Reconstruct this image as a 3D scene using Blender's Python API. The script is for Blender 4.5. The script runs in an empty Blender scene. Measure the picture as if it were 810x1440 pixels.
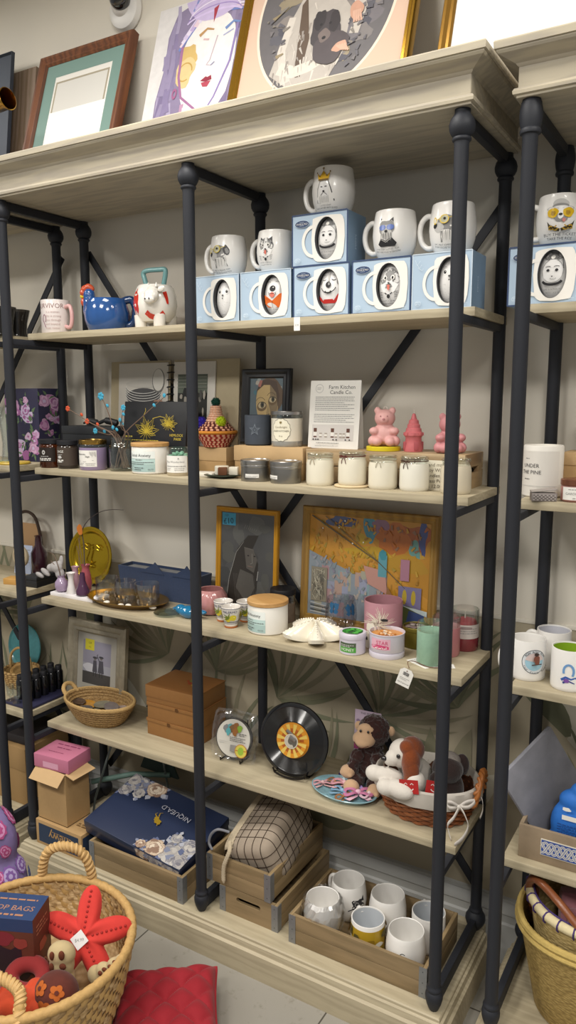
import bpy, bmesh, math, random
from math import sin, cos, pi, radians as R_, sqrt, atan2
from mathutils import Vector, Matrix
random.seed(7)
SC = bpy.context.scene
COL = SC.collection
V = Vector

# ---------------------------------------------------------------- materials
MATS = {}
def lin(h):
    h = h.lstrip('#'); c = [int(h[i:i+2], 16)/255 for i in (0, 2, 4)]
    return [x/12.92 if x <= .04045 else ((x+.055)/1.055)**2.4 for x in c] + [1]
def m(col, r=.5, metal=0, coat=0, trans=0, ior=1.45, sheen=0, noise=0, bump=0, bs=80, sss=0, alpha=1, spec=.5):
    key = (col, r, metal, coat, trans, ior, sheen, noise, bump, bs, sss, alpha, spec)
    if key in MATS: return MATS[key]
    mt = bpy.data.materials.new('mat_' + col.strip('#') + '_%d' % len(MATS)); mt.use_nodes = True
    nt = mt.node_tree; b = nt.nodes['Principled BSDF']; I = b.inputs
    I['Base Color'].default_value = lin(col); I['Roughness'].default_value = r; I['Metallic'].default_value = metal
    I['Coat Weight'].default_value = coat; I['Coat Roughness'].default_value = .06
    I['Transmission Weight'].default_value = trans; I['IOR'].default_value = ior
    I['Sheen Weight'].default_value = sheen; I['Alpha'].default_value = alpha
    I['Specular IOR Level'].default_value = spec
    if sss:
        I['Subsurface Weight'].default_value = sss; I['Subsurface Radius'].default_value = (.02, .015, .01); I['Subsurface Scale'].default_value = .3
    if noise or bump:
        tc = nt.nodes.new('ShaderNodeTexCoord'); n = nt.nodes.new('ShaderNodeTexNoise')
        n.inputs['Scale'].default_value = bs; n.inputs['Detail'].default_value = 4
        nt.links.new(tc.outputs['Object'], n.inputs['Vector'])
        if noise:
            mx = nt.nodes.new('ShaderNodeMix'); mx.data_type = 'RGBA'
            c = lin(col); mx.inputs[6].default_value = [x*(1-noise) for x in c[:3]]+[1]
            mx.inputs[7].default_value = [min(1, x*(1+noise)) for x in c[:3]]+[1]
            nt.links.new(n.outputs['Fac'], mx.inputs[0]); nt.links.new(mx.outputs[2], I['Base Color'])
        if bump:
            bp = nt.nodes.new('ShaderNodeBump'); bp.inputs['Strength'].default_value = bump; bp.inputs['Distance'].default_value = .002
            nt.links.new(n.outputs['Fac'], bp.inputs['Height']); nt.links.new(bp.outputs['Normal'], I['Normal'])
    MATS[key] = mt
    return mt
def wood(c1, c2, axis='X', r=.55, sc=1.0, dist=6, bump=.15):
    key = ('wood', c1, c2, axis, r, sc, dist)
    if key in MATS: return MATS[key]
    mt = bpy.data.materials.new('wood_' + c1.strip('#')); mt.use_nodes = True; nt = mt.node_tree
    b = nt.nodes['Principled BSDF']; b.inputs['Roughness'].default_value = r
    tc = nt.nodes.new('ShaderNodeTexCoord'); mp = nt.nodes.new('ShaderNodeMapping')
    s = {'X': (.12, 1, 1), 'Y': (1, .12, 1), 'Z': (1, 1, .12)}[axis]
    mp.inputs['Scale'].default_value = [q*sc for q in s]
    nt.links.new(tc.outputs['Object'], mp.inputs['Vector'])
    w = nt.nodes.new('ShaderNodeTexWave'); w.wave_type = 'RINGS'; w.rings_direction = {'X': 'X', 'Y': 'Y', 'Z': 'Z'}[axis]
    w.inputs['Scale'].default_value = 9; w.inputs['Distortion'].default_value = dist; w.inputs['Detail'].default_value = 3; w.inputs['Detail Scale'].default_value = 2.2
    n = nt.nodes.new('ShaderNodeTexNoise'); n.inputs['Scale'].default_value = 120; n.inputs['Detail'].default_value = 5
    nt.links.new(mp.outputs[0], w.inputs['Vector']); nt.links.new(mp.outputs[0], n.inputs['Vector'])
    ad = nt.nodes.new('ShaderNodeMath'); ad.operation = 'MULTIPLY_ADD'; ad.inputs[1].default_value = .55
    m2 = nt.nodes.new('ShaderNodeMath'); m2.operation = 'MULTIPLY'; m2.inputs[1].default_value = .45
    nt.links.new(n.outputs['Fac'], m2.inputs[0]); nt.links.new(w.outputs['Fac'], ad.inputs[0]); nt.links.new(m2.outputs[0], ad.inputs[2])
    cr = nt.nodes.new('ShaderNodeValToRGB'); cr.color_ramp.elements[0].color = lin(c2); cr.color_ramp.elements[1].color = lin(c1)
    cr.color_ramp.elements[0].position = .15; cr.color_ramp.elements[1].position = .75
    nt.links.new(ad.outputs[0], cr.inputs[0]); nt.links.new(cr.outputs[0], b.inputs['Base Color'])
    bp = nt.nodes.new('ShaderNodeBump'); bp.inputs['Strength'].default_value = bump; bp.inputs['Distance'].default_value = .001
    nt.links.new(ad.outputs[0], bp.inputs['Height']); nt.links.new(bp.outputs[0], b.inputs['Normal'])
    MATS[key] = mt
    return mt
def weave(c1, c2, sx=60, sz=60, r=.7, bump=.6, cyl=True):
    """woven straw: bands along the turn and along the height"""
    key = ('weave', c1, c2, sx, sz)
    if key in MATS: return MATS[key]
    mt = bpy.data.materials.new('weave_' + c1.strip('#')); mt.use_nodes = True; nt = mt.node_tree
    b = nt.nodes['Principled BSDF']; b.inputs['Roughness'].default_value = r
    tc = nt.nodes.new('ShaderNodeTexCoord'); n = nt.nodes.new('ShaderNodeTexVoronoi'); n.inputs['Scale'].default_value = sx
    mp = nt.nodes.new('ShaderNodeMapping'); mp.inputs['Scale'].default_value = (1, 1, 2.2)
    nt.links.new(tc.outputs['Object'], mp.inputs['Vector']); nt.links.new(mp.outputs[0], n.inputs['Vector'])
    cr = nt.nodes.new('ShaderNodeValToRGB'); cr.color_ramp.elements[0].color = lin(c1); cr.color_ramp.elements[1].color = lin(c2)
    cr.color_ramp.elements[0].position = .1; cr.color_ramp.elements[1].position = .8
    nt.links.new(n.outputs['Distance'], cr.inputs[0]); nt.links.new(cr.outputs[0], b.inputs['Base Color'])
    bp = nt.nodes.new('ShaderNodeBump'); bp.inputs['Strength'].default_value = bump; bp.inputs['Distance'].default_value = .003; bp.invert = True
    nt.links.new(n.outputs['Distance'], bp.inputs['Height']); nt.links.new(bp.outputs[0], b.inputs['Normal'])
    MATS[key] = mt
    return mt
def clear(tint='#f8fbfa', base=.05, k=.6, r=.03):
    """thin clear glass: mostly see-through, mirror-like towards the edges"""
    key = ('clear', tint, base, k, r)
    if key in MATS: return MATS[key]
    mt = bpy.data.materials.new('glass'); mt.use_nodes = True; nt = mt.node_tree; nt.nodes.clear()
    out = nt.nodes.new('ShaderNodeOutputMaterial'); mx = nt.nodes.new('ShaderNodeMixShader'); tr = nt.nodes.new('ShaderNodeBsdfTransparent'); gl = nt.nodes.new('ShaderNodeBsdfGlossy'); lw = nt.nodes.new('ShaderNodeLayerWeight'); mr = nt.nodes.new('ShaderNodeMapRange')
    tr.inputs[0].default_value = lin(tint); gl.inputs['Roughness'].default_value = r; lw.inputs[0].default_value = .25
    mr.inputs[3].default_value = base; mr.inputs[4].default_value = k
    nt.links.new(lw.outputs['Facing'], mr.inputs[0]); nt.links.new(mr.outputs[0], mx.inputs[0]); nt.links.new(tr.outputs[0], mx.inputs[1]); nt.links.new(gl.outputs[0], mx.inputs[2]); nt.links.new(mx.outputs[0], out.inputs[0])
    MATS[key] = mt
    return mt
def fur(c1, c2, sc=140, bump=1.0):
    key = ('fur', c1, c2, sc)
    if key in MATS: return MATS[key]
    mt = m(c1, r=.95, sheen=.4, noise=.3, bump=bump, bs=sc, spec=.1)
    MATS[key] = mt
    return mt

# ---------------------------------------------------------------- mesh builder
class MB:
    def __init__(s, T=None): s.v = []; s.f = []; s.fm = []; s.mats = []; s.T = T or Matrix()
    def mi(s, mat):
        if mat not in s.mats: s.mats.append(mat)
        return s.mats.index(mat)
    def add(s, vs, fs, mat, T=None):
        T = s.T @ T if T is not None else s.T
        o = len(s.v); k = s.mi(mat)
        s.v += [T @ V(p) for p in vs]
        for f in fs: s.f.append([i+o for i in f]); s.fm.append(k)
        return s
    def lathe(s, prof, mat, seg=40, T=None, sq=None):
        """prof: list of (r, z); r == 0 makes a pole.  sq(angle)->radius factor"""
        vs, rows = [], []
        for r, z in prof:
            if r < 1e-6: rows.append([len(vs)]); vs.append((0, 0, z))
            else:
                rows.append(list(range(len(vs), len(vs)+seg)))
                for i in range(seg):
                    a = 2*pi*i/seg; q = r*(sq(a, z) if sq else 1); vs.append((q*cos(a), q*sin(a), z))
        fs = []
        for A, B in zip(rows, rows[1:]):
            for i in range(seg):
                j = (i+1) % seg
                if len(A) == 1 and len(B) == 1: continue
                if len(A) == 1: fs.append((A[0], B[j], B[i]))
                elif len(B) == 1: fs.append((A[i], A[j], B[0]))
                else: fs.append((A[i], A[j], B[j], B[i]))
        return s.add(vs, fs, mat, T)
    def box(s, x0, x1, y0, y1, z0, z1, mat, bev=0, T=None):
        bm = bmesh.new(); bmesh.ops.create_cube(bm, size=1)
        for v in bm.verts:
            v.co = V((x0+(v.co.x+.5)*(x1-x0), y0+(v.co.y+.5)*(y1-y0), z0+(v.co.z+.5)*(z1-z0)))
        if bev: bmesh.ops.bevel(bm, geom=bm.edges[:], offset=bev, segments=2, affect='EDGES', profile=.6)
        s.bm(bm, mat, T); return s
    def bm(s, bm, mat, T=None):
        bm.verts.index_update()
        s.add([v.co.copy() for v in bm.verts], [[v.index for v in f.verts] for f in bm.faces], mat, T); bm.free()
    def ball(s, c, r, mat, T=None, seg=24, rings=14, rot=None):
        rr = (r, r, r) if isinstance(r, (int, float)) else r
        prof = [(max(0, sin(pi*i/rings)) if 0 < i < rings else 0, -cos(pi*i/rings)) for i in range(rings+1)]
        M = Matrix.Translation(c) @ (rot.to_matrix().to_4x4() if rot is not None and not isinstance(rot, Matrix) else (rot or Matrix())) @ Matrix.Diagonal((*rr, 1))
        return s.lathe(prof, mat, seg, (T @ M) if T is not None else M)
    def tube(s, pts, rad, mat, seg=10, closed=False, T=None, flat=None):
        pts = [V(p) for p in pts]; n = len(pts)
        if not hasattr(rad, '__len__'): rad = [rad]*n
        tang = []
        for i in range(n):
            a = pts[(i-1) % n] if (closed or i > 0) else pts[i]; b = pts[(i+1) % n] if (closed or i < n-1) else pts[i]
            tang.append((b-a).normalized())
        up = V((0, 0, 1)) if abs(tang[0].z) < .9 else V((1, 0, 0))
        nrm = (up - tang[0]*up.dot(tang[0])).normalized()
        vs = []
        for i in range(n):
            t = tang[i]; nrm = (nrm - t*nrm.dot(t)).normalized(); bn = t.cross(nrm)
            for k in range(seg):
                a = 2*pi*k/seg; q = (nrm*cos(a)*(flat or 1) + bn*sin(a))*rad[i]; vs.append(pts[i]+q)
        fs = []
        for i in range(n if closed else n-1):
            j = (i+1) % n
            for k in range(seg):
                l = (k+1) % seg; fs.append((i*seg+k, i*seg+l, j*seg+l, j*seg+k))
        if not closed:
            fs.append(tuple(range(seg))[::-1]); fs.append(tuple((n-1)*seg+k for k in range(seg)))
        return s.add(vs, fs, mat, T)
    def prism(s, poly, y0, y1, mat, T=None):
        """polygon in XZ (counter-clockwise seen from -Y) pushed from y0 (front) to y1"""
        n = len(poly)
        vs = [(x, y0, z) for x, z in poly] + [(x, y1, z) for x, z in poly]
        fs = [tuple(range(n)), tuple(range(2*n-1, n-1, -1))] + [(i, i+n, (i+1) % n+n, (i+1) % n) for i in range(n)]
        return s.add(vs, fs, mat, T)
    def sweep(s, prof, x0, x1, mat, T=None, miter=False, yb=None):
        """moulding: profile (out, z) run along X at y=-out, returning along both ends to y=yb"""
        P = [[(x0-o, yb, z), (x0-o, -o, z), (x1+o, -o, z), (x1+o, yb, z)] for o, z in prof]
        vs = [q for row in P for q in row]; fs = []
        for i in range(len(P)-1):
            for k in range(3): fs.append((i*4+k, i*4+k+1, i*4+k+5, i*4+k+4))
        return s.add(vs, fs, mat, T)
    def art(s, A, fn, eps=.0004, base=1):
        for layer, (vs, fs, mat) in enumerate(A.items):
            s.add([fn(u, w, eps*(base+layer*A.step)) for u, w in vs], fs, mat)
        return s
    def build(s, name, parent=None, sharp=38, smooth=True):
        me = bpy.data.meshes.new(name); me.from_pydata([tuple(p) for p in s.v], [], s.f)
        for t in s.mats: me.materials.append(t)
        me.polygons.foreach_set('material_index', s.fm)
        me.polygons.foreach_set('use_smooth', [smooth]*len(s.f))
        if smooth: me.set_sharp_from_angle(angle=R_(sharp))
        me.update()
        o = bpy.data.objects.new(name, me); COL.objects.link(o)
        if parent: o.parent = parent
        return o

# ---------------------------------------------------------------- flat art
FONTC = {}
def glyphs(t, ch=0):
    if t in FONTC: return FONTC[t]
    cu = bpy.data.curves.new('txt', 'FONT'); cu.body = t; cu.size = 1; cu.resolution_u = 2; cu.align_x = 'CENTER'
    o = bpy.data.objects.new('txt', cu); me = o.to_mesh()
    r = ([(v.co.x, v.co.y) for v in me.vertices], [tuple(p.vertices) for p in me.polygons])
    o.to_mesh_clear(); bpy.data.objects.remove(o); bpy.data.curves.remove(cu)
    FONTC[t] = r
    return r
class Art:
    def __init__(s, step=1): s.items = []; s.step = step
    def raw(s, vs, fs, mat): s.items.append((vs, fs, mat)); return s
    def poly(s, pts, mat): return s.raw(list(pts), [tuple(range(len(pts)))], mat)
    def rect(s, x0, x1, z0, z1, mat, n=1):
        vs = []; fs = []
        for i in range(n+1):
            x = x0+(x1-x0)*i/n; vs += [(x, z0), (x, z1)]
        for i in range(n): fs.append((2*i, 2*i+2, 2*i+3, 2*i+1))
        return s.raw(vs, fs, mat)
    def ell(s, cx, cz, rx, rz, mat, rot=0, seg=24, rings=2, a0=0, a1=2*pi, inner=0, fn=None):
        full = abs(a1-a0-2*pi) < 1e-6; n = seg if full else seg+1
        vs = []; c, d = cos(rot), sin(rot)
        ks = [inner+(1-inner)*k/rings for k in range(rings+1)]
        for k in ks:
            for i in range(n):
                a = a0+(a1-a0)*i/seg; q = fn(a) if fn else 1; x, z = rx*k*q*cos(a), rz*k*q*sin(a); vs.append((cx+c*x-d*z, cz+d*x+c*z))
        fs = []
        for k in range(rings):
            for i in range(seg):
                j = (i+1) % n
                if k == 0 and inner == 0: fs.append((0, (k+1)*n+i, (k+1)*n+j))
                else: fs.append((k*n+i, (k+1)*n+i, (k+1)*n+j, k*n+j))
        return s.raw(vs, fs, mat)
    def blob(s, cx, cz, rx, rz, mat, rot=0, j=.15, seg=20, seed=0, rings=2):
        rg = random.Random(seed); ph = [rg.uniform(0, 6.28) for _ in range(4)]; am = [rg.uniform(.3, 1)*j for _ in range(4)]
        return s.ell(cx, cz, rx, rz, mat, rot, seg, rings, fn=lambda a: 1+sum(am[k]*cos((k+2)*a+ph[k]) for k in range(4))/2)
    def line(s, pts, w, mat, w1=None, sub=1):
        pts = [V((p[0], p[1])) for p in pts]
        if sub > 1:
            q = []
            for a, b in zip(pts, pts[1:]): q += [a+(b-a)*k/sub for k in range(sub)]
            pts = q+[pts[-1]]
        n = len(pts); w1 = w if w1 is None else w1; vs = []
        for i in range(n):
            t = pts[min(i+1, n-1)]-pts[max(i-1, 0)]; t = t.normalized() if t.length > 1e-9 else V((1, 0)); nn = V((-t.y, t.x)); k = (w+(w1-w)*i/(n-1))/2
            vs += [tuple(pts[i]+nn*k), tuple(pts[i]-nn*k)]
        return s.raw(vs, [(2*i+1, 2*i+3, 2*i+2, 2*i) for i in range(n-1)], mat)
    def arc(s, cx, cz, rx, rz, a0, a1, w, mat, seg=16):
        return s.line([(cx+rx*cos(R_(a0+(a1-a0)*i/seg)), cz+rz*sin(R_(a0+(a1-a0)*i/seg))) for i in range(seg+1)], w, mat)
    def text(s, t, cx, cz, size, mat, rot=0, sx=1, arc=None):
        vs, fs = glyphs(t); c, d = cos(rot), sin(rot); out = []
        for x, y in vs:
            x *= size*sx; y = (y-.35)*size
            if arc:
                a = -x/arc; rr = arc+y; out.append((cx+rr*cos(a+pi/2), cz-arc+rr*sin(a+pi/2)))
            else: out.append((cx+c*x-d*y, cz+d*x+c*y))
        return s.raw(out, fs, mat)
    def lines(s, x0, x1, z, dz, n, h, mat, seed=1):
        """lines of print too small to read"""
        rg = random.Random(seed); vs = []; fs = []
        for i in range(n):
            x = x0; xe = x1-(x1-x0)*rg.uniform(0, .35)*(i % 2)
            while x < xe:
                w = min(rg.uniform(1.2, 4.5)*h, xe-x); o = len(vs); zz = z-i*dz
                vs += [(x, zz), (x+w, zz), (x+w, zz+h), (x, zz+h)]; fs.append((o, o+1, o+2, o+3)); x += w+h*.7
        return s.raw(vs, fs, mat)
def flat(y=0, x=0, z=0):            # art on a plane facing -Y
    return lambda u, w, e: V((x+u, y-e, z+w))
def top(z=0, x=0, y=0):             # art lying on a horizontal top
    return lambda u, w, e: V((x+u, y+w, z+e))
def side(x=0, y=0, z=0):            # art on a plane facing +X
    return lambda u, w, e: V((x+e, y+u, z+w))
def wrap(prof, ang=0, z0=0):
    """art wrapped round a lathe profile (outer wall), u = distance round, facing -Y at ang 0"""
    P = sorted([(z, r) for r, z in prof])
    rm = max(r for z, r in P)
    def rad(z):
        if z <= P[0][0]: return P[0][1]
        for (a, ra), (b, rb) in zip(P, P[1:]):
            if z <= b: return ra+(rb-ra)*((z-a)/(b-a) if b > a else 0)
        return P[-1][1]
    def fn(u, w, e):
        a = -pi/2+ang+u/rm; r = rad(w+z0)+e; return V((r*cos(a), r*sin(a), w+z0))
    return fn

# ---------------------------------------------------------------- objects
def tag(o, label, cat, group=None, kind=None):
    if label: o['label'] = label
    if cat: o['category'] = cat
    if group: o['group'] = group
    if kind: o['kind'] = kind
    return o
def thing(name, label, cat, loc, rz=0, group=None, tilt=0, roll=0):
    o = bpy.data.objects.new(name, None); COL.objects.link(o); o.empty_display_size = .02
    o.location = loc; o.rotation_euler = (tilt, roll, rz)
    return tag(o, label, cat, group)
def solo(mb, name, label, cat, loc, rz=0, group=None, tilt=0, roll=0, sharp=38):
    o = mb.build(name, sharp=sharp); o.location = loc; o.rotation_euler = (tilt, roll, rz)
    return tag(o, label, cat, group)
def struct(o): o['kind'] = 'structure'; return o
def dup(r0, loc, rz=None, label=None, group=None):
    r = r0.copy(); COL.objects.link(r); r.location = loc
    if rz is not None: r.rotation_euler.z = rz
    if label: r['label'] = label
    if group: r['group'] = group
    for ch in list(r0.children):
        c = ch.copy(); COL.objects.link(c); c.parent = r
        for g in list(ch.children):
            d = g.copy(); COL.objects.link(d); d.parent = c
    return r
def spline(pts, n=8, closed=False):
    """Catmull-Rom through the points"""
    P = [V(p) for p in pts]; N = len(P); out = []
    for i in range(N if closed else N-1):
        g = lambda k: P[k % N] if closed else P[max(0, min(N-1, k))]
        a, b, c, d = g(i-1), g(i), g(i+1), g(i+2)
        for k in range(n):
            t = k/n; out.append(.5*((2*b)+(c-a)*t+(2*a-5*b+4*c-d)*t*t+(3*b-a-3*c+d)*t**3))
    if not closed: out.append(P[-1])
    return out
def blobby(name, parts, voxel, mat, parent=None, sm=6, mats=None):
    """one continuous body from overlapping ellipsoids: (centre, radii, rotation or None)"""
    b = MB()
    for q in parts:
        c, r = q[0], q[1]; rot = q[2] if len(q) > 2 else None
        b.ball(c, r, mat, rot=rot, seg=20, rings=12)
    o = b.build(name, parent)
    rm = o.modifiers.new('remesh', 'REMESH'); rm.mode = 'VOXEL'; rm.voxel_size = voxel; rm.use_smooth_shade = True
    if sm:
        s_ = o.modifiers.new('smooth', 'SMOOTH'); s_.iterations = sm; s_.factor = .5
    return o
def E3(x=0, y=0, z=0):
    from mathutils import Euler
    return Euler((R_(x), R_(y), R_(z)))

ZB, Z4, Z3, Z2, Z1, ZU, ZT = .105, .495, .939, 1.382, 1.816, 2.205, 2.306   # base top, shelves, underside and top of the cornice
WHITE = m('#e8e4dc', r=.25, coat=.3)
BLK = m('#15151a', r=.6)
INK = m('#2b2a2c', r=.8)
# ---------------------------------------------------------------- the room
OAK = wood('#b1a58a', '#a3977d', 'X', sc=2.4)
OAKV = wood('#b3a993', '#a09787', 'X', sc=1.1, dist=12)
IRON = m('#26282e', r=.55, bump=.12, bs=400, spec=.4)
b = MB()
wm = m('#d6d0c3', r=.85, noise=.03, bs=6, bump=.05)
b.box(-4, 3.2, .4, .5, 0, 3.05, wm)
wp = m('#a69c86', r=.8, noise=.04, bs=9)
b.box(-4, 3.2, .397, .4, .17, 1.015, wp)
# palm fronds printed on the wallpaper below the rail
A = Art(step=1)
LG = [m(c, r=.8, noise=.1, bs=30) for c in ('#77775f', '#827f67', '#6b6d57', '#8c866f', '#797b63')]
LP = [m(c, r=.8, noise=.05, bs=30) for c in ('#b9b3a2', '#c0bbab')]
rg = random.Random(3)
def leaf(cx, cz, L, ang, w, mat, bend=.25):
    n = 8; P = []
    for i in range(n+1):
        t = i/n; a = ang+bend*t; P.append((cx+L*t*cos(a), cz+L*t*sin(a)))
    lo, hi = [], []
    for i in range(n+1):
        t = i/n; q = w*sin(pi*min(1, .05+t*.95))**.8; a = ang+bend*t+pi/2
        lo.append((P[i][0]-q*cos(a), P[i][1]-q*sin(a))); hi.append((P[i][0]+q*cos(a), P[i][1]+q*sin(a)))
    vs = []; fs = []
    for i in range(n+1): vs += [lo[i], hi[i]]
    for i in range(n): fs.append((2*i, 2*i+2, 2*i+3, 2*i+1))
    vs = [(x, min(1.014, max(.182, z))) for x, z in vs]
    A.raw(vs, fs, mat)
wx = -2.6
while wx < 1.9:
    for row in (0, 1):
        cx = wx+rg.uniform(-.08, .08); cz = (.32 if row else .66)+rg.uniform(-.06, .1); d = rg.choice((-1, 1)); base = rg.uniform(.5, 1.1)
        big = rg.random() < .45
        for k in range(5 if big else 11):
            t = k/(4 if big else 10); a = base+(t-.5)*2.3
            if d < 0: a = pi-a
            L = (.26 if big else .33)*(.75+.35*sin(pi*t))*rg.uniform(.85, 1.1)
            leaf(cx, cz, L, a, (.034 if big else .0085), rg.choice(LP) if (big and rg.random() < .35) else rg.choice(LG), rg.uniform(.2, .5)*d)
    wx += .3
b.art(A, flat(.397), eps=.00001)
for k in range(0): pass
struct(b.build('wall_back'))
b = MB(); b.box(-4, 3.2, .394, .4, 1.01, 1.022, wm, .002); struct(b.build('trim_1'))
b = MB()
bbm = m('#a9a9a6', r=.45)
prof = [(0, .195), (.012, .19), (.012, .182), (.008, .178), (.014, .165), (.02, .155), (.02, .148), (.014, .142), (.014, .12), (.02, .115), (.02, .06), (.026, .052), (.03, .045), (.03, .0)]
vs = []; fs = []
for o_, z in prof: vs += [(-4, .4-o_, z), (3.2, .4-o_, z)]
for i in range(len(prof)-1): fs.append((2*i+1, 2*i, 2*i+2, 2*i+3))
b.add(vs, fs, bbm); struct(b.build('baseboard_back'))
# tiled floor: pale porcelain squares and dark grout
mt = bpy.data.materials.new('floor_tile'); mt.use_nodes = True; nt = mt.node_tree; pb = nt.nodes['Principled BSDF']; pb.inputs['Roughness'].default_value = .27
tc = nt.nodes.new('ShaderNodeTexCoord'); mp = nt.nodes.new('ShaderNodeMapping'); mp.inputs['Location'].default_value = (.173, .45, 0)
br = nt.nodes.new('ShaderNodeTexBrick'); br.offset = 0; br.squash = 1
br.inputs['Scale'].default_value = 1; br.inputs['Brick Width'].default_value = .617; br.inputs['Row Height'].default_value = .617; br.inputs['Mortar Size'].default_value = .0025; br.inputs['Mortar Smooth'].default_value = .2
br.inputs['Color1'].default_value = lin('#918d84'); br.inputs['Color2'].default_value = lin('#8e8a81'); br.inputs['Mortar'].default_value = lin('#4d4942')
nz = nt.nodes.new('ShaderNodeTexNoise'); nz.inputs['Scale'].default_value = 22; nz.inputs['Detail'].default_value = 8; nz.inputs['Roughness'].default_value = .7
cr = nt.nodes.new('ShaderNodeValToRGB'); cr.color_ramp.elements[0].position = .27; cr.color_ramp.elements[0].color = (.62, .58, .52, 1); cr.color_ramp.elements[1].position = .42; cr.color_ramp.elements[1].color = (1, 1, 1, 1)
mu = nt.nodes.new('ShaderNodeMix'); mu.data_type = 'RGBA'; mu.blend_type = 'MULTIPLY'; mu.inputs[0].default_value = 1
nt.links.new(tc.outputs['Object'], mp.inputs[0]); nt.links.new(mp.outputs[0], br.inputs['Vector']); nt.links.new(tc.outputs['Object'], nz.inputs['Vector'])
nt.links.new(nz.outputs['Fac'], cr.inputs[0]); nt.links.new(br.outputs['Color'], mu.inputs[6]); nt.links.new(cr.outputs[0], mu.inputs[7]); nt.links.new(mu.outputs[2], pb.inputs['Base Color'])
b = MB(); b.box(-4, 3.2, -4.5, .4, -.1, 0, mt); struct(b.build('floor'))
b = MB(); b.box(-4, 3.2, -4.5, .4, 3.05, 3.15, m('#e4e2dc', r=.9)); struct(b.build('ceiling'))

# ---------------------------------------------------------------- the three shelving units
def unit(x0, label, vase=False, bays=2, yo=0):
    """x0 = axis of the left front post; bays .722 wide"""
    W = .722; xs = [x0+W*i for i in range(bays+1)]; xa, xb = xs[0], xs[-1]
    u = thing('shelving_unit', label, 'shelf', (0, yo, 0), group=None)
    b = MB()
    fx0, fx1 = xa-.022, xb+.022
    T = Matrix.Translation((0, -.021, 0))
    b.sweep([(-.06, ZU+.0005), (.003, ZU), (.003, ZU+.004), (.009, ZU+.006), (.010, ZU+.012), (.007, ZU+.0175), (.0, ZU+.0185), (0, ZU+.058), (.003, ZU+.060), (.006, ZU+.064), (.012, ZU+.067), (.022, ZU+.072), (.034, ZU+.078), (.037, ZU+.082), (.037, ZU+.0845), (.041, ZU+.0855), (.042, ZU+.098), (.040, ZT), (-.06, ZT+.0002)], fx0, fx1, OAKV, T, yb=.372-yo)
    b.box(fx0-.001, fx1+.001, -.02, .350, ZU+.001, ZT-.001, OAKV)
    b.build('cornice', u, sharp=25)
    b = MB()
    b.sweep([(-.06, .105), (.0, .105), (.003, .102), (.004, .096), (.010, .093), (.011, .087), (.013, .078), (.020, .073), (.021, .06), (.0215, 0), (-.05, 0)], fx0, fx1, OAK, Matrix.Translation((0, -.024, 0)), yb=.372-yo)
    b.box(fx0-.001, fx1+.001, -.02, .37, .001, .1045, OAK)
    b.build('base', u, sharp=25)
    if vase: head = [(0, 0), (.018, 0), (.019, .004), (.0205, .006), (.0205, .010), (.0225, .018), (.0235, .03), (.0215, .046), (.019, .055), (.0205, .057), (.0215, .061), (.0205, .065), (.0165, .067)]
    else: head = [(0, 0), (.0165, 0), (.0165, .008), (.019, .012), (.0245, .02), (.0275, .031), (.0265, .041), (.022, .05), (.0175, .054), (.0195, .056), (.0205, .059), (.0195, .062), (.0165, .064)]
    foot = [(.0155, .066), (.0185, .062), (.0198, .058), (.0185, .054), (.0175, .052), (.0205, .048), (.0222, .04), (.0215, .03), (.0185, .018), (.014, .006), (.011, .0), (0, 0)]
    bfoot = [(.0155, .066), (.018, .062), (.019, .058), (.018, .055), (.022, .05), (.0275, .04), (.0285, .03), (.025, .018), (.018, .008), (.013, 0), (0, 0)]
    for i, x in enumerate(xs):
        for y in (0, .34):
            f_ = foot if (y == 0) else bfoot
            hd = head if not (vase and y > 0) else head
            pr = [(r, ZU-z) for r, z in hd] + [(.0155, ZU-.07), (.0155, ZB+.07)] + [(r, ZB+z) for r, z in f_]
            MB().lathe(pr[::-1], IRON, 28, Matrix.Translation((x, y, 0))).build('post', u)
        for z in (Z1, Z2, Z3, Z4):
            MB().box(x-.009, x+.009, .0, .34, z-.04, z-.0215, IRON, .002).build('rail', u)
        MB().box(x-.009, x+.009, .0, .34, ZU-.026, ZU-.002, IRON, .002).build('rail', u)
        MB().box(x-.009, x+.009, .01, .33, ZB+.003, ZB+.042, IRON, .002).build('rail', u)
    for z in (Z1, Z2, Z3, Z4):
        MB().box(xa-.013, xb+.013, .09, .362, z-.021, z, OAK, .0025).build('shelf', u, sharp=25)
    for (za, zb, y) in ((2.105, .215, .359), (.215, 2.105, .367)):
        dx, dz = xb-xa, zb-za; L = sqrt(dx*dx+dz*dz)
        MB(Matrix.Translation((xa, y, za)) @ Matrix.Rotation(-atan2(dz, dx), 4, 'Y')).box(0, L, -.003, .003, -.012, .012, IRON, .001).build('brace', u)
    return u
UM = unit(-.722, 'grey oak and black iron shelving unit in the middle carrying boxed mugs and candles')
UL = unit(-.858-1.444, 'grey oak shelving unit cut off by the left edge of the photo')
UR = unit(.858, 'grey oak shelving unit cut off by the right edge with straw baskets below', vase=True, yo=.02)

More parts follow.
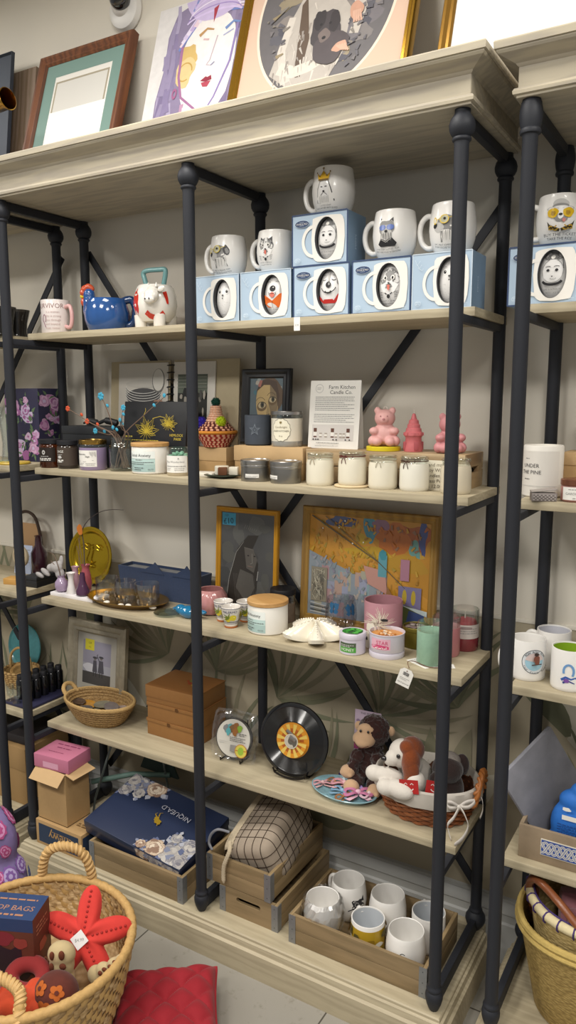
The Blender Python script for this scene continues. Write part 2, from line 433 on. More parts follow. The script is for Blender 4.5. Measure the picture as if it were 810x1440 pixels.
# ---------------------------------------------------------------- camera and light
cam = bpy.data.objects.new('camera', bpy.data.cameras.new('camera')); COL.objects.link(cam)
cam.data.sensor_fit = 'VERTICAL'; cam.data.sensor_height = 36; cam.data.lens = 1066.68/1440*36; cam.data.clip_start = .05
yaw, pit = -.5385, -.151
fw = V((sin(yaw)*cos(pit), cos(yaw)*cos(pit), sin(pit))); rt = V((cos(yaw), -sin(yaw), 0)); up = rt.cross(fw)
cam.matrix_world = Matrix(((rt.x, up.x, -fw.x, 1.2742), (rt.y, up.y, -fw.y, -1.6329), (rt.z, up.z, -fw.z, 1.615), (0, 0, 0, 1)))
SC.camera = cam
def area(name, loc, sx, sy, e, col=(1, .965, .91), rot=(0, 0, 0)):
    l = bpy.data.lights.new(name, 'AREA'); l.shape = 'RECTANGLE'; l.size = sx; l.size_y = sy; l.energy = e; l.color = col
    o = bpy.data.objects.new(name, l); COL.objects.link(o); o.location = loc; o.rotation_euler = rot
for i, (x, y) in enumerate([(-1.7, -.62), (.1, -.62), (1.9, -.62), (-1.7, -2.3), (.1, -2.3), (1.9, -2.3)]):
    area('ceiling_panel', (x, y, 3.04), .6, .6, 20 if y > -1 else 36)
w = bpy.data.worlds.new('world'); SC.world = w; w.use_nodes = True
w.node_tree.nodes['Background'].inputs[0].default_value = (1, .985, .96, 1); w.node_tree.nodes['Background'].inputs[1].default_value = .27
SC.view_settings.view_transform = 'Standard'; SC.view_settings.look = 'None'; SC.view_settings.exposure = .33; SC.view_settings.gamma = 1; SC.view_settings.use_curve_mapping = False
# ---------------------------------------------------------------- top shelf: boxed mugs
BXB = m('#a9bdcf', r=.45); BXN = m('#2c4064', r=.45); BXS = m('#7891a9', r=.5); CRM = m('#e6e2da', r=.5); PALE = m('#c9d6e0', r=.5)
GRY = m('#8b8a88', r=.6); LGRY = m('#bdbbb7', r=.6); DGRY = m('#4a494a', r=.6); RED = m('#c8302a', r=.55); ORG = m('#dd6a22', r=.55); YEL = m('#d8c02e', r=.5); GOLDP = m('#b99222', r=.35, metal=.6); TONG = m('#d4705f', r=.6); BLU = m('#3f5ea8', r=.5); EGG = m('#e4e2df', r=.35, noise=.05, bs=60)
def eyes(A, dx, z, r, white=True):
    for s in (-1, 1):
        if white: A.ell(s*dx, z, r*1.5, r*1.7, m('#f2f0ec', r=.5), rings=1, seg=12)
        A.ell(s*dx, z, r, r*1.1, INK, rings=1, seg=12); A.ell(s*dx+r*.3, z+r*.4, r*.3, r*.3, WHITE, rings=1, seg=6)
def ch_plain(A):           # pale round-eyed animal
    eyes(A, .0105, .016, .0032); A.ell(0, .008, .003, .0018, DGRY, rings=1, seg=10); A.line([(0, .007), (0, .003)], .0007, INK); A.ell(0, .001, .0016, .0014, INK, rings=1, seg=8)
    for s in (-1, 1): A.arc(s*.0105, .024, .004, .002, 30, 150, .0007, GRY, 6)
    rg = random.Random(5)
    for i in range(26):
        x, z = rg.uniform(-.02, .02), rg.uniform(-.03, -.006); A.line([(x, z), (x+.003, z-.0015)], .0005, LGRY)
    A.text("IT'S A SMALL", 0, -.035, .0042, GRY, arc=-.06)
def ch_orange(A):
    for s in (-1, 1): A.blob(s*.021, .012, .005, .016, LGRY, seed=2)
    A.ell(0, .014, .0075, .0062, INK, rings=1); A.ell(.002, .016, .002, .0014, LGRY, rings=1, seg=8)
    for s in (-1, 1): A.arc(s*.010, .027, .004, .002, 20, 160, .0008, GRY, 6)
    A.arc(0, .004, .009, .006, 180, 360, .0011, INK); A.ell(0, .0005, .006, .0055, TONG, rings=1); A.arc(0, .008, .011, .005, 200, 340, .0009, INK)
    A.poly([(-.023, .002), (-.017, -.001), (0, -.012), (.017, .002), (.023, .004), (.024, -.018), (.015, -.026), (-.012, -.025), (-.022, -.017)], ORG)
    A.line([(0, -.012), (0, -.026)], .0008, DGRY); A.line([(-.02, -.004), (-.004, -.012)], .0007, m('#a84a12', r=.6))
    A.text("DON'T WORRY", 0, -.030, .0042, GRY); A.text('BE HAPPY', 0, -.0355, .004, GRY)
def ch_red(A):
    for s in (-1, 1): A.arc(s*.011, .022, .004, .002, 180, 360, .0012, INK, 6); A.arc(s*.012, .029, .004, .002, 20, 160, .0008, GRY, 6); A.blob(s*.02, .02, .003, .009, GRY, seed=4)
    A.rect(-.0022, .0022, .018, .036, LGRY); A.ell(0, .011, .006, .006, INK, rings=1); A.ell(.0018, .0125, .0025, .003, GRY, rings=1, seg=8)
    A.arc(0, .009, .017, .014, 195, 345, .0016, INK); A.ell(0, -.0035, .009, .003, INK, rings=1); A.ell(0, -.002, .005, .0018, WHITE, rings=1, seg=10)
    A.poly([(-.022, -.010), (-.012, -.021), (-.010, -.018), (.010, -.018), (.012, -.021), (.021, -.007), (.023, -.016), (.014, -.026), (-.012, -.026), (-.023, -.018)], RED)
    A.text('BEING A PARTY', 0, -.0315, .004, GRY)
def ch_cat(A, sc=1):
    A.blob(0, .031, .016, .009, GRY, seed=1)
    for s in (-1, 1): A.poly([(s*.019, .012), (s*.016, .034), (s*.005, .026)], EGG); A.line([(s*.019, .010), (s*.016, .033), (s*.006, .026)], .0012, DGRY)
    A.ell(0, .006, .019, .020, EGG); A.ell(.0, .03, .004, .0035, WHITE, rings=1, seg=10)
    for s in (-1, 1): A.arc(0, .006, .019, .020, 90+s*20, 90+s*110, .0008, GRY, 10)
    for s in (-1, 1): A.ell(s*.008, .007, .003, .0024, INK, rings=1, seg=10); A.arc(s*.008, .012, .005, .002, 20, 160, .001, DGRY, 6)
    A.poly([(-.002, -.003), (.002, -.003), (0, -.0055)], DGRY); A.arc(.002, -.006, .006, .003, 200, 340, .0008, GRY, 6)
    A.arc(0, -.009, .018, .009, 195, 345, .0042, INK)
    A.text('LIFE IS A PARTY', 0, -.026, .0046, GRY); A.text('DRESS LIKE IT', 0, -.032, .0044, GRY)
def ch_husky(A):
    A.blob(0, .014, .022, .019, GRY, seed=8, j=.12)
    for s in (-1, 1): A.poly([(s*.02, .014), (s*.019, .036), (s*.006, .028)], DGRY)
    A.poly([(-.002, .034), (.003, .034), (.008, .006), (.02, .002), (.012, -.012), (0, -.017), (-.013, -.012), (-.02, .002), (-.007, .006)], EGG)
    for s in (-1, 1): A.ell(s*.0085, .015, .004, .0048, WHITE, rings=1, seg=12); A.ell(s*.008, .0145, .0022, .003, INK, rings=1, seg=10)
    A.poly([(-.003, .006), (.003, .006), (0, .003)], INK); A.line([(-.006, .001), (0, .003), (.006, .001)], .0009, INK); A.poly([(-.003, .001), (.003, .001), (.0025, -.007), (0, -.010), (-.0025, -.007)], TONG)
    A.line([(-.008, -.014), (-.004, -.017)], .0022, INK); A.line([(.008, -.014), (.004, -.017)], .0022, INK); A.ell(0, -.021, .0035, .004, INK, rings=1, seg=12)
    for s in (-1, 1):
        for k in range(4): A.line([(s*.013, -.013-k*.0032), (s*(.02-k*.0008), -.0115-k*.0032)], .001, DGRY)
    A.text("I'M NOT A GENIUS", 0, -.0295, .0042, DGRY); A.text("I'M JUST FURIOUS", 0, -.035, .0042, DGRY)
def mugbox(x, y, z, w, h, char, label, navy, logo, rz=0, dp=.103):
    """carton with an oval window through which the printed mug shows"""
    t = thing('mug_box', label, 'box', (x, y, z), rz, 'pale blue mug boxes')
    hw = w/2; edge = BXN if navy else PALE
    b = MB()
    cx, cz, rx, rz_ = w*.125, h*.5, w*.205, h*.41
    F = BXB; n = 48
    vs = []; fs = []
    for i in range(n):
        a = 2*pi*i/n; ca, sa = cos(a), sin(a)
        k = min((hw-cx if ca > 0 else hw+cx)/max(abs(ca), 1e-6), (h/2)/max(abs(sa), 1e-6))
        vs += [(cx+rx*ca, 0, cz+rz_*sa), (cx+k*ca, 0, cz+k*sa), (cx+rx*ca, .012, cz+rz_*sa)]
    for i in range(n):
        j = (i+1) % n; fs.append((3*i+2, 3*i, 3*j, 3*j+2))
    # front panel with exact corners
    outer = []
    for i in range(n):
        outer.append(vs[3*i+1])
    b.add(vs, fs, DGRY)
    b.add([q for i in range(n) for q in (vs[3*i], vs[3*i+1])], [(2*i, 2*i+1, 2*((i+1) % n)+1, 2*((i+1) % n)) for i in range(n)], F)
    for a_, c_ in ((hw, h), (-hw, h), (-hw, 0), (hw, 0)):     # fill the four corners left by the fan
        near = sorted(range(n), key=lambda i: (outer[i][0]-a_)**2+(outer[i][2]-c_)**2)[:2]
        b.add([outer[near[0]], outer[near[1]], (a_, 0, c_)], [(0, 1, 2)], F)
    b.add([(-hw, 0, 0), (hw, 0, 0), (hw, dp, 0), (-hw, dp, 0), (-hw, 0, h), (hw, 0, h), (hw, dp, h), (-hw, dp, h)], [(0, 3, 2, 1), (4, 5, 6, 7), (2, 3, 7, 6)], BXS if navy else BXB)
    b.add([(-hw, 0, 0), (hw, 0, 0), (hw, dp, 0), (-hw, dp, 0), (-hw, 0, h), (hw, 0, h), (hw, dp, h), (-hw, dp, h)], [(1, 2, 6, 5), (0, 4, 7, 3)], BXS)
    A = Art()
    for p in (((-hw, 0), (-hw, h)), ((hw, 0), (hw, h)), ((-hw, h), (hw, h)), ((-hw, 0), (hw, 0))): A.line(p, .0036 if navy else .002, edge)
    # cream mug outline round the window, with its handle
    mug = []
    for a, c in [(-.35, .90), (-.1, .93), (.25, .94), (.70, .92), (.78, .78), (.80, .5), (.76, .2), (.68, .07), (.2, .04), (-.22, .06), (-.34, .14), (-.40, .5)]: mug.append((a*hw*1.0+w*.06, c*h))
    nq = 48; vs = []
    import bisect
    def ringpt(a):
        best = None; ca, sa = cos(a), sin(a)
        for (p, q) in zip(mug, mug[1:]+mug[:1]):
            dx, dz = q[0]-p[0], q[1]-p[1]; den = ca*dz-sa*dx
            if abs(den) < 1e-12: continue
            t_ = ((p[0]-cx)*dz-(p[1]-cz)*dx)/den; u_ = ((p[0]-cx)*sa-(p[1]-cz)*ca)/den
            if t_ > 0 and -1e-6 <= u_ <= 1+1e-6 and (best is None or t_ > best): best = t_
        return best or rx
    for i in range(nq):
        a = 2*pi*i/nq; k = max(ringpt(a), 0.0); rr = sqrt((rx*cos(a))**2+(rz_*sin(a))**2)
        e0 = 1/sqrt((cos(a)/rx)**2+(sin(a)/rz_)**2); k = max(k, e0)
        vs += [(cx+e0*cos(a), cz+e0*sin(a)), (cx+k*cos(a), cz+k*sin(a))]
    A.raw(vs, [(2*i, 2*i+1, 2*((i+1) % nq)+1, 2*((i+1) % nq)) for i in range(nq)], CRM)
    A.arc(-w*.09, h*.46, w*.20, h*.29, 80, 275, w*.052, CRM, 24)
    if logo:
        A.ell(-w*.31, h*.82, w*.135, h*.075, PALE, rings=1); A.ell(-w*.31, h*.82, w*.128, h*.068, BXN, rings=1)
        A.text('STONE & MILD', -w*.31, h*.82, w*.037, WHITE, sx=.85); A.line([(-w*.35, h*.852), (-w*.27, h*.852)], .0006, PALE); A.line([(-w*.35, h*.785), (-w*.27, h*.785)], .0006, PALE)
    else:
        for k in range(3): A.line([(-w*.45+k*.004, h*(.9-k*.07)), (-w*.41+k*.006, h*(.8-k*.05)), (-w*.36+k*.004, h*(.88-k*.07))], .0011, PALE)
        pass
    A.arc(-w*.385, h*.11, w*.05, h*.045, 0, 360, .0009, PALE); A.lines(-w*.42, -w*.35, h*.12, .004, 2, .0018, PALE); A.lines(w*.38, w*.45, h*.07, .003, 2, .001, PALE)
    b.art(A, flat(0))
    A = Art(); A.lines(-.004, .004, .02, .004, 9, .0022, BXB); b.art(A, side(hw, dp*.45, h*.4))
    b.build('carton', t)
    g = MB(); ex, ey, ez = rx*1.10, .022, rz_*1.08; yc = .0255
    g.ball((cx, yc, cz), (ex, ey, ez), EGG, seg=32, rings=20)
    A = Art(); char(A); sx_, sz_ = rx/.0265, rz_/.047
    def fn(u, q, e):
        u, q = u*sx_, q*sz_*1.12; d = max(0, 1-(u/ex)**2-(q/ez)**2); return V((cx+u, yc-ey*sqrt(d)-e, cz+q))
    g.art(A, fn, eps=.0003)
    g.build('mug', t)
    return t
H_ = .125
mugbox(.008, .106, Z1, .146, H_, ch_plain, 'pale blue mug box with round-eyed white animal, first from the middle post', False, False)
mugbox(.166, .106, Z1, .156, H_, ch_orange, 'pale blue mug box showing a laughing dog in an orange collar', False, False)
mugbox(.335, .100, Z1, .158, H_, ch_red, 'pale blue mug box showing a smiling dog with a red collar', True, True)
mugbox(.499, .100, Z1, .152, H_, ch_husky, 'pale blue mug box showing a grey husky with its tongue out', True, True)
mugbox(.652, .096, Z1, .142, H_, ch_plain, 'pale blue mug box at the right end of the shelf, half behind the post', False, False)
mugbox(.329, .102, Z1+H_+.001, .156, .124, ch_cat, 'pale blue mug box with a cat in a collar, stacked on another mug box', True, True)
mugbox(.872, .128, Z1, .150, H_, ch_cat, 'pale blue mug box with a cat on the right-hand unit, under the bandana dog mug', True, True)
mugbox(1.030, .128, Z1, .150, H_, ch_red, 'pale blue mug box at the right edge of the photo, only its corner in view', True, True)

# white barrel mugs standing on the boxes
GLZ = m('#e9e6e1', r=.28, coat=.25)
MUGP = [(0, 0), (.033, 0), (.0365, .003), (.044, .016), (.0495, .034), (.052, .055), (.0508, .076), (.0478, .096), (.0462, .106), (.0452, .108), (.0435, .107), (.044, .1), (.048, .07), (.048, .045), (.043, .02), (.032, .008), (0, .007)]
def art_goggledog(A, glass='#c8b23a'):
    A.blob(.002, .012, .021, .017, GRY, seed=3, j=.1); A.blob(-.017, .002, .014, .011, LGRY, seed=5, rot=-.4); A.blob(-.026, .006, .0055, .006, INK, seed=2, j=.05)
    A.blob(.025, .014, .009, .013, DGRY, seed=9, rot=.3); A.blob(.027, .012, .005, .008, GRY, seed=4, rot=.3)
    A.poly([(-.012, -.008), (.016, -.002), (.03, -.027), (-.012, -.031)], GRY)
    for k in range(9): A.line([(-.010+k*.0042, -.009+k*.0008), (-.011+k*.0046, -.028)], .0014, DGRY if k % 2 else LGRY, .0006)
    gm = m(glass, r=.3); A.ell(-.001, .018, .0105, .010, m('#a9a68a', r=.3)); A.ell(-.001, .018, .0105, .010, gm, inner=.8, rings=1); A.ell(-.023, .016, .004, .008, gm, inner=.65, rings=1); A.line([(-.012, .019), (-.019, .018)], .0015, gm)
    A.ell(.0, .019, .003, .003, INK, rings=1, seg=10); A.line([(.0095, .020), (.022, .024)], .0014, gm)
    A.text('EAT, MEET SOMEONE, FIND', .004, -.038, .0052, INK, arc=-.12); A.text('EVERY EXCUSE TO FUNCTION', .006, -.044, .005, INK, arc=-.12)
def art_cat(A):
    ch_husky(A)
def art_king(A):
    A.poly([(-.012, .022), (.012, .022), (.018, .004), (.028, -.026), (.016, -.031), (-.014, -.031), (-.024, -.028), (-.017, .004)], LGRY)
    A.blob(0, .0, .014, .021, EGG, seed=3); A.line([(.012, .02), (.018, .004), (.028, -.026)], .0018, DGRY, .003); A.line([(-.012, .02), (-.018, .004), (-.024, -.028)], .001, GRY, .002)
    for s in (-1, 1): A.line([(s*.0085, .008), (s*.003, .0075)], .0022, DGRY); A.line([(0, -.004), (s*.009, -.012)], .0012, DGRY)
    A.ell(0, -.003, .003, .002, INK, rings=1, seg=10)
    for k in range(7): A.line([(-.012+k*.004, -.014), (-.013+k*.0042, -.029)], .0008, GRY)
    A.poly([(-.013, .022), (.013, .022), (.018, .042), (.009, .032), (0, .046), (-.009, .032), (-.018, .042)], GOLDP); A.rect(-.013, .013, .022, .026, m('#6f5512', r=.5)); A.line([(0, .046), (0, .054)], .002, m('#6f5512', r=.5)); A.line([(-.003, .051), (.003, .051)], .002, m('#6f5512', r=.5))
    for x in (-.018, -.009, .009, .018): A.ell(x, .042-.009*(abs(x) < .01), .002, .002, m('#6f5512', r=.5), rings=1, seg=8)
    A.text('I LOVE A DAY', .004, -.036, .0052, INK); A.text('WITH NO SECURITY GUARD', .006, -.042, .0048, INK)
def art_yorkie(A):
    for s in (-1, 1): A.poly([(s*.019, .014), (s*.017, .038), (s*.004, .028)], DGRY)
    A.blob(0, .014, .020, .018, GRY, seed=6, j=.14); A.blob(0, .004, .013, .016, LGRY, seed=7, j=.15)
    A.rect(-.019, .019, .016, .019, BLU)
    for s in (-1, 1): A.ell(s*.010, .015, .009, .0065, m('#5e73b0', r=.25))
    A.ell(0, .006, .004, .0032, INK, rings=1, seg=10)
    for k in range(9): A.line([(-.012+k*.003, .002), (-.015+k*.0038, -.012-.004*(k % 3))], .0013, LGRY if k % 2 else DGRY, .0006)
    A.poly([(-.012, -.010), (0, -.016), (.014, -.009), (.026, -.021), (.022, -.028), (-.016, -.028), (-.021, -.022)], INK); A.line([(-.012, -.012), (0, -.019), (.013, -.011)], .0012, LGRY)
    A.text('LOVE OUR CLOTHES, MUM', .002, -.035, .005, INK, arc=-.14); A.text('NOT FOR YOUR INTENTIONS', .003, -.041, .005, INK, arc=-.14)
def art_ticket(A):
    A.blob(0, .033, .017, .011, LGRY, seed=2, j=.08); A.ell(0, .023, .03, .006, EGG); A.ell(0, .023, .03, .006, LGRY, inner=.9, rings=1); A.arc(0, .026, .017, .006, 10, 170, .0035, GRY)
    A.blob(0, .006, .016, .011, GRY, seed=3); A.blob(0, .012, .006, .012, EGG, seed=4)
    for s in (-1, 1): A.blob(s*.016, .014, .012, .010, m('#d2ab16', r=.25), seed=5, j=.1); A.blob(s*.015, .013, .005, .005, m('#a37f10', r=.3), seed=6)
    A.ell(0, .010, .004, .0025, INK, rings=1, seg=10); A.blob(.007, -.002, .0035, .004, m('#c98079', r=.5), seed=1)
    for s in (-1, 1):
        A.poly([(s*.027, -.003), (s*.024, -.018), (s*.002, -.025), (s*.0, -.020), (s*.022, -.010)], m('#3a3012', r=.6))
        rg = random.Random(4)
        for k in range(14): A.blob(s*rg.uniform(.004, .024), -.0205+rg.uniform(-.003, .006)+.0002*k, .0018, .0014, m('#b08d2a', r=.5), seed=k, seg=8, rings=1)
    A.text('BUY THE TICKET', 0, -.032, .0085, INK); A.text('TAKE THE RIDE', 0, -.040, .0075, INK)
def mug(x, y, z, art, label, s=1, zc=.052, rz=0, off=0, body=None, sx=1, grp='white animal mugs on the boxes'):
    t = thing('mug', label, 'mug', (x, y, z), rz, grp)
    P = [(r*s*sx, q*s) for r, q in MUGP]; b = MB(); b.lathe(P, body or GLZ, 56)
    if art:
        A = Art(); art(A); out = P[1:10]; b.art(A, wrap(out, off, zc*s), eps=.00025)
    b.build('body', t)
    pts = spline([(-.0480*sx, 0, .088), (-.060*sx, 0, .090), (-.073*sx, 0, .078), (-.077*sx, 0, .056), (-.071*sx, 0, .033), (-.058*sx, 0, .021), (-.0450*sx, 0, .021)], 5)
    MB().tube([p*s for p in pts], .0062*s, body or GLZ, 12).build('handle', t)
    return t
zt = Z1+H_+.0008
mug(.008, .165, zt, lambda A: art_goggledog(A), 'white mug with a grey dog in yellow goggles, left on the boxes')
mug(.163, .163, zt, art_cat, 'white mug with a grey cat-like husky sticking out its tongue', .98)
mug(.334, .168, Z1+H_+.126, art_king, 'white mug with a crowned animal, highest on the stacked boxes', 1.06)
mug(.512, .150, zt, art_yorkie, 'white mug with a small terrier in blue sunglasses', 1.04)
mug(.655, .155, zt, lambda A: art_goggledog(A, '#d4b51c'), 'white mug with a long-eared dog in yellow glasses behind the right post', 1.05)
mug(.888, .187, zt, art_ticket, 'white mug with a hat-wearing dog reading buy the ticket take the ride', 1.0, sx=.95, rz=.25)

# ceramics on the left half of the shelf
PINKC = m('#d9a9a6', r=.25, coat=.4)
t = thing('mug', 'white mug reading survivor with a pink ribbon and pink handle', 'mug', (-.668, .150, Z1), .0)
P = [(0, 0), (.044, 0), (.046, .003), (.046, .103), (.0452, .105), (.0435, .104), (.043, .008), (0, .006)]
b = MB().lathe(P, m('#e6dcd8', r=.3, coat=.3), 48)
A = Art(); A.text('SURVIVOR', .0, .085, .021, m('#8d6a66', r=.5)); A.arc(-.017, .045, .006, .012, -60, 240, .003, m('#9b7280', r=.5)); A.line([(-.02, .036), (-.012, .018)], .003, m('#9b7280', r=.5))
for k, s_ in enumerate(('is a woman', 'who is strong', 'goes through', 'and beyond', 'beat cancer')): A.text(s_, .012, .066-k*.0125, .0095, m('#b79d99', r=.5))
b.art(A, wrap(P[2:5], .35), eps=.0003); b.build('body', t)
MB().tube(spline([(.044, 0, .082), (.066, 0, .084), (.074, 0, .052), (.066, 0, .02), (.044, 0, .022)], 6), .0065, PINKC, 12).build('handle', t)
# blue hen jug
HB = m('#25508c', r=.12, coat=.8, noise=.25, bs=25); t = thing('hen_jug', 'glossy blue hen-shaped jug with a red comb and yellow beak', 'jug', (-.462, .170, Z1), .52); t.scale = (1.03, 1.03, 1.1)
b = MB(); P = [(0, 0), (.048, 0), (.053, .004), (.062, .03), (.064, .05), (.058, .075), (.054, .088), (.052, .090), (.0495, .088), (.054, .06), (.056, .04), (.048, .01), (0, .008)]
b.lathe(P, HB, 44, sq=lambda a, z: 1+.07*cos(a)**2); b.build('body', t)
o = blobby('head', [((-.050, 0, .078), (.022, .022, .028)), ((-.052, 0, .100), (.0185, .0185, .021)), ((-.05, 0, .058), (.022, .026, .03))], .003, HB, t, 3)
b = MB()
b.tube(spline([(-.071, 0, .100), (-.070, 0, .112), (-.060, 0, .122), (-.048, 0, .122), (-.038, 0, .114)], 5), [.006, .007, .009, .010, .0095, .009, .0095, .0105, .0105, .0095, .009, .0095, .0105, .0105, .0095, .009, .0085, .008, .007, .006, .004], m('#c5502f', r=.2, coat=.6), 10); b.build('comb', t); MB().ball((-.0735, 0, .098), (.007, .005, .0055), m('#e2c22d', r=.25, coat=.5)).build('beak', t)
MB().ball((-.071, -.002, .082), (.007, .008, .011), m('#c5502f', r=.2, coat=.6)).build('wattle', t)
MB().tube(spline([(.05, 0, .084), (.075, 0, .088), (.088, 0, .062), (.080, 0, .026), (.056, 0, .014)], 6), [.011]*24+[.008], m('#1d3a66', r=.12, coat=.8), 12).build('handle', t)
# pink pig pot hidden behind the hen
t = thing('pig_pot', 'pink pig-shaped pot mostly hidden behind the blue hen jug', 'pot', (-.400, .290, Z1), .2)
blobby('body', [((0, 0, .055), (.058, .048, .050)), ((-.03, -.02, .02), (.014, .014, .022)), ((.03, -.02, .02), (.014, .014, .022)), ((.03, .02, .02), (.014, .014, .022)), ((-.03, .02, .02), (.014, .014, .022))], .004, PINKC, t, 4)
for s in (-1, 1): MB().ball((s*.030, -.010, .103), (.011, .005, .016), PINKC, rot=E3(0, s*25, 0)).build('ear', t)
# white cow mug with red patches and a blue handle
t = thing('cow_mug', 'white cow-shaped mug with red patches and a pale blue handle', 'mug', (-.282, .190, Z1), .12)
CW = m('#eae5dc', r=.15, coat=.6); CR = m('#c6301f', r=.18, coat=.6)
P = [(.028, .018), (.045, .022), (.060, .042), (.066, .07), (.063, .1), (.055, .122), (.050, .128), (.047, .126), (.054, .1), (.058, .07), (.05, .04), (0, .03)]
b = MB().lathe([(0, .018)]+P, CW, 48)
for sx, sy in ((-1, -1), (1, -1), (1, 1), (-1, 1)): b.lathe([(0, 0), (.016, 0), (.0175, .003), (.0185, .02), (.02, .04), (0, .05)], CW, 20, Matrix.Translation((sx*.033, sy*.03, 0)))
A = Art(); A.blob(-.048, .075, .020, .032, CR, seed=11, j=.25); A.poly([(-.052, .1), (-.042, .118), (-.04, .1)], CR)
A.line([(-.004, .046), (.006, .036), (.022, .031), (.040, .033), (.054, .046)], .016, CR, .014, sub=3)
A.line([(.056, .105), (.062, .085), (.064, .07)], .014, CR, .006, sub=3)
b.art(A, wrap(P[:7], .18), eps=.0005); b.build('body', t)
blobby('head', [((.025, -.058, .093), (.024, .020, .022)), ((.028, -.074, .080), (.019, .012, .013)), ((.024, -.052, .108), (.019, .014, .014))], .003, CW, t, 3)
for s in (-1, 1):
    MB().ball((.024+s*.030, -.05, .112), (.013, .004, .008), CW, rot=E3(0, s*-20, 0)).build('ear', t)
    MB().lathe([(.0045, 0), (.002, .012), (0, .014)], CW, 10, Matrix.Translation((.024+s*.014, -.05, .118))).build('horn', t)
    MB().ball((.028+s*.007, -.0855, .081), (.002, .002, .003), INK).build('nostril', t)
MB().tube(spline([(-.028, .0, .126), (-.036, 0, .150), (-.040, 0, .168), (-.024, 0, .175), (.016, 0, .175), (.036, 0, .174), (.038, 0, .160), (.030, 0, .126)], 6), .0075, m('#79a9a9', r=.2, coat=.5), 12).build('handle', t)
# smoked tumblers on the left-hand unit
SMK = m('#4b4845', r=.08, trans=.85, ior=1.45)
t0 = None
for i, (x, y, lb) in enumerate(((-.905, .19, 'dark smoked glass tumbler on the left unit, cut off by the photo edge'), (-.872, .105, 'dark smoked glass tumbler on the left unit beside the survivor mug'))):
    P = [(0, 0), (.034, 0), (.036, .002), (.033, .02), (.036, .05), (.046, .092), (.0445, .092), (.034, .05), (.031, .02), (.030, .006), (0, .005)]
    solo(MB().lathe(P, SMK, 36), 'glass_tumbler', lb, 'glass', (x, y, Z1), 0, 'smoked tumblers on the left unit')
# price tag on the shelf edge
b = MB(); b.box(-.009, .009, -.0005, 0, -.026, .008, m('#e6e4e0', r=.6)); A = Art(); A.text('5.00', 0, -.012, .007, GRY); b.art(A, flat(-.0005), eps=.0002)
solo(b, 'price_tag', 'small white price tag stuck to the edge of the top shelf', 'tag', (.272, .0896, Z1-.008))
# ---------------------------------------------------------------- second shelf: candles, pictures, cards
KRF = m('#b08f62', r=.75, noise=.06, bs=90); KRFL = m('#ba9b70', r=.75, noise=.05, bs=60); CLR = clear(); BKC = m('#1d1e20', r=.5); BKC2 = m('#242629', r=.55)
WAX = m('#ddd6c4', r=.3, coat=.5); GOLDM = m('#b08d4a', r=.25, metal=1); SILV = m('#b5b3b0', r=.3, metal=1); LAB = m('#e4e1da', r=.6); TWN = m('#8e7a5c', r=.9)
def kraft(name, label, x0, x1, y0, y1, z0, z1, lid, mat=KRF, group=None, cat='box'):
    t = thing(name, label, cat, ((x0+x1)/2, (y0+y1)/2, z0), 0, group); w, d, h = (x1-x0)/2, (y1-y0)/2, z1-z0
    MB().box(-w+.002, w-.002, -d+.002, d-.002, 0, h-.002, mat, .0015).build('tray', t)
    MB().box(-w, w, -d, d, h-lid, h, KRFL if mat is KRF else mat, .002).build('lid', t); return t
def frame(name, label, loc, w, h, fw, dp, fm, art, rz=0, tilt=-.1, bg=None, group=None, mat=None, mw=0, roll=0, step=(0.35, .6)):
    """leaning picture: moulded frame (stepped section), art board and optional card mount; base at the bottom edge centre"""
    t = thing(name, label, 'picture', loc, rz, group, tilt, roll); b = MB(); hw = w/2
    prof = [(0, dp), (0, dp*.25), (fw*.12, 0), (fw*step[0], 0), (fw*step[1], dp*.3), (fw*.85, dp*.22), (fw, dp*.45), (fw, dp*.7)]
    vs = []; fs = []
    for o_, y in prof: vs += [(-hw+o_, -dp+y, o_), (hw-o_, -dp+y, o_), (hw-o_, -dp+y, h-o_), (-hw+o_, -dp+y, h-o_)]
    for i in range(len(prof)-1):
        for k in range(4): l = (k+1) % 4; fs.append((i*4+k, i*4+l, (i+1)*4+l, (i+1)*4+k))
    b.add(vs, fs, fm); b.add([(-hw, 0, 0), (hw, 0, 0), (hw, 0, h), (-hw, 0, h)], [(0, 3, 2, 1)], fm); b.build('frame', t, sharp=30)
    iw, ih = w-2*fw, h-2*fw; yb = -dp*.45
    if mat:
        b = MB(); k = iw/2; q = k-mw
        b.add([(-k, yb-.0012, fw), (k, yb-.0012, fw), (k, yb-.0012, h-fw), (-k, yb-.0012, h-fw), (-q, yb-.0005, fw+mw), (q, yb-.0005, fw+mw), (q, yb-.0005, h-fw-mw), (-q, yb-.0005, h-fw-mw)], [(0, 1, 5, 4), (1, 2, 6, 5), (2, 3, 7, 6), (3, 0, 4, 7)], mat); b.build('mount', t)
    b = MB(); b.box(-iw/2-.002, iw/2+.002, yb, yb+.003, fw-.002, h-fw+.002, bg or LAB)
    A = Art(); art(A, iw, ih); b.art(A, flat(yb, 0, h/2), eps=.000012); b.build('print', t)
    return t
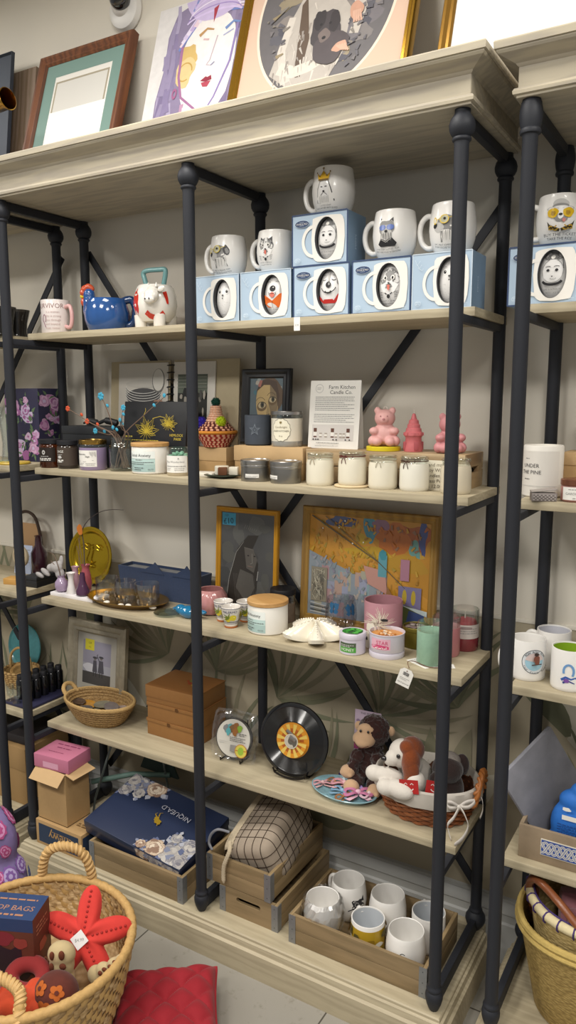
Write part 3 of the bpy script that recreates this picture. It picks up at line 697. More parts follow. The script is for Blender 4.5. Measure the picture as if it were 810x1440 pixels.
def glassjar(t, r, h, wax, wh, lip=.002, seg=40, wall=.0022, prof=None, gm=None, wz=0):
    """clear jar; where it is full of wax the wax shows right at the wall"""
    P = prof or [(r-.003, 0), (r, .004), (r, h-.002), (r-.001, h)]
    def at(z):
        for (a, za), (b, zb) in zip(P, P[1:]):
            if za <= z <= zb: return a+(b-a)*((z-za)/(zb-za) if zb > za else 0)
        return P[-1][0]
    lo = [q for q in P if q[1] < wh]; hi = [q for q in P if q[1] > wh]
    if wax:
        if wz: MB().lathe([(0, 0), (P[0][0], 0), (r, .004), (r, wz), (0, wz)], gm or m('#cfcdc4', r=.08, trans=.5, coat=.5), seg).build('glass_foot', t); lo = [(r, wz)]
        MB().lathe([(0, lo[0][1])]+lo+[(at(wh), wh), (at(wh)-wall, wh+.0002), (at(wh)-.006, wh-.001), (0, wh-.0015)], wax, seg).build('wax', t)
        P = [(at(wh), wh+.0004)]+hi
        MB().lathe(P+[(q-wall, z) for q, z in P[::-1]], gm or CLR, seg).build('glass', t)
    else:
        ins = [(max(.001, q-wall), z) for q, z in P]; ins[0] = (ins[0][0]-.001, .006); ins[1] = (ins[1][0], .009)
        MB().lathe([(0, 0)]+P+ins[::-1]+[(0, .0055)], gm or CLR, seg).build('glass', t)
def candle(name, label, loc, r, h, body, rz=0, lab=None, cat='candle', labm=LAB, z0=.2, z1=.8, aw=1.1, lid=None, lidh=.012, lidr=.001, group=None, prof=None, lidname='lid'):
    """opaque pot with a wrapped label and a lid"""
    t = thing(name, label, cat, loc, rz, group); P = prof or [(r-.004, 0), (r, .004), (r, h-.003), (r-.002, h)]
    MB().lathe([(0, 0)]+P+[(r-.005, h), (r-.006, h-.01), (0, h-.012)], body, 44).build('pot', t)
    if lab:
        A = Art(); hw = aw*r; A.rect(-hw, hw, z0*h, z1*h, labm, 16); lab(A, hw, z0*h, z1*h); b = MB(); b.art(A, wrap(P, 0), eps=.00025); b.build('label', t)
    if lid:
        q = r+lidr; MB().lathe([(0, h), (q-.001, h), (q, h+.001), (q, h+lidh-.0015), (q-.0015, h+lidh), (0, h+lidh+.0005)], lid, 44).build(lidname, t)
    return t
# kraft boxes used as risers
kraft('kraft_box', 'small kraft gift box under the pompom basket', -.205, -.078, .262, .322, Z2, 1.460, .042)
kraft('kraft_box', 'wide kraft gift box under the slate candle and cream candle', -.003, .230, .195, .335, Z2, 1.474, .044)
# slatted wooden crate turned over as a riser
CRW = wood('#b79f7b', '#977e5b', 'X', sc=1.3); CRWE = wood('#a98e68', '#86694a', 'Y', sc=1.3)
t = thing('wooden_crate', 'upturned pale wooden crate carrying the tent card and pink bear candles', 'crate', (.464, .275, Z2))
for z0_, z1_ in ((.002, .045), (.047, .09)): MB().box(-.226, .226, -.076, -.064, z0_, z1_, CRW, .0012).build('slat', t); MB().box(-.226, .226, .064, .076, z0_, z1_, CRW, .0012).build('slat', t)
for s in (-1, 1):
    b = MB(); x0, x1 = sorted((s*.214, s*.226))
    b.box(x0, x1, -.0635, .0635, 0.0, .040, CRWE, .001); b.box(x0, x1, -.0635, -.035, .040, .056, CRWE, .0); b.box(x0, x1, .035, .0635, .040, .056, CRWE, .0); b.box(x0, x1, -.0635, .0635, .056, .0895, CRWE, .001); b.build('end_panel', t)
MB().box(-.213, .213, -.0635, .0635, .082, .0898, CRW, .001).build('bottom_board', t)
# pompom basket
t = thing('pompom_basket', 'small red woven basket with a cone lid and woollen pompoms', 'basket', (-.135, .290, 1.460)); 
def coil(b, rows, m1, m2, seg=46, rr=.0045, start=0):
    """coiled rows stitched in two alternating colours"""
    for k, (r, z) in enumerate(rows):
        vs = []; n = seg; fs1 = []; fs2 = []
        for i in range(n):
            a = 2*pi*(i+(k % 2)*.5)/n
            for q in range(6):
                c = 2*pi*q/6; e = 1+.12*((i+k) % 2); x = r+rr*e*cos(c); vs.append((x*cos(a), x*sin(a), z+rr*e*sin(c)))
        for i in range(n):
            j = (i+1) % n
            for q in range(6):
                p = (q+1) % 6; (fs1 if (i+k) % 2 else fs2).append((i*6+q, j*6+q, j*6+p, i*6+p))
        b.add(vs, fs1, m1); b.add(vs, fs2, m2)
CR1, CR2, CR3, CR4, CR5 = (m(c, r=.9) for c in ('#9c2c22', '#d8a283', '#c67f2b', '#5b2320', '#dcb398'))
b = MB(); coil(b, [(.036+.0042*k, .005+.0066*k) for k in range(6)], CR1, CR2, 44, .0046); coil(b, [(.062, .046)], CR3, CR3, 44, .0052); b.lathe([(0, .002), (.036, .003), (.058, .04), (0, .04)], CR1, 30); b.build('bowl', t)
b = MB(); coil(b, [(.054-.0063*k, .053+.007*k) for k in range(4)], CR4, CR2, 40, .0045); coil(b, [(.028-.0042*k, .081+.0075*k) for k in range(3)], CR5, CR2, 30, .0045); coil(b, [(.0165-.001*k, .102+.007*k) for k in range(4)], CR5, CR2, 24, .0042); b.lathe([(.056, .048), (.028, .082), (.014, .104), (.012, .128), (0, .13)], CR4, 30); b.build('lid', t)
def pom(c, r, mat, n=260, seed=1):
    b = MB(); rg = random.Random(seed); b.ball((0, 0, 0), r*.8, mat, T=Matrix.Translation(c), seg=16, rings=10)
    for i in range(n):
        v = V((rg.gauss(0, 1), rg.gauss(0, 1), rg.gauss(0, 1))).normalized(); u = v.orthogonal().normalized(); w_ = v.cross(u); q = r*rg.uniform(.92, 1.1); k = r*.11
        b.add([V(c)+v*q, V(c)+v*r*.7+u*k, V(c)+v*r*.7-u*k*.5+w_*k, V(c)+v*r*.7-u*k*.5-w_*k], [(0, 1, 2), (0, 2, 3), (0, 3, 1)], mat)
    return b
pom((0, 0, .138), .0155, m('#0f4436', r=.95)).build('pompom', t)['label'] = 'dark green woollen pompom'
pom((-.036, -.028, .075), .020, m('#33249a', r=.95), seed=2).build('pompom', t)['label'] = 'violet woollen pompom'
pom((.036, -.024, .080), .0175, m('#b3c41d', r=.95), seed=3).build('pompom', t)['label'] = 'lime green woollen pompom'
# black framed portrait print
def art_face(A, w, h):
    K = lambda c: m(c, r=.3, coat=.3, noise=.1, bs=60); rg = random.Random(8); A.rect(-w/2, w/2, -h/2, h/2, K('#59666c'))
    for k in range(26): A.blob(rg.uniform(-.46, .46)*w, rg.uniform(-.47, .47)*h, .006, .007, K(rg.choice(('#47707b', '#8f9896', '#6f8c92', '#5f6470', '#a8a094', '#3f5b66'))), seed=k, seg=12)
    A.blob(.10*w, .17*h, .40*w, .36*h, K('#5b4a3a'), seed=2, j=.06)
    A.ell(.03*w, .04*h, .33*w, .43*h, K('#b39a6a'), rot=.10, seg=36); A.ell(.06*w, -.28*h, .22*w, .20*h, K('#b39a6a'))
    A.poly([(.10*w, .44*h), (.30*w, .28*h), (.36*w, .02*h), (.30*w, -.24*h), (.16*w, -.44*h), (.10*w, -.30*h), (.14*w, -.10*h), (.07*w, .06*h), (.12*w, .2*h)], K('#7b6a50'))
    A.poly([(-.30*w, .26*h), (-.2*w, .44*h), (.04*w, .49*h), (.3*w, .44*h), (.40*w, .2*h), (.36*w, .0), (.30*w, .24*h), (.12*w, .38*h), (-.08*w, .38*h)], K('#4a3b30'))
    A.poly([(-.26*w, .36*h), (-.20*w, .47*h), (-.12*w, .46*h), (-.18*w, .34*h)], K('#a0685c'))
    for x, z, q in ((-.12, .02, 1), (.20, .12, .9)):
        A.ell(x*w, z*h-.004, .15*w*q, .085*h*q, K('#6a573d'), rot=.22); A.ell(x*w, z*h, .115*w*q, .058*h*q, K('#b5a483'), rot=.22); A.ell(x*w+.012*w, z*h+.001, .058*w*q, .055*h*q, K('#4a4636')); A.ell(x*w+.012*w, z*h+.001, .026*w*q, .026*h*q, INK); A.arc(x*w, z*h-.002, .125*w*q, .070*h*q, 25, 170, .0018, K('#2e261e')); A.arc(x*w-.005, z*h+.002, .16*w*q, .125*h*q, 35, 150, .0014, K('#4a3a2a'))
    A.poly([(.06*w, .04*h), (.02*w, -.12*h), (.05*w, -.155*h), (.11*w, -.145*h), (.12*w, -.08*h)], K('#94805a')); A.ell(.045*w, -.148*h, .016*w, .009*h, INK); A.ell(.10*w, -.14*h, .016*w, .009*h, INK)
    A.poly([(-.06*w, -.27*h), (.02*w, -.23*h), (.06*w, -.245*h), (.10*w, -.225*h), (.16*w, -.25*h), (.06*w, -.31*h)], K('#7b4a3c')); A.line([(-.06*w, -.27*h), (.05*w, -.265*h), (.16*w, -.25*h)], .0011, INK)
frame('picture_frame', 'black framed portrait of a wide-eyed woman behind the slate candle', (.042, .300, 1.475), .172, .222, .028, .016, m('#17171a', r=.4), art_face, tilt=-.07)
# slate candle with a scratched star, and cream candle with a scalloped label
SLT = m('#3a4049', r=.75, noise=.15, bs=60, bump=.2); t = thing('slate_candle', 'dark slate candle pot with a scratched starfish on a kraft box', 'candle', (.050, .243, 1.474))
P = [(.034, 0), (.0385, .004), (.0385, .086), (.037, .088)]; b = MB().lathe([(0, 0)]+P+[(.034, .088), (.033, .075), (0, .074)], SLT, 44); A = Art(); sm_ = m('#7b838c', r=.8)
for k in range(5):
    a = .3+k*2*pi/5; c_ = (.017*cos(a), .018*sin(a)); A.line([(.006*cos(a-.63), .006*sin(a-.63)), c_, (.006*cos(a+.63), .006*sin(a+.63))], .0011, sm_, sub=2); A.line([(0, 0), (c_[0]*.8, c_[1]*.8)], .0007, sm_)
b.art(A, wrap(P, .35, .046), eps=.0003); b.build('pot', t)
MB().lathe([(0, .0745), (.0325, .0745), (.0325, .078), (0, .079)], m('#54504a', r=.5), 30).build('wax', t)
def cream_candle(loc, label):
    t = thing('glass_candle', label, 'candle', loc, 0, 'cream candles with scalloped labels'); glassjar(t, .045, .09, WAX, .080, wz=.016)
    MB().lathe([(0, .0905), (.0462, .0905), (.0462, .0985), (.045, .1), (.040, .1), (0, .0985)], SILV, 44).build('lid', t)
    A = Art(); sc = lambda a: 1+.035*cos(14*a); A.ell(0, 0, .0285, .0325, m('#4a4030', r=.6), fn=sc, seg=84, rings=3); A.ell(0, 0, .0272, .0312, m('#e9e3cd', r=.6), fn=sc, seg=84, rings=3)
    A.text('Candlelight', 0, .008, .008, m('#7b6a42', r=.6)); A.text('FARM KITCHEN', 0, -.003, .0068, m('#4c3f22', r=.6)); A.text('8 oz', 0, -.017, .006, m('#7b6a42', r=.6)); A.blob(0, .021, .0035, .0035, m('#8b7b50', r=.6))
    b = MB(); b.art(A, wrap([(.0455, 0), (.0455, .09)], .15, .048), eps=.0003); b.build('label', t); return t
cream_candle((.150, .243, 1.474), 'cream glass candle with a scalloped label and silver lid in front of the portrait')
# tent card
t = thing('tent_card', 'white folded tent card headed Farm Kitchen Candle Co.', 'sign', (.296, .245, 1.472), .02)
A = Art(); w_, h_ = .155, .188; hw = w_/2
A.text('Farm Kitchen', .020, .170, .0150, INK); A.text('Candle Co.', .018, .156, .0150, INK); A.ell(-.049, .166, .0125, .0125, LGRY, inner=.88, rings=1, seg=30); A.lines(-.056, -.043, .167, .004, 2, .0012, GRY)
A.lines(-.060, .060, .1415, .0052, 8, .0017, GRY, 3); A.lines(-.062, .062, .0935, .0052, 5, .0017, GRY, 5)
A.rect(-.066, .062, .022, .066, m('#cfcac5', r=.7))
for x, k in ((-.056, 1), (-.002, 1), (.046, 1)): A.rect(x-.005, x+.005, .030, .056, m('#5d3a2c', r=.6)); A.rect(x-.005, x+.005, .034, .045, LAB); 
for x in (-.038, -.022, .010, .024, .034): A.rect(x-.004, x+.004, .030, .043, m('#a79d92', r=.6)); A.rect(x-.004, x+.004, .034, .039, LAB)
for x in (-.06, -.052, -.045, .002, .012, .04, .052): A.ell(x, .0245, .0025, .002, INK, rings=1, seg=8)
A.lines(-.05, .02, .014, .004, 1, .002, GRY, 7); A.text('www.farmkitchencandle.com', -.017, .0075, .0062, GRY)
b = MB(); T1 = Matrix.Rotation(-.1, 4, 'X'); b.box(-hw, hw, 0, .0006, 0, h_, LAB, T=T1); f0 = flat(0); b.art(A, lambda u, q, e: T1 @ f0(u, q, e), eps=.00012)
T2 = Matrix.Translation((0, .040, 0)) @ Matrix.Rotation(.105, 4, 'X'); b.box(-hw, hw, -.0006, 0, 0, h_, LAB, T=T2); b.build('card', t)
# pink bear candles and the castle candle
def bear(loc, col, label, rz, lid=None, s=1):
    t = thing('bear_candle', label, 'candle', loc, rz, 'pink bear candles on the wooden crate'); mt = m(col, r=.5, sss=.05, noise=.05, bs=60); h0 = .0
    o = blobby('body', [((0, 0, .030), (.034, .027, .032)), ((0, -.002, .074), (.028, .025, .024)), ((.020, -.004, .094), (.009, .006, .010)), ((-.020, -.004, .094), (.009, .006, .010)),
        ((0, -.022, .070), (.013, .010, .010)), ((-.026, -.016, .040), (.014, .015, .011)), ((.026, -.016, .040), (.014, .015, .011)), ((-.017, -.026, .013), (.014, .016, .013)), ((.017, -.026, .013), (.014, .016, .013)), ((-.03, -.014, .014), (.013, .016, .014)), ((.03, -.014, .014), (.013, .016, .014))], .0022, mt, t, 3)
    b = MB(); 
    for s_ in (-1, 1): MB().ball((s_*.009, -.0262, .080), (.0018, .0014, .0018), m('#b57a7c', r=.5)).build('eye', t)
    MB().ball((0, -.0325, .072), (.004, .002, .003), m('#b57a7c', r=.5)).build('nose', t)
    MB().tube(spline([(-.004, 0, .095), (-.004, 0, .101), (.002, 0, .104), (.006, 0, .099), (.004, 0, .095)], 4), .0011, m('#d9cfc6', r=.9), 6).build('wick', t)
    t.scale = (s, s, s); return t
t = thing('yellow_dish', 'flat round yellow dish under the left pink bear candle', 'dish', (.448, .250, 1.472)); MB().lathe([(0, 0), (.044, 0), (.046, .001), (.046, .0105), (.0445, .012), (0, .012)], m('#d2bf1e', r=.45), 48).build('disc', t)
bear((.450, .252, 1.4842), '#d9a5a0', 'pale pink bear candle sitting on a yellow dish', .30, s=1.0)
bear((.628, .255, 1.4724), '#cb8a8c', 'deeper pink bear candle at the right end of the crate', .55, s=.98)
t = thing('castle_candle', 'coral pink castle tower candle with a pointed roof and wick', 'candle', (.532, .252, 1.4723), .4); CP = m('#c06669', r=.55, sss=.05, noise=.12, bs=80)
b = MB().lathe([(0, 0), (.024, 0), (.025, .006), (.022, .02), (.0205, .036), (.023, .040), (.0245, .042), (.024, .050), (.021, .052), (.0195, .06), (.017, .062), (.0165, .07), (.0135, .072), (.0125, .081), (.008, .084), (.004, .098), (0, .1)], CP, 26)
for k in range(8): a = k*pi/4; b.box(-.004, .004, -.003, .003, 0, .008, CP, .001, T=Matrix.Rotation(a, 4, 'Z') @ Matrix.Translation((.0225, 0, .042)))
for k in range(4): a = k*pi/2+.3; b.box(-.006, .006, -.003, .002, .0, .022, m('#aa5459', r=.6), .002, T=Matrix.Rotation(a, 4, 'Z') @ Matrix.Translation((0, -.0235, .004)))
b.build('tower', t); MB().tube([(0, 0, .099), (.001, 0, .105), (-.001, 0, .110)], .0011, m('#d9cfc6', r=.9), 6).build('wick', t)
# five yoghurt-pot candles
def yog(loc, label, bow, wax='#ddd6c2', r=.0375, h=.085):
    t = thing('jar_candle', label, 'candle', loc, random.uniform(-.3, .3), 'cream candles in small glass yoghurt jars')
    P = [(r-.004, 0), (r-.0005, .005), (r, .012), (r-.0005, h*.68), (r-.003, h*.80), (r-.0045, h*.85), (r-.0045, h*.90), (r-.0018, h*.93), (r-.0015, h*.97), (r-.003, h)]
    glassjar(t, r, h, m(wax, r=.3, coat=.6, noise=.03, bs=30), h*.80, prof=P)
    MB().tube([(0, 0, h*.80), (.0005, 0, h*.88)], .0012, INK, 6).build('wick', t)
    if bow:
        bm_ = m(bow, r=.9); b = MB(); rr = r-.0035; b.tube([(rr*cos(a), rr*sin(a), h*.875) for a in [2*pi*k/30 for k in range(30)]], .0012, bm_, 6, closed=True)
        y = -rr-.001
        for s_ in (-1, 1): b.tube(spline([(0, y, h*.875), (s_*.008, y-.003, h*.90), (s_*.012, y-.003, h*.85), (s_*.003, y-.002, h*.86)], 4), .001, bm_, 5); b.tube(spline([(0, y, h*.87), (s_*.005, y-.003, h*.76), (s_*.007, y-.002, h*.66)], 4), .001, bm_, 5)
        b.build('bow', t)
    return t
yog((.312, .145, Z2), 'cream jar candle with a twine bow, nearest the silver tins', '#a1937c')
yog((.405, .150, Z2+.006), 'cream jar candle with a dark red bow standing on a round coaster', '#5a1f1c')
yog((.489, .156, Z2), 'cream jar candle below the yellow dish with a blue-beaded twine bow', '#b0a893')
yog((.573, .160, Z2), 'cream jar candle with a brown twine bow beside the handwritten card', '#4b3327', '#dcd8ca')
yog((.682, .155, Z2), 'cream jar candle without a bow half behind the right front post', None, '#cfc4ac')
solo(MB().lathe([(0, 0), (.045, 0), (.047, .002), (.047, .004), (.045, .0058), (0, .0058)], m('#cdb994', r=.8, noise=.1, bs=120), 40), 'coaster', 'round pale coaster under the red-bow jar candle', 'coaster', (.405, .150, Z2))
b = MB(); b.box(-.040, .040, 0, .0008, 0, .075, m('#d9d1bd', r=.7)); A = Art()
for k, s_ in enumerate(('Hand made', 'Soy Wax', 'candles in', 'Glass Pots', '$ 12.00')): A.text(s_, 0, .064-k*.0135, .0125, m('#5a5040', r=.7), rot=.03)
b.art(A, flat(0), eps=.0002); solo(b, 'handwritten_card', 'small handwritten price card propped against the crate between two jar candles', 'card', (.618, .183, Z2), 0, tilt=-.12)
# silver tins
for x, y, r, lb, k in ((.110, .140, .0425, 'silver candle tin with a barcode strip beside the leaf dish', 0), (.207, .142, .0435, 'silver candle tin nearest the first jar candle', 1)):
    t = thing('candle_tin', lb, 'tin', (x, y, Z2), .3-k*.8, 'silver candle tins'); TM = m('#8f8d89', r=.35, metal=.9)
    b = MB().lathe([(0, 0), (r-.002, 0), (r-.001, .002), (r-.001, .040), (0, .04)], TM, 44); A = Art(); A.rect(-.020, .020, .012, .022, LAB, 8); A.lines(-.018, .018, .016, .003, 2, .0012, GRY, 3+k); b.art(A, wrap([(r-.001, 0), (r-.001, .04)]), eps=.0003); b.build('tin', t)
    MB().lathe([(r-.0005, .040), (r, .041), (r+.0005, .044), (r, .046), (r+.001, .048), (r+.001, .058), (r-.001, .060), (r-.004, .0595), (r-.005, .058), (0, .058)], SILV, 44).build('lid', t)
# leaf dish with wax pieces
t = thing('leaf_dish', 'dark green leaf-shaped dish at the foot of the middle post', 'dish', (-.012, .150, Z2), .2); b = MB()
vs = []; fs = []; n = 28
for k, (q, z) in enumerate(((0, .004), (.6, .005), (1, .012), (1.02, .0145), (.62, .009), (0, .0075))):
    for i in range(n): a = 2*pi*i/n; e = q*(1+.10*cos(5*a)); vs.append((.052*e*cos(a), .040*e*sin(a), z-.0035*(1 if k < 3 else 1)))
for k in range(5):
    for i in range(n): j = (i+1) % n; fs.append((k*n+i, k*n+j, (k+1)*n+j, (k+1)*n+i))
b.add(vs, fs, m('#38463f', r=.3, coat=.4, noise=.3, bs=40)); b.build('dish', t)
solo(MB().lathe([(0, 0), (.020, 0), (.021, .002), (.021, .023), (.019, .025), (0, .0245)], WAX, 26), 'wax_melt', 'round cream wax melt on the green leaf dish', 'candle', (-.025, .165, Z2+.0085))
b = MB(); b.box(-.013, .013, -.010, .010, 0, .022, m('#6b4227', r=.6, noise=.2), .003); solo(b, 'soap_cube', 'brown soap cube tilted against the wax melt on the leaf dish', 'soap', (-.002, .137, Z2+.010), .5, tilt=.05)
b = MB(); b.box(-.014, .014, -.010, .010, 0, .024, WAX, .004); solo(b, 'wax_block', 'cream wax block at the right of the leaf dish', 'candle', (.022, .160, Z2+.0095), .3)
b = MB(); b.box(-.035, .035, -.03, .03, 0, .012, m('#d8d2c4', r=.6), .004); solo(b, 'coaster_stack', 'low pale stone coaster block behind the middle post on the second shelf', 'coaster', (-.085, .165, Z2), .2)
# left half: jars
AMB = m('#5a2a10', r=.08, trans=.55, ior=1.45, coat=.3)
def lidded(name, label, loc, r, h, body, lid, lab, labm, rz=.3, aw=1.0, z0=.22, z1=.72):
    t = thing(name, label, 'candle', loc, rz); P = [(r-.003, 0), (r, .004), (r, h*.78), (r-.004, h*.84)]
    b = MB().lathe([(0, 0)]+P+[(0, h*.84)], body, 40); b.build('jar', t); A = Art(); A.rect(-aw*r, aw*r, z0*h, z1*h, labm, 16); lab(A, r, h); b = MB(); b.art(A, wrap(P), eps=.0003); b.build('label', t)
    MB().lathe([(0, h*.84), (r-.001, h*.84), (r, h*.85), (r, h*.985), (r-.0015, h), (r-.004, h-.001), (0, h-.001)], lid, 40).build('lid', t); return t
def lab1(A, r, h): A.ell(-.006, h*.55, .006, .0075, LGRY, inner=.4, rings=1); A.lines(-.018, .010, h*.40, .005, 1, .002, LGRY); A.lines(-.024, .018, h*.32, .005, 2, .003, LAB, 3)
def lab2(A, r, h): A.text('SAGE', -.012, h*.62, .011, LAB); A.lines(-.024, -.004, h*.5, .004, 1, .0015, LGRY); A.blob(-.014, h*.42, .008, .005, LGRY, seed=4); A.lines(-.024, .0, h*.29, .005, 2, .0035, LAB, 6)
lidded('amber_candle', 'amber glass candle with a black lid at the left end of the second shelf', (-.700, .130, Z2), .0355, .094, AMB, BLK, lab1, m('#231811', r=.6), .35, .95)
lidded('black_candle', 'dark brown labelled candle with a black lid between the amber and purple candles', (-.625, .135, Z2), .0335, .092, m('#2a211c', r=.15, coat=.4), BLK, lab2, m('#43382f', r=.7), .40, 1.6, .12, .76)
t = thing('purple_candle', 'purple wax candle in clear glass with a brass lid and white label', 'candle', (-.522, .147, Z2), .35); glassjar(t, .0435, .082, m('#8d7c9c', r=.25, coat=.6), .072)
MB().lathe([(0, .0825), (.0440, .0825), (.045, .084), (.045, .095), (.0435, .0965), (.037, .0965), (.036, .0945), (0, .0945)], GOLDM, 44).build('lid', t)
A = Art(); A.rect(-.042, .030, .012, .064, LAB, 14); A.text('Passionate', -.024, .052, .0085, INK); A.text('Sage', .0, .045, .0085, INK); A.lines(-.035, -.012, .022, .005, 2, .0015, GRY); A.lines(-.006, .025, .022, .005, 2, .0015, GRY, 3); A.line([(-.035, .03), (-.01, .028), (.02, .033)], .0007, INK)
for k in range(6): A.line([(.008+.0035*k, .06), (.009+.0035*k, .060-.004*(k % 3+2))], .0012, GRY)
b = MB(); b.art(A, wrap([(.0437, 0), (.0437, .08)]), eps=.0003); b.build('label', t)
def lab3(A, hw, z0, z1):
    h = z1-z0; A.rect(-hw, hw, z0, z0+h*.36, m('#a4bdb9', r=.6), 14); A.rect(-hw, hw, z0+h*.36, z0+h*.64, m('#b9d2cd', r=.6), 14); A.text('Social Anxiety', 0, z1-h*.19, .0125, m('#49484a', r=.6)); A.line([(-hw, z0+h*.64), (hw, z0+h*.64)], .0006, GRY, sub=12)
    A.lines(-hw*.3, hw*.2, z0+h*.56, .004, 1, .0024, GRY); A.lines(-hw*.85, hw*.9, z0+h*.45, .005, 2, .0018, DGRY, 2); A.lines(-hw*.9, -hw*.5, z0+h*.26, .005, 3, .0015, GRY, 4); A.lines(-hw*.4, hw*.3, z0+h*.18, .006, 2, .002, DGRY, 6); A.text('8.8 OZ', hw*.72, z0+h*.12, .0055, DGRY)
WLID = wood('#c49a62', '#b3874f', 'X', sc=1.5); CPOT = m('#ddd9d0', r=.55)
candle('ceramic_candle', 'large white ceramic candle labelled Social Anxiety with a wooden lid by the middle post', (-.288, .155, Z2), .0565, .083, CPOT, .10, lab3, labm=m('#e6ebe6', r=.6), z0=.10, z1=.84, aw=.86, lid=WLID, lidh=.011, lidr=.002)
t = thing('succulent_candle', 'small clear candle with a wax succulent and white label behind the middle post', 'candle', (-.172, .150, Z2), .3); glassjar(t, .036, .083, m('#b7a98f', r=.3, coat=.5), .055)
b = MB()
for k in range(14): a = k*2.4; q = .006+.0013*k; b.ball((q*cos(a), q*sin(a), .064-.0006*k), (.011, .006, .005), m('#7fae93', r=.5), rot=E3(0, -40+k*2, math.degrees(a)), seg=10, rings=6)
b.build('succulent', t); A = Art(); A.rect(-.036, .040, .010, .060, LAB, 14); A.text('Pine Wonderland', .0, .042, .0085, GRY); A.lines(-.03, .034, .028, .005, 1, .0015, DGRY); A.lines(-.03, -.012, .022, .005, 2, .0013, GRY); A.lines(0, .03, .022, .005, 2, .0013, GRY, 4); A.blob(.012, .052, .002, .002, GRY)
b = MB(); b.art(A, wrap([(.0362, 0), (.0362, .08)]), eps=.0003); b.build('label', t)
# glass jar holding twigs with paper flowers
t = thing('glass_jar', 'clear glass mason jar holding the flowered twigs', 'jar', (-.415, .165, Z2)); P = [(.036, 0), (.040, .006), (.0405, .07), (.036, .084), (.0335, .088), (.0335, .100), (.036, .102), (.036, .106), (.034, .108)]; glassjar(t, .04, .108, None, 0, prof=P)
rg = random.Random(12); TW = m('#6e5a4c', r=.85); BF = m('#3f96b3', r=.8); OF = m('#c0502f', r=.8)
def flower(b, p, r, mat, n=6):
    for k in range(n):
        a = k*2*pi/n+.3; e = V((cos(a), -.3, sin(a))); b.ball(V(p)+e*r*.6, (r*.55, r*.25, r*.45), mat, rot=E3(0, -math.degrees(a), 0), seg=8, rings=6)
    b.ball(p, r*.35, mat, seg=8, rings=6)
jx, jy = -.415, .165
for i, (ex, ez, col, ln) in enumerate(((-.215, .185, OF, 0), (-.065, .225, BF, 0), (-.13, .145, OF, 0), (.012, .15, BF, 1), (.20, .228, BF, 1), (.028, .19, BF, 0), (-.02, .125, BF, 1), (-.095, .115, BF, 0))):
    lab_ = ('twig with an orange-red tip reaching furthest left from the jar', 'twig with a big blue paper flower highest above the jar', 'twig with red blossom leaning left from the jar', 'short twig with blue petals standing in the jar', 'long thin twig with blue petals crossing the black card', 'bare-tipped twig with blue flower in front of the open book', 'twig with a small blue petal at the jar rim', 'low twig with a blue flower left of the jar')[i]
    tt = thing('flower_twig', lab_, 'twig', (jx, jy, Z2+.009), 0, 'flowered twigs in the mason jar'); s_ = -1 if ex < 0 else 1; q = .024*(i % 4-1.5)/1.5
    pts = spline([(-s_*.018, q*.5, .001), (s_*.02, q*.5, .1), (ex*.55, -.010+q*.3, .09+(ez-.09)*.55), (ex, -.015, ez)], 8); MB().tube(pts, [.0024-.0013*k/len(pts) for k in range(len(pts))], TW, 6).build('stem', tt)
    b = MB(); 
    if ln == 0: flower(b, pts[-1], .012 if i == 1 else .009, col)
    b.ball(pts[-6]+V((.006, 0, .006)), (.007, .003, .005), col, rot=E3(0, 40, 0), seg=10, rings=6)
    if ln: b.ball(pts[-2]+V((.002, -.003, .004)), (.006, .003, .007), col, seg=10, rings=6)
    b.build('blossom', tt)
# black boxes and the card with gold flowers
for i, (z0_, h_, lb) in enumerate(((Z2, .074, 'flat black box at the bottom of the stack behind the amber candle'), (Z2+.0745, .060, 'flat black box on top of the stack behind the dark candles'))):
    kraft('black_box', lb, -.735+.01*i, -.485, .205, .310, z0_, z0_+h_, .026, BKC2, 'black boxes behind the candles')
b = MB(); b.tube(spline([(-.07, -.02, .006), (-.04, -.03, .014), (-.005, -.025, .008), (.03, -.028, .016), (.07, -.015, .006)], 6), [.004]*6+[.011]*6+[.006]*6+[.011]*6+[.004], BKC, 10)
solo(b, 'folded_sunglasses', 'black folded glasses lying on the black boxes', 'glasses', (-.58, .262, Z2+.1345+.0035), .1)
kraft('black_box', 'flat black box under the card with gold flowers', -.470, -.215, .215, .315, Z2, Z2+.078, .03, BKC2, 'black boxes behind the candles')
t = thing('black_card', 'black box lid with gold flowers reading Hemlock Park', 'box', (-.342, .232, Z2+.0785), 0, tilt=-.12); b = MB(); b.box(-.130, .130, 0, .022, 0, .140, m('#222326', r=.45), .0015); A = Art(); GF = m('#c9b23c', r=.4)
for cx, cz, q in ((-.030, .052, .052), (.062, .076, .036)):
    for k in range(9):
        a = -.25+k*pi/7.5; c, d = cos(a), sin(a); L = q*(.75+.25*(k % 2)); px, pz = cx, cz-.01
        A.line([(px, pz), (px+c*L*.5-d*L*.18, pz+d*L*.5+c*L*.18), (px+c*L, pz+d*L), (px+c*L*.5+d*L*.18, pz+d*L*.5-c*L*.18), (px, pz)], .0016, GF)
        A.line([(px, pz), (px+c*L*.8, pz+d*L*.8)], .0008, GF)
    for k in range(6): a = 3.4+k*.5; A.line([(cx, cz-.01), (cx+q*.6*cos(a), cz-.01+q*.5*sin(a))], .0018, GF, .0006)
A.line([(-.04, .09), (-.03, .11), (-.032, .118)], .0016, GF); A.line([(.0, .085), (.03, .092), (.05, .088)], .0016, GF); A.line([(.076, .056), (.09, .046)], .0016, GF)
A.text('HEMLOCK', .100, .034, .0115, GF); A.text('PARK', .106, .022, .0125, GF); A.lines(-.115, .03, .014, .005, 1, .0022, GF); A.lines(-.115, -.08, .024, .005, 1, .004, GF, 3)
b.art(A, flat(0), eps=.0002); b.build('lid', t)
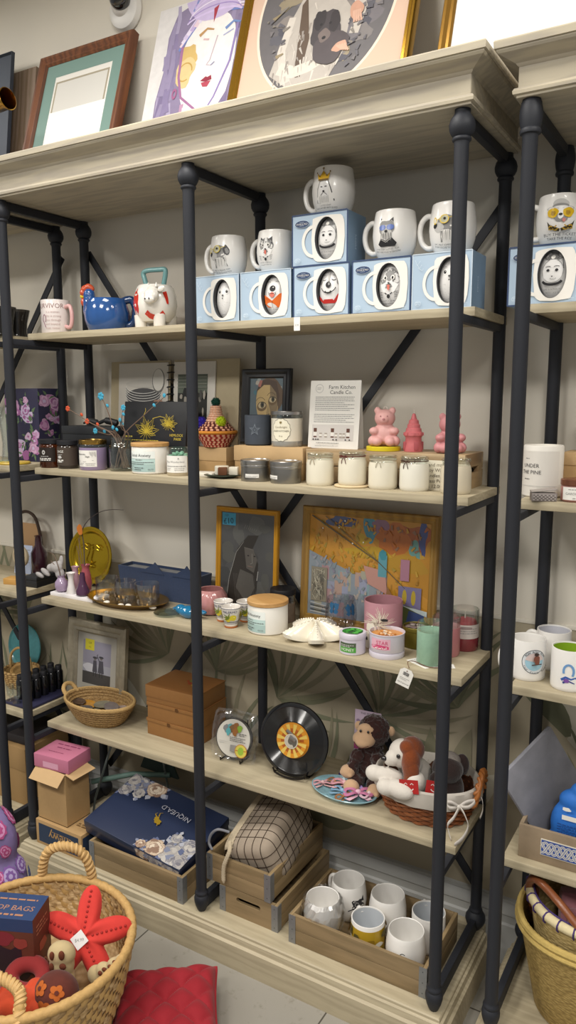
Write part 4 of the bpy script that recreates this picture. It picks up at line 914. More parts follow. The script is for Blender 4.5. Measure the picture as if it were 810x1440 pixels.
# open spiral-bound book
t = thing('open_book', 'open spiral-bound photo book on tableware leaning on the wall', 'book', (-.350, .317, Z2), 0, tilt=-.07); CV = m('#a99c7f', r=.7, noise=.05)
b = MB(); b.box(-.270, -.008, .006, .010, 0, .352, CV, .001); b.box(.008, .268, .006, .010, 0, .352, CV, .001); b.build('cover', t)
PG = m('#c9c4ba', r=.6); b = MB(); b.box(-.228, -.012, 0, .0055, .012, .345, PG, .0006); A = Art(); A.rect(-.228, -.018, .0125, .344, m('#c2bdb3', r=.5)); A.ell(-.118, .232, .075, .030, DGRY)
for k in range(9): A.arc(-.118, .236+k*.0042, .076, .026, 185, 355, .0018, m('#dcdad4', r=.4) if k % 2 == 0 else DGRY)
A.ell(-.118, .276, .076, .013, m('#b6b2a9', r=.4)); A.ell(-.052, .285, .026, .040, m('#6a6864', r=.5)); A.ell(-.052, .288, .0235, .036, m('#c9c5bb', r=.4)); A.blob(-.05, .215, .022, .008, m('#a5806c', r=.5), seed=4); A.blob(-.075, .208, .02, .01, m('#b9b6ad', r=.5), seed=6)
b.art(A, flat(0), eps=.00015); b.build('left_page', t)
b = MB(); b.box(.012, .180, 0, .0055, .012, .345, PG, .0006); A = Art(); A.rect(.030, .150, .10, .305, m('#2a2a26', r=.45)); A.rect(.030, .150, .245, .305, m('#5d6457', r=.5)); A.rect(.030, .150, .10, .16, m('#3d3f38', r=.5)); rg = random.Random(6)
for k in range(26): A.blob(rg.uniform(.036, .144), rg.uniform(.11, .25), rg.uniform(.003, .009), rg.uniform(.006, .02), m(rg.choice(('#77736a', '#4c4a44', '#a39c90', '#1b1b1a')), r=.5), seed=k, seg=10)
for k in range(4): A.rect(.030, .150, .262+k*.011, .2635+k*.011, m('#8b8d80', r=.5))
b.art(A, flat(0), eps=.00015); b.build('right_page', t)
b = MB()
for k in range(14):
    z = .030+k*.0235; b.tube([(.014*cos(a), -.001+.008*sin(a), z+.002*sin(a)) for a in [2*pi*i/12 for i in range(12)]], .0016, BKC, 5, closed=True)
b.build('spiral', t)
# things on the neighbours: floral gift bag, coloured glasses; canister, tins on the right
t = thing('floral_bag', 'dark floral gift box with pink roses on the left unit', 'box', (-.968, .300, Z2)); b = MB(); b.box(-.088, .088, -.055, .055, 0, .262, m('#2e2b45', r=.5), .002); rg = random.Random(21)
def roses(A, w, h, n, seed, r=(.012, .026), cols=('#b98bb0', '#cfa9c6', '#9c5f92', '#c3b3cf'), leafc='#5d7352'):
    rg = random.Random(seed)
    for k in range(n):
        x, z, q = rg.uniform(-w/2+.01, w/2-.01), rg.uniform(.02, h-.02), rg.uniform(*r); lim = lambda p: (max(-w/2, min(w/2, p[0])), max(0, min(h, p[1])))
        for j in range(3): a = rg.uniform(0, 6.28); A.raw([lim((x+q*1.5*cos(a)+u, z+q*1.5*sin(a)+v)) for u, v in ((-q*.6*cos(a), -q*.6*sin(a)), (q*.25*sin(a), -q*.25*cos(a)), (q*.7*cos(a), q*.7*sin(a)), (-q*.25*sin(a), q*.25*cos(a)))], [(0, 1, 2, 3)], m(leafc, r=.5))
        c0 = rg.choice(cols)
        for j, f in enumerate((1, .78, .55, .3)):
            o = Art(); o.blob(x, z, q*f, q*f*.9, m(c0 if j % 2 == 0 else rg.choice(cols), r=.5), seed=k*7+j, j=.3, seg=16, rings=1); vs, fs, mt_ = o.items[0]; A.raw([lim(p) for p in vs], fs, mt_)
A = Art(); roses(A, .176, .262, 20, 5); b.art(A, flat(-.055), eps=.000012); A = Art(); roses(A, .11, .262, 12, 9); b.art(A, side(.088), eps=.000012); b.build('box', t)
def goblet(loc, label, h, col, r=.036):
    t = thing('glass_vase', label, 'glass', loc, 0, 'clear fluted glasses on the left unit'); P = [(.024, .008), (.022, .02), (.018, .07), (.022, .11), (.030, .16), (r, h)]
    MB().lathe([(0, .008)]+P+[(q-.002, z) for q, z in P[::-1][:-1]]+[(0, .02)], CLR, 32, sq=lambda a, z: 1+.03*cos(8*a)).build('glass', t); MB().lathe([(0, 0), (.034, 0), (.036, .003), (.034, .008), (0, .009)], m(col, r=.1, trans=.4, coat=.5), 32).build('foot', t)
goblet((-.965, .175, Z2), 'tall fluted clear vase with a green foot in front of the floral box', .198, '#2f8a55'); goblet((-1.030, .130, Z2), 'clear glass with a blue foot cut by the left photo edge', .15, '#2c5fa8', .032)
solo(MB().lathe([(0, 0), (.052, 0), (.055, .004), (.052, .008), (0, .007)], m('#c2a43a', r=.4), 36), 'yellow_plate', 'small yellow saucer on the left unit next to the amber candle', 'plate', (-.905, .150, Z2), 0)
def lab4(A, hw, z0, z1): A.lines(-.03, -.018, .09, .005, 1, .002, GRY); A.text('UNDER', -.014, .075, .0125, DGRY); A.text('THE PINE', -.014, .060, .0125, DGRY); A.lines(-.03, -.015, .043, .004, 1, .0015, DGRY); A.line([(-.044, .028), (.05, .028)], .0008, LGRY, sub=16)
candle('canister', 'tall white canister with thin dark lettering on the right unit', (.876, .205, Z2), .0455, .121, m('#d8d3ca', r=.5), -.12, lab4, cat='candle', labm=m('#d8d3ca', r=.5), z0=.1, z1=.9, aw=1.2)
t = thing('trinket_box', 'small patterned trinket tin with an open lid in front of the canister', 'box', (.897, .125, Z2), .35); b = MB(); b.box(-.028, .028, -.016, .016, 0, .019, m('#8d8480', r=.4, metal=.4), .003); A = Art()
for i in range(12):
    for j in range(4): A.ell(-.022+i*.004, .004+j*.0035, .0012, .0011, m('#4d4744', r=.5) if (i+j) % 2 else m('#c4bcb4', r=.5), rings=1, seg=6)
b.art(A, flat(-.016), eps=.0002); b.build('tin', t); b = MB(Matrix.Translation((-.028, 0, .0195)) @ Matrix.Rotation(-.12, 4, 'Y')); b.box(0, .056, -.016, .016, 0, .003, m('#a59c96', r=.4, metal=.4), .001); b.build('lid', t)
kraft('kraft_box', 'tall kraft box on the right unit under a cream candle', .908, 1.060, .250, .350, Z2, 1.484, .03)
cream_candle((.985, .298, 1.4845), 'cream glass candle on the kraft box at the right photo edge')
def lab5(A, hw, z0, z1): A.lines(-.02, .01, z1-.006, .004, 1, .0015, GRY); A.text('GARDEN ROSE', 0, (z0+z1)/2, .0078, GRY); A.lines(-.01, .008, z0+.003, .004, 1, .0015, GRY)
candle('rose_candle', 'small candle labelled Garden Rose with a copper lid', (.958, .150, Z2), .0285, .037, m('#a8756a', r=.3, trans=.2), .45, lab5, z0=.15, z1=.92, aw=1.2, lid=m('#8a5a45', r=.3, metal=.7), lidh=.014)
# ---------------------------------------------------------------- third shelf
GOLDB = m('#b8912f', r=.18, metal=1, noise=.1, bs=20); CERW = m('#e4ddcb', r=.2, coat=.5)
# white tray with bud vases
solo(MB().box(-.1, .1, -.040, .040, 0, .012, m('#e3dfe0', r=.4), .002), 'vase_tray', 'low white rectangular tray under the five bud vases', 'tray', (-.632, .168, Z3))
VS = [('lavender_vase', 'round lavender bud vase, leftmost on the white tray', -.700, .152, '#9d89a3', [(.012, 0), (.020, .006), (.0235, .020), (.022, .034), (.013, .046), (.0115, .050), (.0145, .058)]),
      ('pale_vase', 'pale mauve bud vase at the back of the white tray', -.672, .190, '#b9939f', [(.011, 0), (.016, .01), (.0165, .03), (.011, .06), (.010, .075), (.014, .084)]),
      ('white_vase', 'white waisted bud vase at the front of the tray', -.652, .150, '#e3dedb', [(.0165, 0), (.0175, .003), (.011, .030), (.009, .050), (.012, .066), (.0165, .072)]),
      ('red_vase', 'dusty red bud vase, tallest on the white tray', -.622, .190, '#a14f57', [(.012, 0), (.018, .008), (.0205, .035), (.016, .066), (.0125, .080), (.0125, .088), (.0165, .096)]),
      ('plum_vase', 'dark plum bottle vase, rightmost on the white tray', -.598, .150, '#4a2b45', [(.016, 0), (.0225, .005), (.023, .018), (.015, .036), (.0105, .05), (.009, .074), (.0085, .078)])]
for nm, lb, x, y, c, P in VS:
    b = MB().lathe([(0, 0)]+P+[(P[-1][0]-.0018, P[-1][1]), (P[-2][0]-.0022, P[-2][1]), (.005, .02), (0, .015)], m(c, r=.15, coat=.6), 32); solo(b, 'bud_vase', lb, 'vase', (x, y, Z3+.0122), 0, 'bud vases on the white tray')
t = thing('dried_flower', 'grey papery dried flower leaning left out of the lavender vase', 'flower', (-.700, .152, Z3+.055)); GF_ = m('#a9a5a3', r=.9, noise=.15, bump=.6, bs=60)
blobby('flower_head', [((-.006, 0, .02), (.018, .014, .020)), ((-.018, -.004, .042), (.026, .016, .020)), ((-.044, -.004, .036), (.018, .012, .014)), ((-.070, -.006, .018), (.024, .009, .010), E3(0, 25, 0)), ((-.100, -.006, .004), (.022, .007, .009), E3(0, 15, 0)), ((-.004, .006, .062), (.010, .006, .022), E3(0, 10, 0)), ((.002, 0, .0), (.007, .007, .02))], .003, GF_, t, 3)
MB().tube(spline([(.004, -.004, -.01), (.006, -.012, .03), (-.002, -.014, .06), (-.018, -.012, .085), (-.040, -.012, .092)], 6), [.0022-.0015*k/24 for k in range(25)], TW, 6).build('twig', t)
MB().tube(spline([(.004, -.006, .03), (-.012, -.016, .052), (-.030, -.016, .064)], 6), .001, TW, 6).build('twig', t)
# gold plate with an embossed face
t = thing('gold_plate', 'round gold plate with an embossed face standing against the back post', 'plate', (-.708, .285, Z3+.006), .0, tilt=-.13); PL = m('#b99a25', r=.2, metal=.85)
P = [(0, .006), (.080, .006), (.086, .001), (.098, -.004), (.104, -.004), (.105, -.001), (.099, .004), (.088, .009), (.08, .012), (0, .012)]
TP = Matrix.Translation((0, 0, .105)) @ Matrix.Rotation(pi/2, 4, 'X') @ Matrix.Diagonal((1, 1, -1, 1)); b = MB(); b.lathe(P, PL, 64, TP)
b.tube(spline([(-.004, -.003, .145), (-.002, -.004, .12), (-.010, -.006, .09), (.002, -.004, .078), (.012, -.003, .084)], 6), .0028, PL, 8)
b.tube(spline([(-.020, -.004, .070), (-.004, -.005, .073), (.014, -.004, .069)], 5), .0022, PL, 8); b.tube(spline([(-.018, -.004, .064), (-.002, -.005, .061), (.013, -.004, .064)], 5), .0022, PL, 8)
for s_ in (-1, 1): b.tube(spline([(s_*.045, -.003, .138), (s_*.03, -.004, .146), (s_*.012, -.003, .14)], 5), .0022, PL, 8); b.tube(spline([(s_*.042, -.003, .128), (s_*.028, -.004, .132), (s_*.014, -.003, .127)], 5), .0018, PL, 8)
b.build('plate', t)
b = MB(); b.tube([(-.03, -.012, .0), (-.03, -.008, .006), (-.028, .018, .003), (.028, .018, .003), (.03, -.008, .006), (.03, -.012, 0)], .0028, BLK, 8); b.build('stand', t)
t = thing('leaf_twig', 'long bare twig with one orange leaf rising from the dusty red vase', 'twig', (-.622, .190, Z3+.03)); 
pts = spline([(.002, 0, 0), (-.004, .0, .07), (-.024, .02, .14), (-.045, .035, .185), (-.02, .042, .225), (.03, .045, .255), (.08, .045, .268), (.14, .045, .272)], 6); MB().tube(pts, [.0022-.0013*k/len(pts) for k in range(len(pts))], m('#4c4240', r=.9), 6).build('stem', t)
for k, q in enumerate(((-.06, .03, .16), (-.070, .03, .13), (-.055, .035, .18))): MB().tube(spline([(.0, .002, 0), (-.02-.01*k, .01, .07), q], 6), .0011, TW, 5).build('stem', t)
A = Art(); A.blob(0, 0, .0135, .019, m('#c8752a', r=.7), seed=3, j=.1, rings=3); b = MB(); b.art(A, lambda u, q, e: V((-.042+u, .022-8*u*u, .192+q))); b.build('leaf', t)
# oval gold tray, tumblers, pebbles
t = thing('gold_tray', 'oval gold tray holding three clear tumblers', 'tray', (-.432, .188, Z3)); sq = None
b = MB(Matrix.Diagonal((1, .60, 1, 1))); b.lathe([(0, 0), (.115, 0), (.120, .002), (.150, .017), (.158, .019), (.158, .0215), (.150, .021), (.121, .006), (.116, .004), (0, .004)], m('#b08a48', r=.25, metal=.9), 72); b.build('tray', t)
for i, (x, y, r, h, lb, q) in enumerate(((-.518, .185, .040, .074, 'clear straight tumbler at the left of the gold tray', 1), (-.434, .183, .038, .074, 'clear rounded tumbler in the middle of the gold tray', .88), (-.347, .190, .040, .074, 'clear straight tumbler at the right of the gold tray', 1))):
    P = [(r-.006, 0), (r-.001, .004), (r, h*.4), (r*(.97 if q == 1 else .98), h*.7), (r*q, h)]
    t = thing('tumbler', lb, 'glass', (x, y, Z3+.0042), 0, 'clear tumblers on the gold tray'); ins = [(a-.0022, z) for a, z in P[1:]]
    MB().lathe([(0, 0)]+P+ins[::-1]+[(r-.006, .016), (0, .014)], clear('#fbfcfc', .05, .6), 40).build('glass', t)
rg = random.Random(2)
for i, (x, y, lb) in enumerate(((-.470, .130, 'small white shell at the front of the gold tray'), (-.405, .127, 'white pebble at the front of the gold tray'), (-.385, .140, 'white chip of shell between the middle and right tumblers'), (-.560, .222, 'white shell behind the left tumbler'), (-.300, .160, 'curled white shell at the right rim of the tray'))):
    b = MB(); b.ball((0, 0, .005), (.013, .009, .006), m('#dcd6ca', r=.5), rot=E3(0, rg.uniform(-10, 10), rg.uniform(0, 180)), seg=16, rings=8); solo(b, 'shell', lb, 'shell', (x, y, Z3+(.0045 if y > .133 and i < 3 else .006)), rg.uniform(0, 3), 'white shells in the gold tray')
# navy fabric basket
t = thing('fabric_basket', 'navy blue fabric basket with pointed side handles', 'basket', (-.375, .308, Z3)); NV = m('#263756', r=.9, noise=.2, bs=120, bump=.3, sheen=.3); b = MB()
w_, d_, h_ = .175, .036, .100
O = [(-w_, -d_), (w_, -d_), (w_, d_), (-w_, d_)]
vs = [(x*.94, y*.9, 0) for x, y in O]+[(x, y, h_*(1.0 if x < 0 else .98)) for x, y in O]+[(x*.975, y*.88, h_) for x, y in O]+[(x*.92, y*.8, .012) for x, y in O]; fs = [(3, 2, 1, 0), (12, 13, 14, 15)]
for k in range(3):
    for i in range(4): j = (i+1) % 4; fs.append((k*4+i, k*4+j, k*4+4+j, k*4+4+i))
b.add(vs, fs, NV); b.build('basket', t)
for x, s_ in ((-.02, .9), (.115, 1.0)):
    b = MB(); b.prism([(x-.05, h_-.012), (x+.05, h_-.012), (x+.022, h_+.018), (x+.012, h_+.030*s_), (x+.004, h_+.020*s_), (x-.020, h_+.006)], -d_-.002, -d_+.002, NV); b.build('handle', t)
b = MB(); b.box(-.15, .12, -.018, .018, .012, .096, m('#8d8f92', r=.8), .004); b.build('lining', t)
# blue glass bird on its dish
t = thing('glass_bird', 'glossy blue glass bird beside the middle post', 'ornament', (-.150, .158, Z3), .2); BG = m('#1d7fb0', r=.06, trans=.35, coat=1)
blobby('body', [((0, 0, .020), (.040, .024, .019)), ((-.030, 0, .026), (.018, .016, .015)), ((-.046, 0, .026), (.012, .006, .006)), ((.038, 0, .022), (.022, .014, .008)), ((.0, 0, .006), (.022, .018, .006))], .003, BG, t, 4)
solo(MB().lathe([(0, 0), (.030, 0), (.045, .006), (.046, .008), (.030, .004), (0, .003)], clear('#dfeaea', .12, .9), 36), 'glass_dish', 'shallow clear glass dish left of the blue glass bird', 'dish', (-.232, .155, Z3))
# pink fluted pot
t = thing('fluted_pot', 'glossy pink fluted ceramic pot in front of the yellow frame', 'pot', (-.128, .240, Z3)); PK = m('#b98280', r=.18, coat=.7)
P = [(.032, 0), (.040, .004), (.050, .024), (.0525, .04), (.049, .060), (.041, .074), (.038, .078), (.035, .077), (.040, .062), (.046, .04), (.036, .012), (0, .008)]
MB().lathe([(0, 0)]+P, PK, 96, sq=lambda a, z: 1+.035*abs(sin(9*a))*(1 if .003 < z < .072 else 0)).build('pot', t)
# lemon cups
LEM = m('#d0c02c', r=.35, coat=.3); LFG = m('#6d7c34', r=.4)
def lemoncup(x, y, label, rz, s=1, word='PALERMO'):
    t = thing('lemon_cup', label, 'cup', (x, y, Z3), rz, 'lemon painted cups'); P = [(.019, .006), (.0195, .010), (.0245, .030), (.0285, .052), (.0300, .062), (.0290, .0635), (.0275, .062), (.024, .04), (.018, .012), (0, .010)]
    b = MB().lathe([(0, .006)]+P, m('#ddd7cf', r=.25, coat=.4), 40); b.lathe([(0, 0), (.0185, 0), (.020, .002), (.019, .006), (0, .006)], m('#a8612f', r=.7), 40)
    A = Art(); BL = m('#2f3560', r=.4)
    for z, hgt in ((.0595, .0014), (.014, .0012), (.0185, .0018)): A.rect(-.0885, .0885, z, z+hgt, BL, 60)
    A.text(word, 0, .0515, .0108, BL)
    for x_ in (-.058, 0, .058):
        A.blob(x_+.010, .034, .011, .009, LEM, seed=3, j=.06); A.blob(x_-.006, .031, .010, .0095, LEM, seed=5, j=.06); A.ell(x_+.013, .036, .003, .002, m('#e6da6a', r=.4), rings=1, seg=8)
        for a in (2.4, 3.0, 3.7, 1.4): A.line([(x_-.004, .034), (x_-.004+.011*cos(a), .034+.010*sin(a)), (x_-.004+.022*cos(a), .034+.016*sin(a))], .006, LFG, .0008)
    b.art(A, wrap(P[1:6]), eps=.0003); b.build('cup', t)
lemoncup(.012, .150, 'lemon painted cup standing in front of the other two', .5); lemoncup(-.044, .190, 'lemon painted cup half hidden behind the front lemon cup', .2); lemoncup(.018, .222, 'lemon painted cup behind the big white candle', .7)
# big white candle
def lab6(A, hw, z0, z1):
    h = z1-z0; A.rect(-hw, hw, z0, z0+h*.36, m('#a4bdb9', r=.6), 14); A.rect(-hw, hw, z0+h*.36, z0+h*.62, m('#b9d2cd', r=.6), 14); A.text('Social Anxiety', 0, z1-h*.19, .0125, m('#49484a', r=.6))
    A.lines(-hw*.3, hw*.2, z0+h*.54, .004, 1, .0024, GRY); A.lines(-hw*.85, hw*.9, z0+h*.44, .005, 2, .0018, DGRY, 2); A.lines(-hw*.4, hw*.3, z0+h*.18, .006, 2, .002, DGRY, 6); A.text('8.8 OZ', hw*.72, z0+h*.12, .0055, DGRY)
candle('ceramic_candle', 'large white ceramic candle with a wooden lid beside the lemon cups', (.124, .178, Z3), .0585, .083, CPOT, -.42, lab6, labm=m('#e6ebe6', r=.6), z0=.10, z1=.84, aw=.86, lid=WLID, lidh=.012, lidr=.002)
# dark lidded jar behind it
t = thing('lidded_jar', 'clear jar with a black lid behind the big white candle', 'jar', (.112, .283, Z3)); glassjar(t, .0375, .084, m('#77685a', r=.6, noise=.4, bs=60), .06)
MB().lathe([(0, .0845), (.0385, .0845), (.0392, .086), (.0392, .100), (.038, .102), (0, .102)], BLK, 40).build('lid', t)
# yellow framed drawing
def art_draw(A, w, h):
    A.rect(-w/2, w/2, -h/2, h/2, m('#4c4c4c', r=.3, coat=.5, noise=.25, bs=14)); rg = random.Random(4)
    for k in range(26): A.blob(rg.uniform(-.45, .45)*w, rg.uniform(-.48, .48)*h, rg.uniform(.01, .03), rg.uniform(.01, .04), m(rg.choice(('#454545', '#53534f', '#5b5b58', '#3f4040')), r=.35, coat=.4), seed=k, seg=12)
    A.poly([(-.38*w, -.48*h), (-.34*w, -.2*h), (-.18*w, .12*h), (.02*w, .27*h), (.22*w, .28*h), (.10*w, .12*h), (.22*w, -.02*h), (.20*w, -.3*h), (.05*w, -.48*h)], m('#37332f', r=.35))
    A.poly([(-.05*w, .14*h), (.12*w, .13*h), (.20*w, .02*h), (.14*w, -.12*h), (.0*w, -.08*h)], m('#5f5b56', r=.35)); A.poly([(-.12*w, -.1*h), (.12*w, -.14*h), (.16*w, -.28*h), (.02*w, -.46*h), (-.2*w, -.3*h)], m('#5b5853', r=.35))
    A.line([(-.38*w, -.45*h), (-.33*w, -.2*h), (-.2*w, .08*h), (-.06*w, .2*h)], .0016, m('#a8a7a2', r=.4), .0008, sub=4); A.line([(.22*w, -.1*h), (.20*w, -.2*h)], .0018, LGRY)
    A.line([(-.05*w, .14*h), (.13*w, .12*h)], .001, m('#77756f', r=.4)); A.line([(.1*w, .08*h), (.11*w, -.02*h), (.07*w, -.03*h)], .0016, m('#8d8a83', r=.4)); A.line([(.02*w, -.055*h), (.12*w, -.06*h)], .0018, m('#8a6f66', r=.4))
    for x in (.03, .15): A.ell(x*w, .055*h, .004, .002, INK, rings=1)
    for k in range(14): x = -.25+.03*k; A.line([(x*w, -.15*h), ((x+.06)*w, -.44*h)], .0007, m('#6b6862', r=.4))
    for k in range(7): A.line([(-.05*w+k*.007, .34*h-k*.001), (-.03*w+k*.007, .38*h-k*.002)], .0016, m('#777672', r=.4))
    A.rect(-.48*w, -.22*w, .36*h, .49*h, m('#4aa0c4', r=.6)); A.text('123', -.40*w, .465*h, .010, INK); A.text('£10', -.36*w, .405*h, .026, INK, rot=.1)
frame('picture_frame', 'yellow wooden frame with a dark drawing and a blue price note', (-.035, .303, Z3), .232, .332, .017, .014, m('#c08a1e', r=.35, noise=.12, bs=30), art_draw, tilt=-.05)
# large colourful painting
def art_city(A, w, h):
    P = lambda c: m(c, r=.3, coat=.5); X = lambda pts: [(x*w, z*h) for x, z in pts]
    A.rect(-w/2, w/2, -h/2, h/2, P('#b98429'))
    A.poly(X([(-.5, .5), (-.12, .5), (.3, -.06), (.5, -.2), (.5, -.3), (.1, -.1), (-.5, .2)]), P('#c78f35'))
    rg = random.Random(3)
    for cx, cz, rx, rz, c in ((.36, .36, .14, .13, '#a2592a'), (.2, .33, .16, .14, '#b5692a'), (.02, .42, .06, .14, '#4f8ba0'), (-.22, .45, .12, .06, '#56618a'), (.44, .38, .035, .16, '#475184'), (.38, .24, .04, .1, '#6a9a94'), (.1, .45, .07, .07, '#8d6a7e'), (.02, .17, .2, .06, '#bf9a2b'), (.3, .1, .2, .08, '#b48a2a'), (-.04, .3, .06, .05, '#c1a02c')): A.blob(cx*w, cz*h, rx*w, rz*h, P(c), seed=int(rx*999), j=.3)
    A.poly(X([(-.5, .14), (.1, -.14), (.18, -.5), (-.5, -.5)]), P('#8d97a0'))
    for k in range(22):
        x, z = rg.uniform(-.45, .16), rg.uniform(-.42, -.05); z = min(z, .10-x*.5-.12); A.rect((x-.03)*w, (x+.035)*w, (z-.07)*h, (z+.07)*h, P(rg.choice(('#b08f92', '#8aa3a8', '#9a9fb5', '#a8a593', '#b59a8d', '#7f8f93'))))
    for k in range(260):
        x, z = rg.uniform(-.48, .48), rg.uniform(-.48, .48); low = z < -.10-x*.47 and x < .2
        col = rg.choice(('#9a9fa8', '#a89a94', '#87939b', '#b3a9a0', '#8d8a9c') if low else (('#b5692a', '#a85f30', '#8f6a52', '#b98a2f') if z > .2 and x > .05 else ('#b88a2a', '#c29a3a', '#a97a2a', '#bd8a3c', '#a88d3a')))
        A.line([(x*w, z*h), ((x+rg.uniform(-.03, .03))*w, (z+rg.uniform(.02, .06)*(1 if z < .4 else -1))*h)], rg.uniform(.005, .012), P(col), .004)
    A.rect(-.47*w, -.33*w, -.36*h, -.02*h, P('#8d8777')); 
    for k in range(60): A.line([(rg.uniform(-.465, -.345)*w, rg.uniform(-.35, -.04)*h), (rg.uniform(-.46, -.34)*w, rg.uniform(-.35, -.04)*h)], .0012, P(rg.choice(('#c9c4b0', '#5f5d55'))))
    for k in range(5): A.line([(-.47*w, (-.38-.022*k)*h), (-.31*w, (-.40-.02*k)*h)], .0025, P(('#c3c6c8', '#4a4f55')[k % 2]))
    A.poly(X([(-.02, .05), (.16, .02), (.18, -.2), (.02, -.12)]), P('#c09084')); A.rect(.10*w, .17*w, -.04*h, .17*h, P('#5f9aa5')); A.blob(.135*w, .17*h, .03*w, .05*h, P('#3f8a98'), seed=3)
    A.rect(.28*w, .35*w, -.05*h, .15*h, P('#a8788a')); A.rect(.27*w, .45*w, -.3*h, -.1*h, P('#7a7498')); 
    for x in (.32, .39): A.ell(x*w, -.2*h, .018*w, .07*h, P('#b9a23c'))
    A.poly(X([(.18, -.12), (.28, -.3), (.5, -.4), (.5, -.5), (.15, -.5)]), P('#98704a')); A.ell(.34*w, -.48*h, .16*w, .2*h, P('#566137'), a0=0, a1=pi, fn=None)
    A.poly(X([(.36, -.32), (.48, -.35), (.47, -.5), (.33, -.5)]), P('#3f5382')); A.poly(X([(.3, -.28), (.5, -.31), (.5, -.36), (.42, -.33)]), P('#c3d2d2'))
    A.line(X([(-.48, .49), (.1, .1), (.32, -.12)]), .004, P('#5d5540'), .002); A.line(X([(-.36, .49), (.08, .12)]), .0025, P('#6b6146'), .0015)
    for x, z in ((-.38, .37), (-.24, .39), (-.19, .46), (-.12, .25), (-.03, .27)): A.ell(x*w, z*h, .0025, .0025, P('#e6e2d4'), rings=1, seg=8)
frame('painting', 'large colourful painting in a gold and brown wooden frame', (.366, .328, Z3), .430, .352, .024, .016, wood('#a4803c', '#8a6830', 'Z', sc=1), art_city, tilt=-.06)
# stemless glass with blue butterflies
t = thing('stemless_glass', 'clear stemless glass painted with blue butterflies behind the starfish', 'glass', (.315, .272, Z3)); P = [(.022, 0), (.034, .006), (.044, .030), (.047, .050), (.045, .075), (.040, .105)]
b = MB().lathe([(0, 0)]+P+[(a-.0016, z) for a, z in P[::-1][:-2]]+[(.030, .012), (0, .008)], clear('#f7f7f9', .03, .45), 44)
A = Art(); BB = m('#27597f', r=.5)
for cx, cz in ((-.022, .080), (.030, .075)):
    for sx, sz, q in ((-.008, .008, 1), (.008, .008, 1), (-.007, -.007, .75), (.007, -.007, .75)): A.blob(cx+sx, cz+sz, .0085*q, .0095*q, BB, seed=int(cx*999+sz*99), j=.2)
    A.line([(cx, cz+.010), (cx, cz-.012)], .0018, INK)
A.line([(.012, .055), (.016, .015)], .0015, INK); b.art(A, wrap(P, .45), eps=.0004); b.build('glass', t)
# pink holder with a cream peacock
t = thing('candle_holder', 'dusty pink candle holder with a cream feathery bird design', 'candle holder', (.452, .262, Z3)); P = [(.050, 0), (.0525, .003), (.0535, .117), (.0525, .119)]; PKH = m('#b5828b', r=.6, noise=.06, bs=60)
b = MB().lathe([(0, 0)]+P+[(.0505, .118), (.050, .01), (0, .008)], PKH, 56); A = Art(); CF = m('#ddd5c4', r=.6); rg = random.Random(9)
for k in range(120):
    a = rg.uniform(0, 2*pi); L = rg.uniform(.018, .034); q = rg.uniform(.002, .008); A.line([(q*cos(a), .072+q*1.2*sin(a)), (L*.6*cos(a+.1), .072+L*.75*sin(a+.1)), (L*cos(a+.25), .072+L*1.25*sin(a+.25))], .0013, CF, .0005)
A.line([(-.012, .05), (-.016, .02), (-.014, .004)], .016, CF, .006, sub=3); A.blob(.012, .085, .006, .004, INK, seed=3); A.blob(-.010, .062, .008, .012, CF, seed=4); A.line([(-.018, .035), (-.017, .026)], .004, INK)
b.art(A, wrap(P, .22), eps=.0003); b.build('holder', t)
# ceramic starfish dish
t = thing('starfish_dish', 'cream ceramic starfish lying at the front of the third shelf', 'ornament', (.283, .178, Z3), .23)
b = MB(); NS, NR = 120, 9; vs = []; fs = []
def star(a): k = (a % (2*pi/5))/(2*pi/5); q = abs(k-.5)*2; return .040+.058*(.5-.5*cos(pi*q))**.85
for j in range(NR+1):
    f_ = j/NR
    for i in range(NS):
        a = 2*pi*i/NS; r = star(a)*f_; q = r/.096; z = .044*(1-f_**2)*(.35+.65*(star(a)/.096))+.005+.030*max(0, q-.35)**1.5+.006; vs.append((r*cos(a), r*sin(a), z))
for j in range(NR+1):
    f_ = 1-j/NR
    for i in range(NS): a = 2*pi*i/NS; r = star(a)*f_*.97; q = r/.096; vs.append((r*cos(a), r*sin(a), .001+.030*max(0, q-.35)**1.5))
for j in range(2*NR+1):
    for i in range(NS): l = (i+1) % NS; fs.append((j*NS+i, j*NS+l, (j+1)*NS+l, (j+1)*NS+i))
b.add(vs, fs, CERW)
for k in range(5):
    a0 = 2*pi*k/5
    for q in range(8):
        f_ = .12+.115*q; r = .094*f_; z = .044*(1-f_**2)*1.0+.005+.030*max(0, r/.096-.35)**1.5+.0075; b.ball((r*cos(a0), r*sin(a0), z), .0034, CERW, seg=10, rings=6)
b.build('starfish', t)
# open tins
t = thing('green_tin', 'small white tin with a green label and green herbs on its lid', 'tin', (.420, .134, Z3), .0); TW_ = m('#cfc9d4', r=.35, metal=.1)
b = MB().lathe([(0, 0), (.033, 0), (.035, .002), (.035, .042), (0, .042)], TW_, 44); A = Art(); A.rect(-.030, .018, .010, .034, m('#4c5a42', r=.6), 10); A.rect(-.030, .018, .008, .022, m('#4f9a3e', r=.6), 10); A.text('HONEY', -.006, .0155, .011, LAB); A.lines(-.026, .012, .027, .004, 2, .0018, LGRY); b.art(A, wrap([(.035, 0), (.035, .042)], .2), eps=.0003); b.build('tin', t)
b = MB().lathe([(0, .0422), (.0362, .0422), (.0366, .044), (.0366, .055), (.0352, .057), (0, .057)], TW_, 44); A = Art(); GH = m('#3f9a3a', r=.7); A.ell(0, 0, .028, .028, m('#2e5a30', r=.7)); rg = random.Random(4)
for k in range(22): A.blob(rg.uniform(-.02, .02), rg.uniform(-.018, .018), .007, .005, m(rg.choice(('#3f9a3a', '#58b04c', '#2c7d2c')), r=.6), rot=rg.uniform(0, 3), seed=k, seg=10, rings=1)
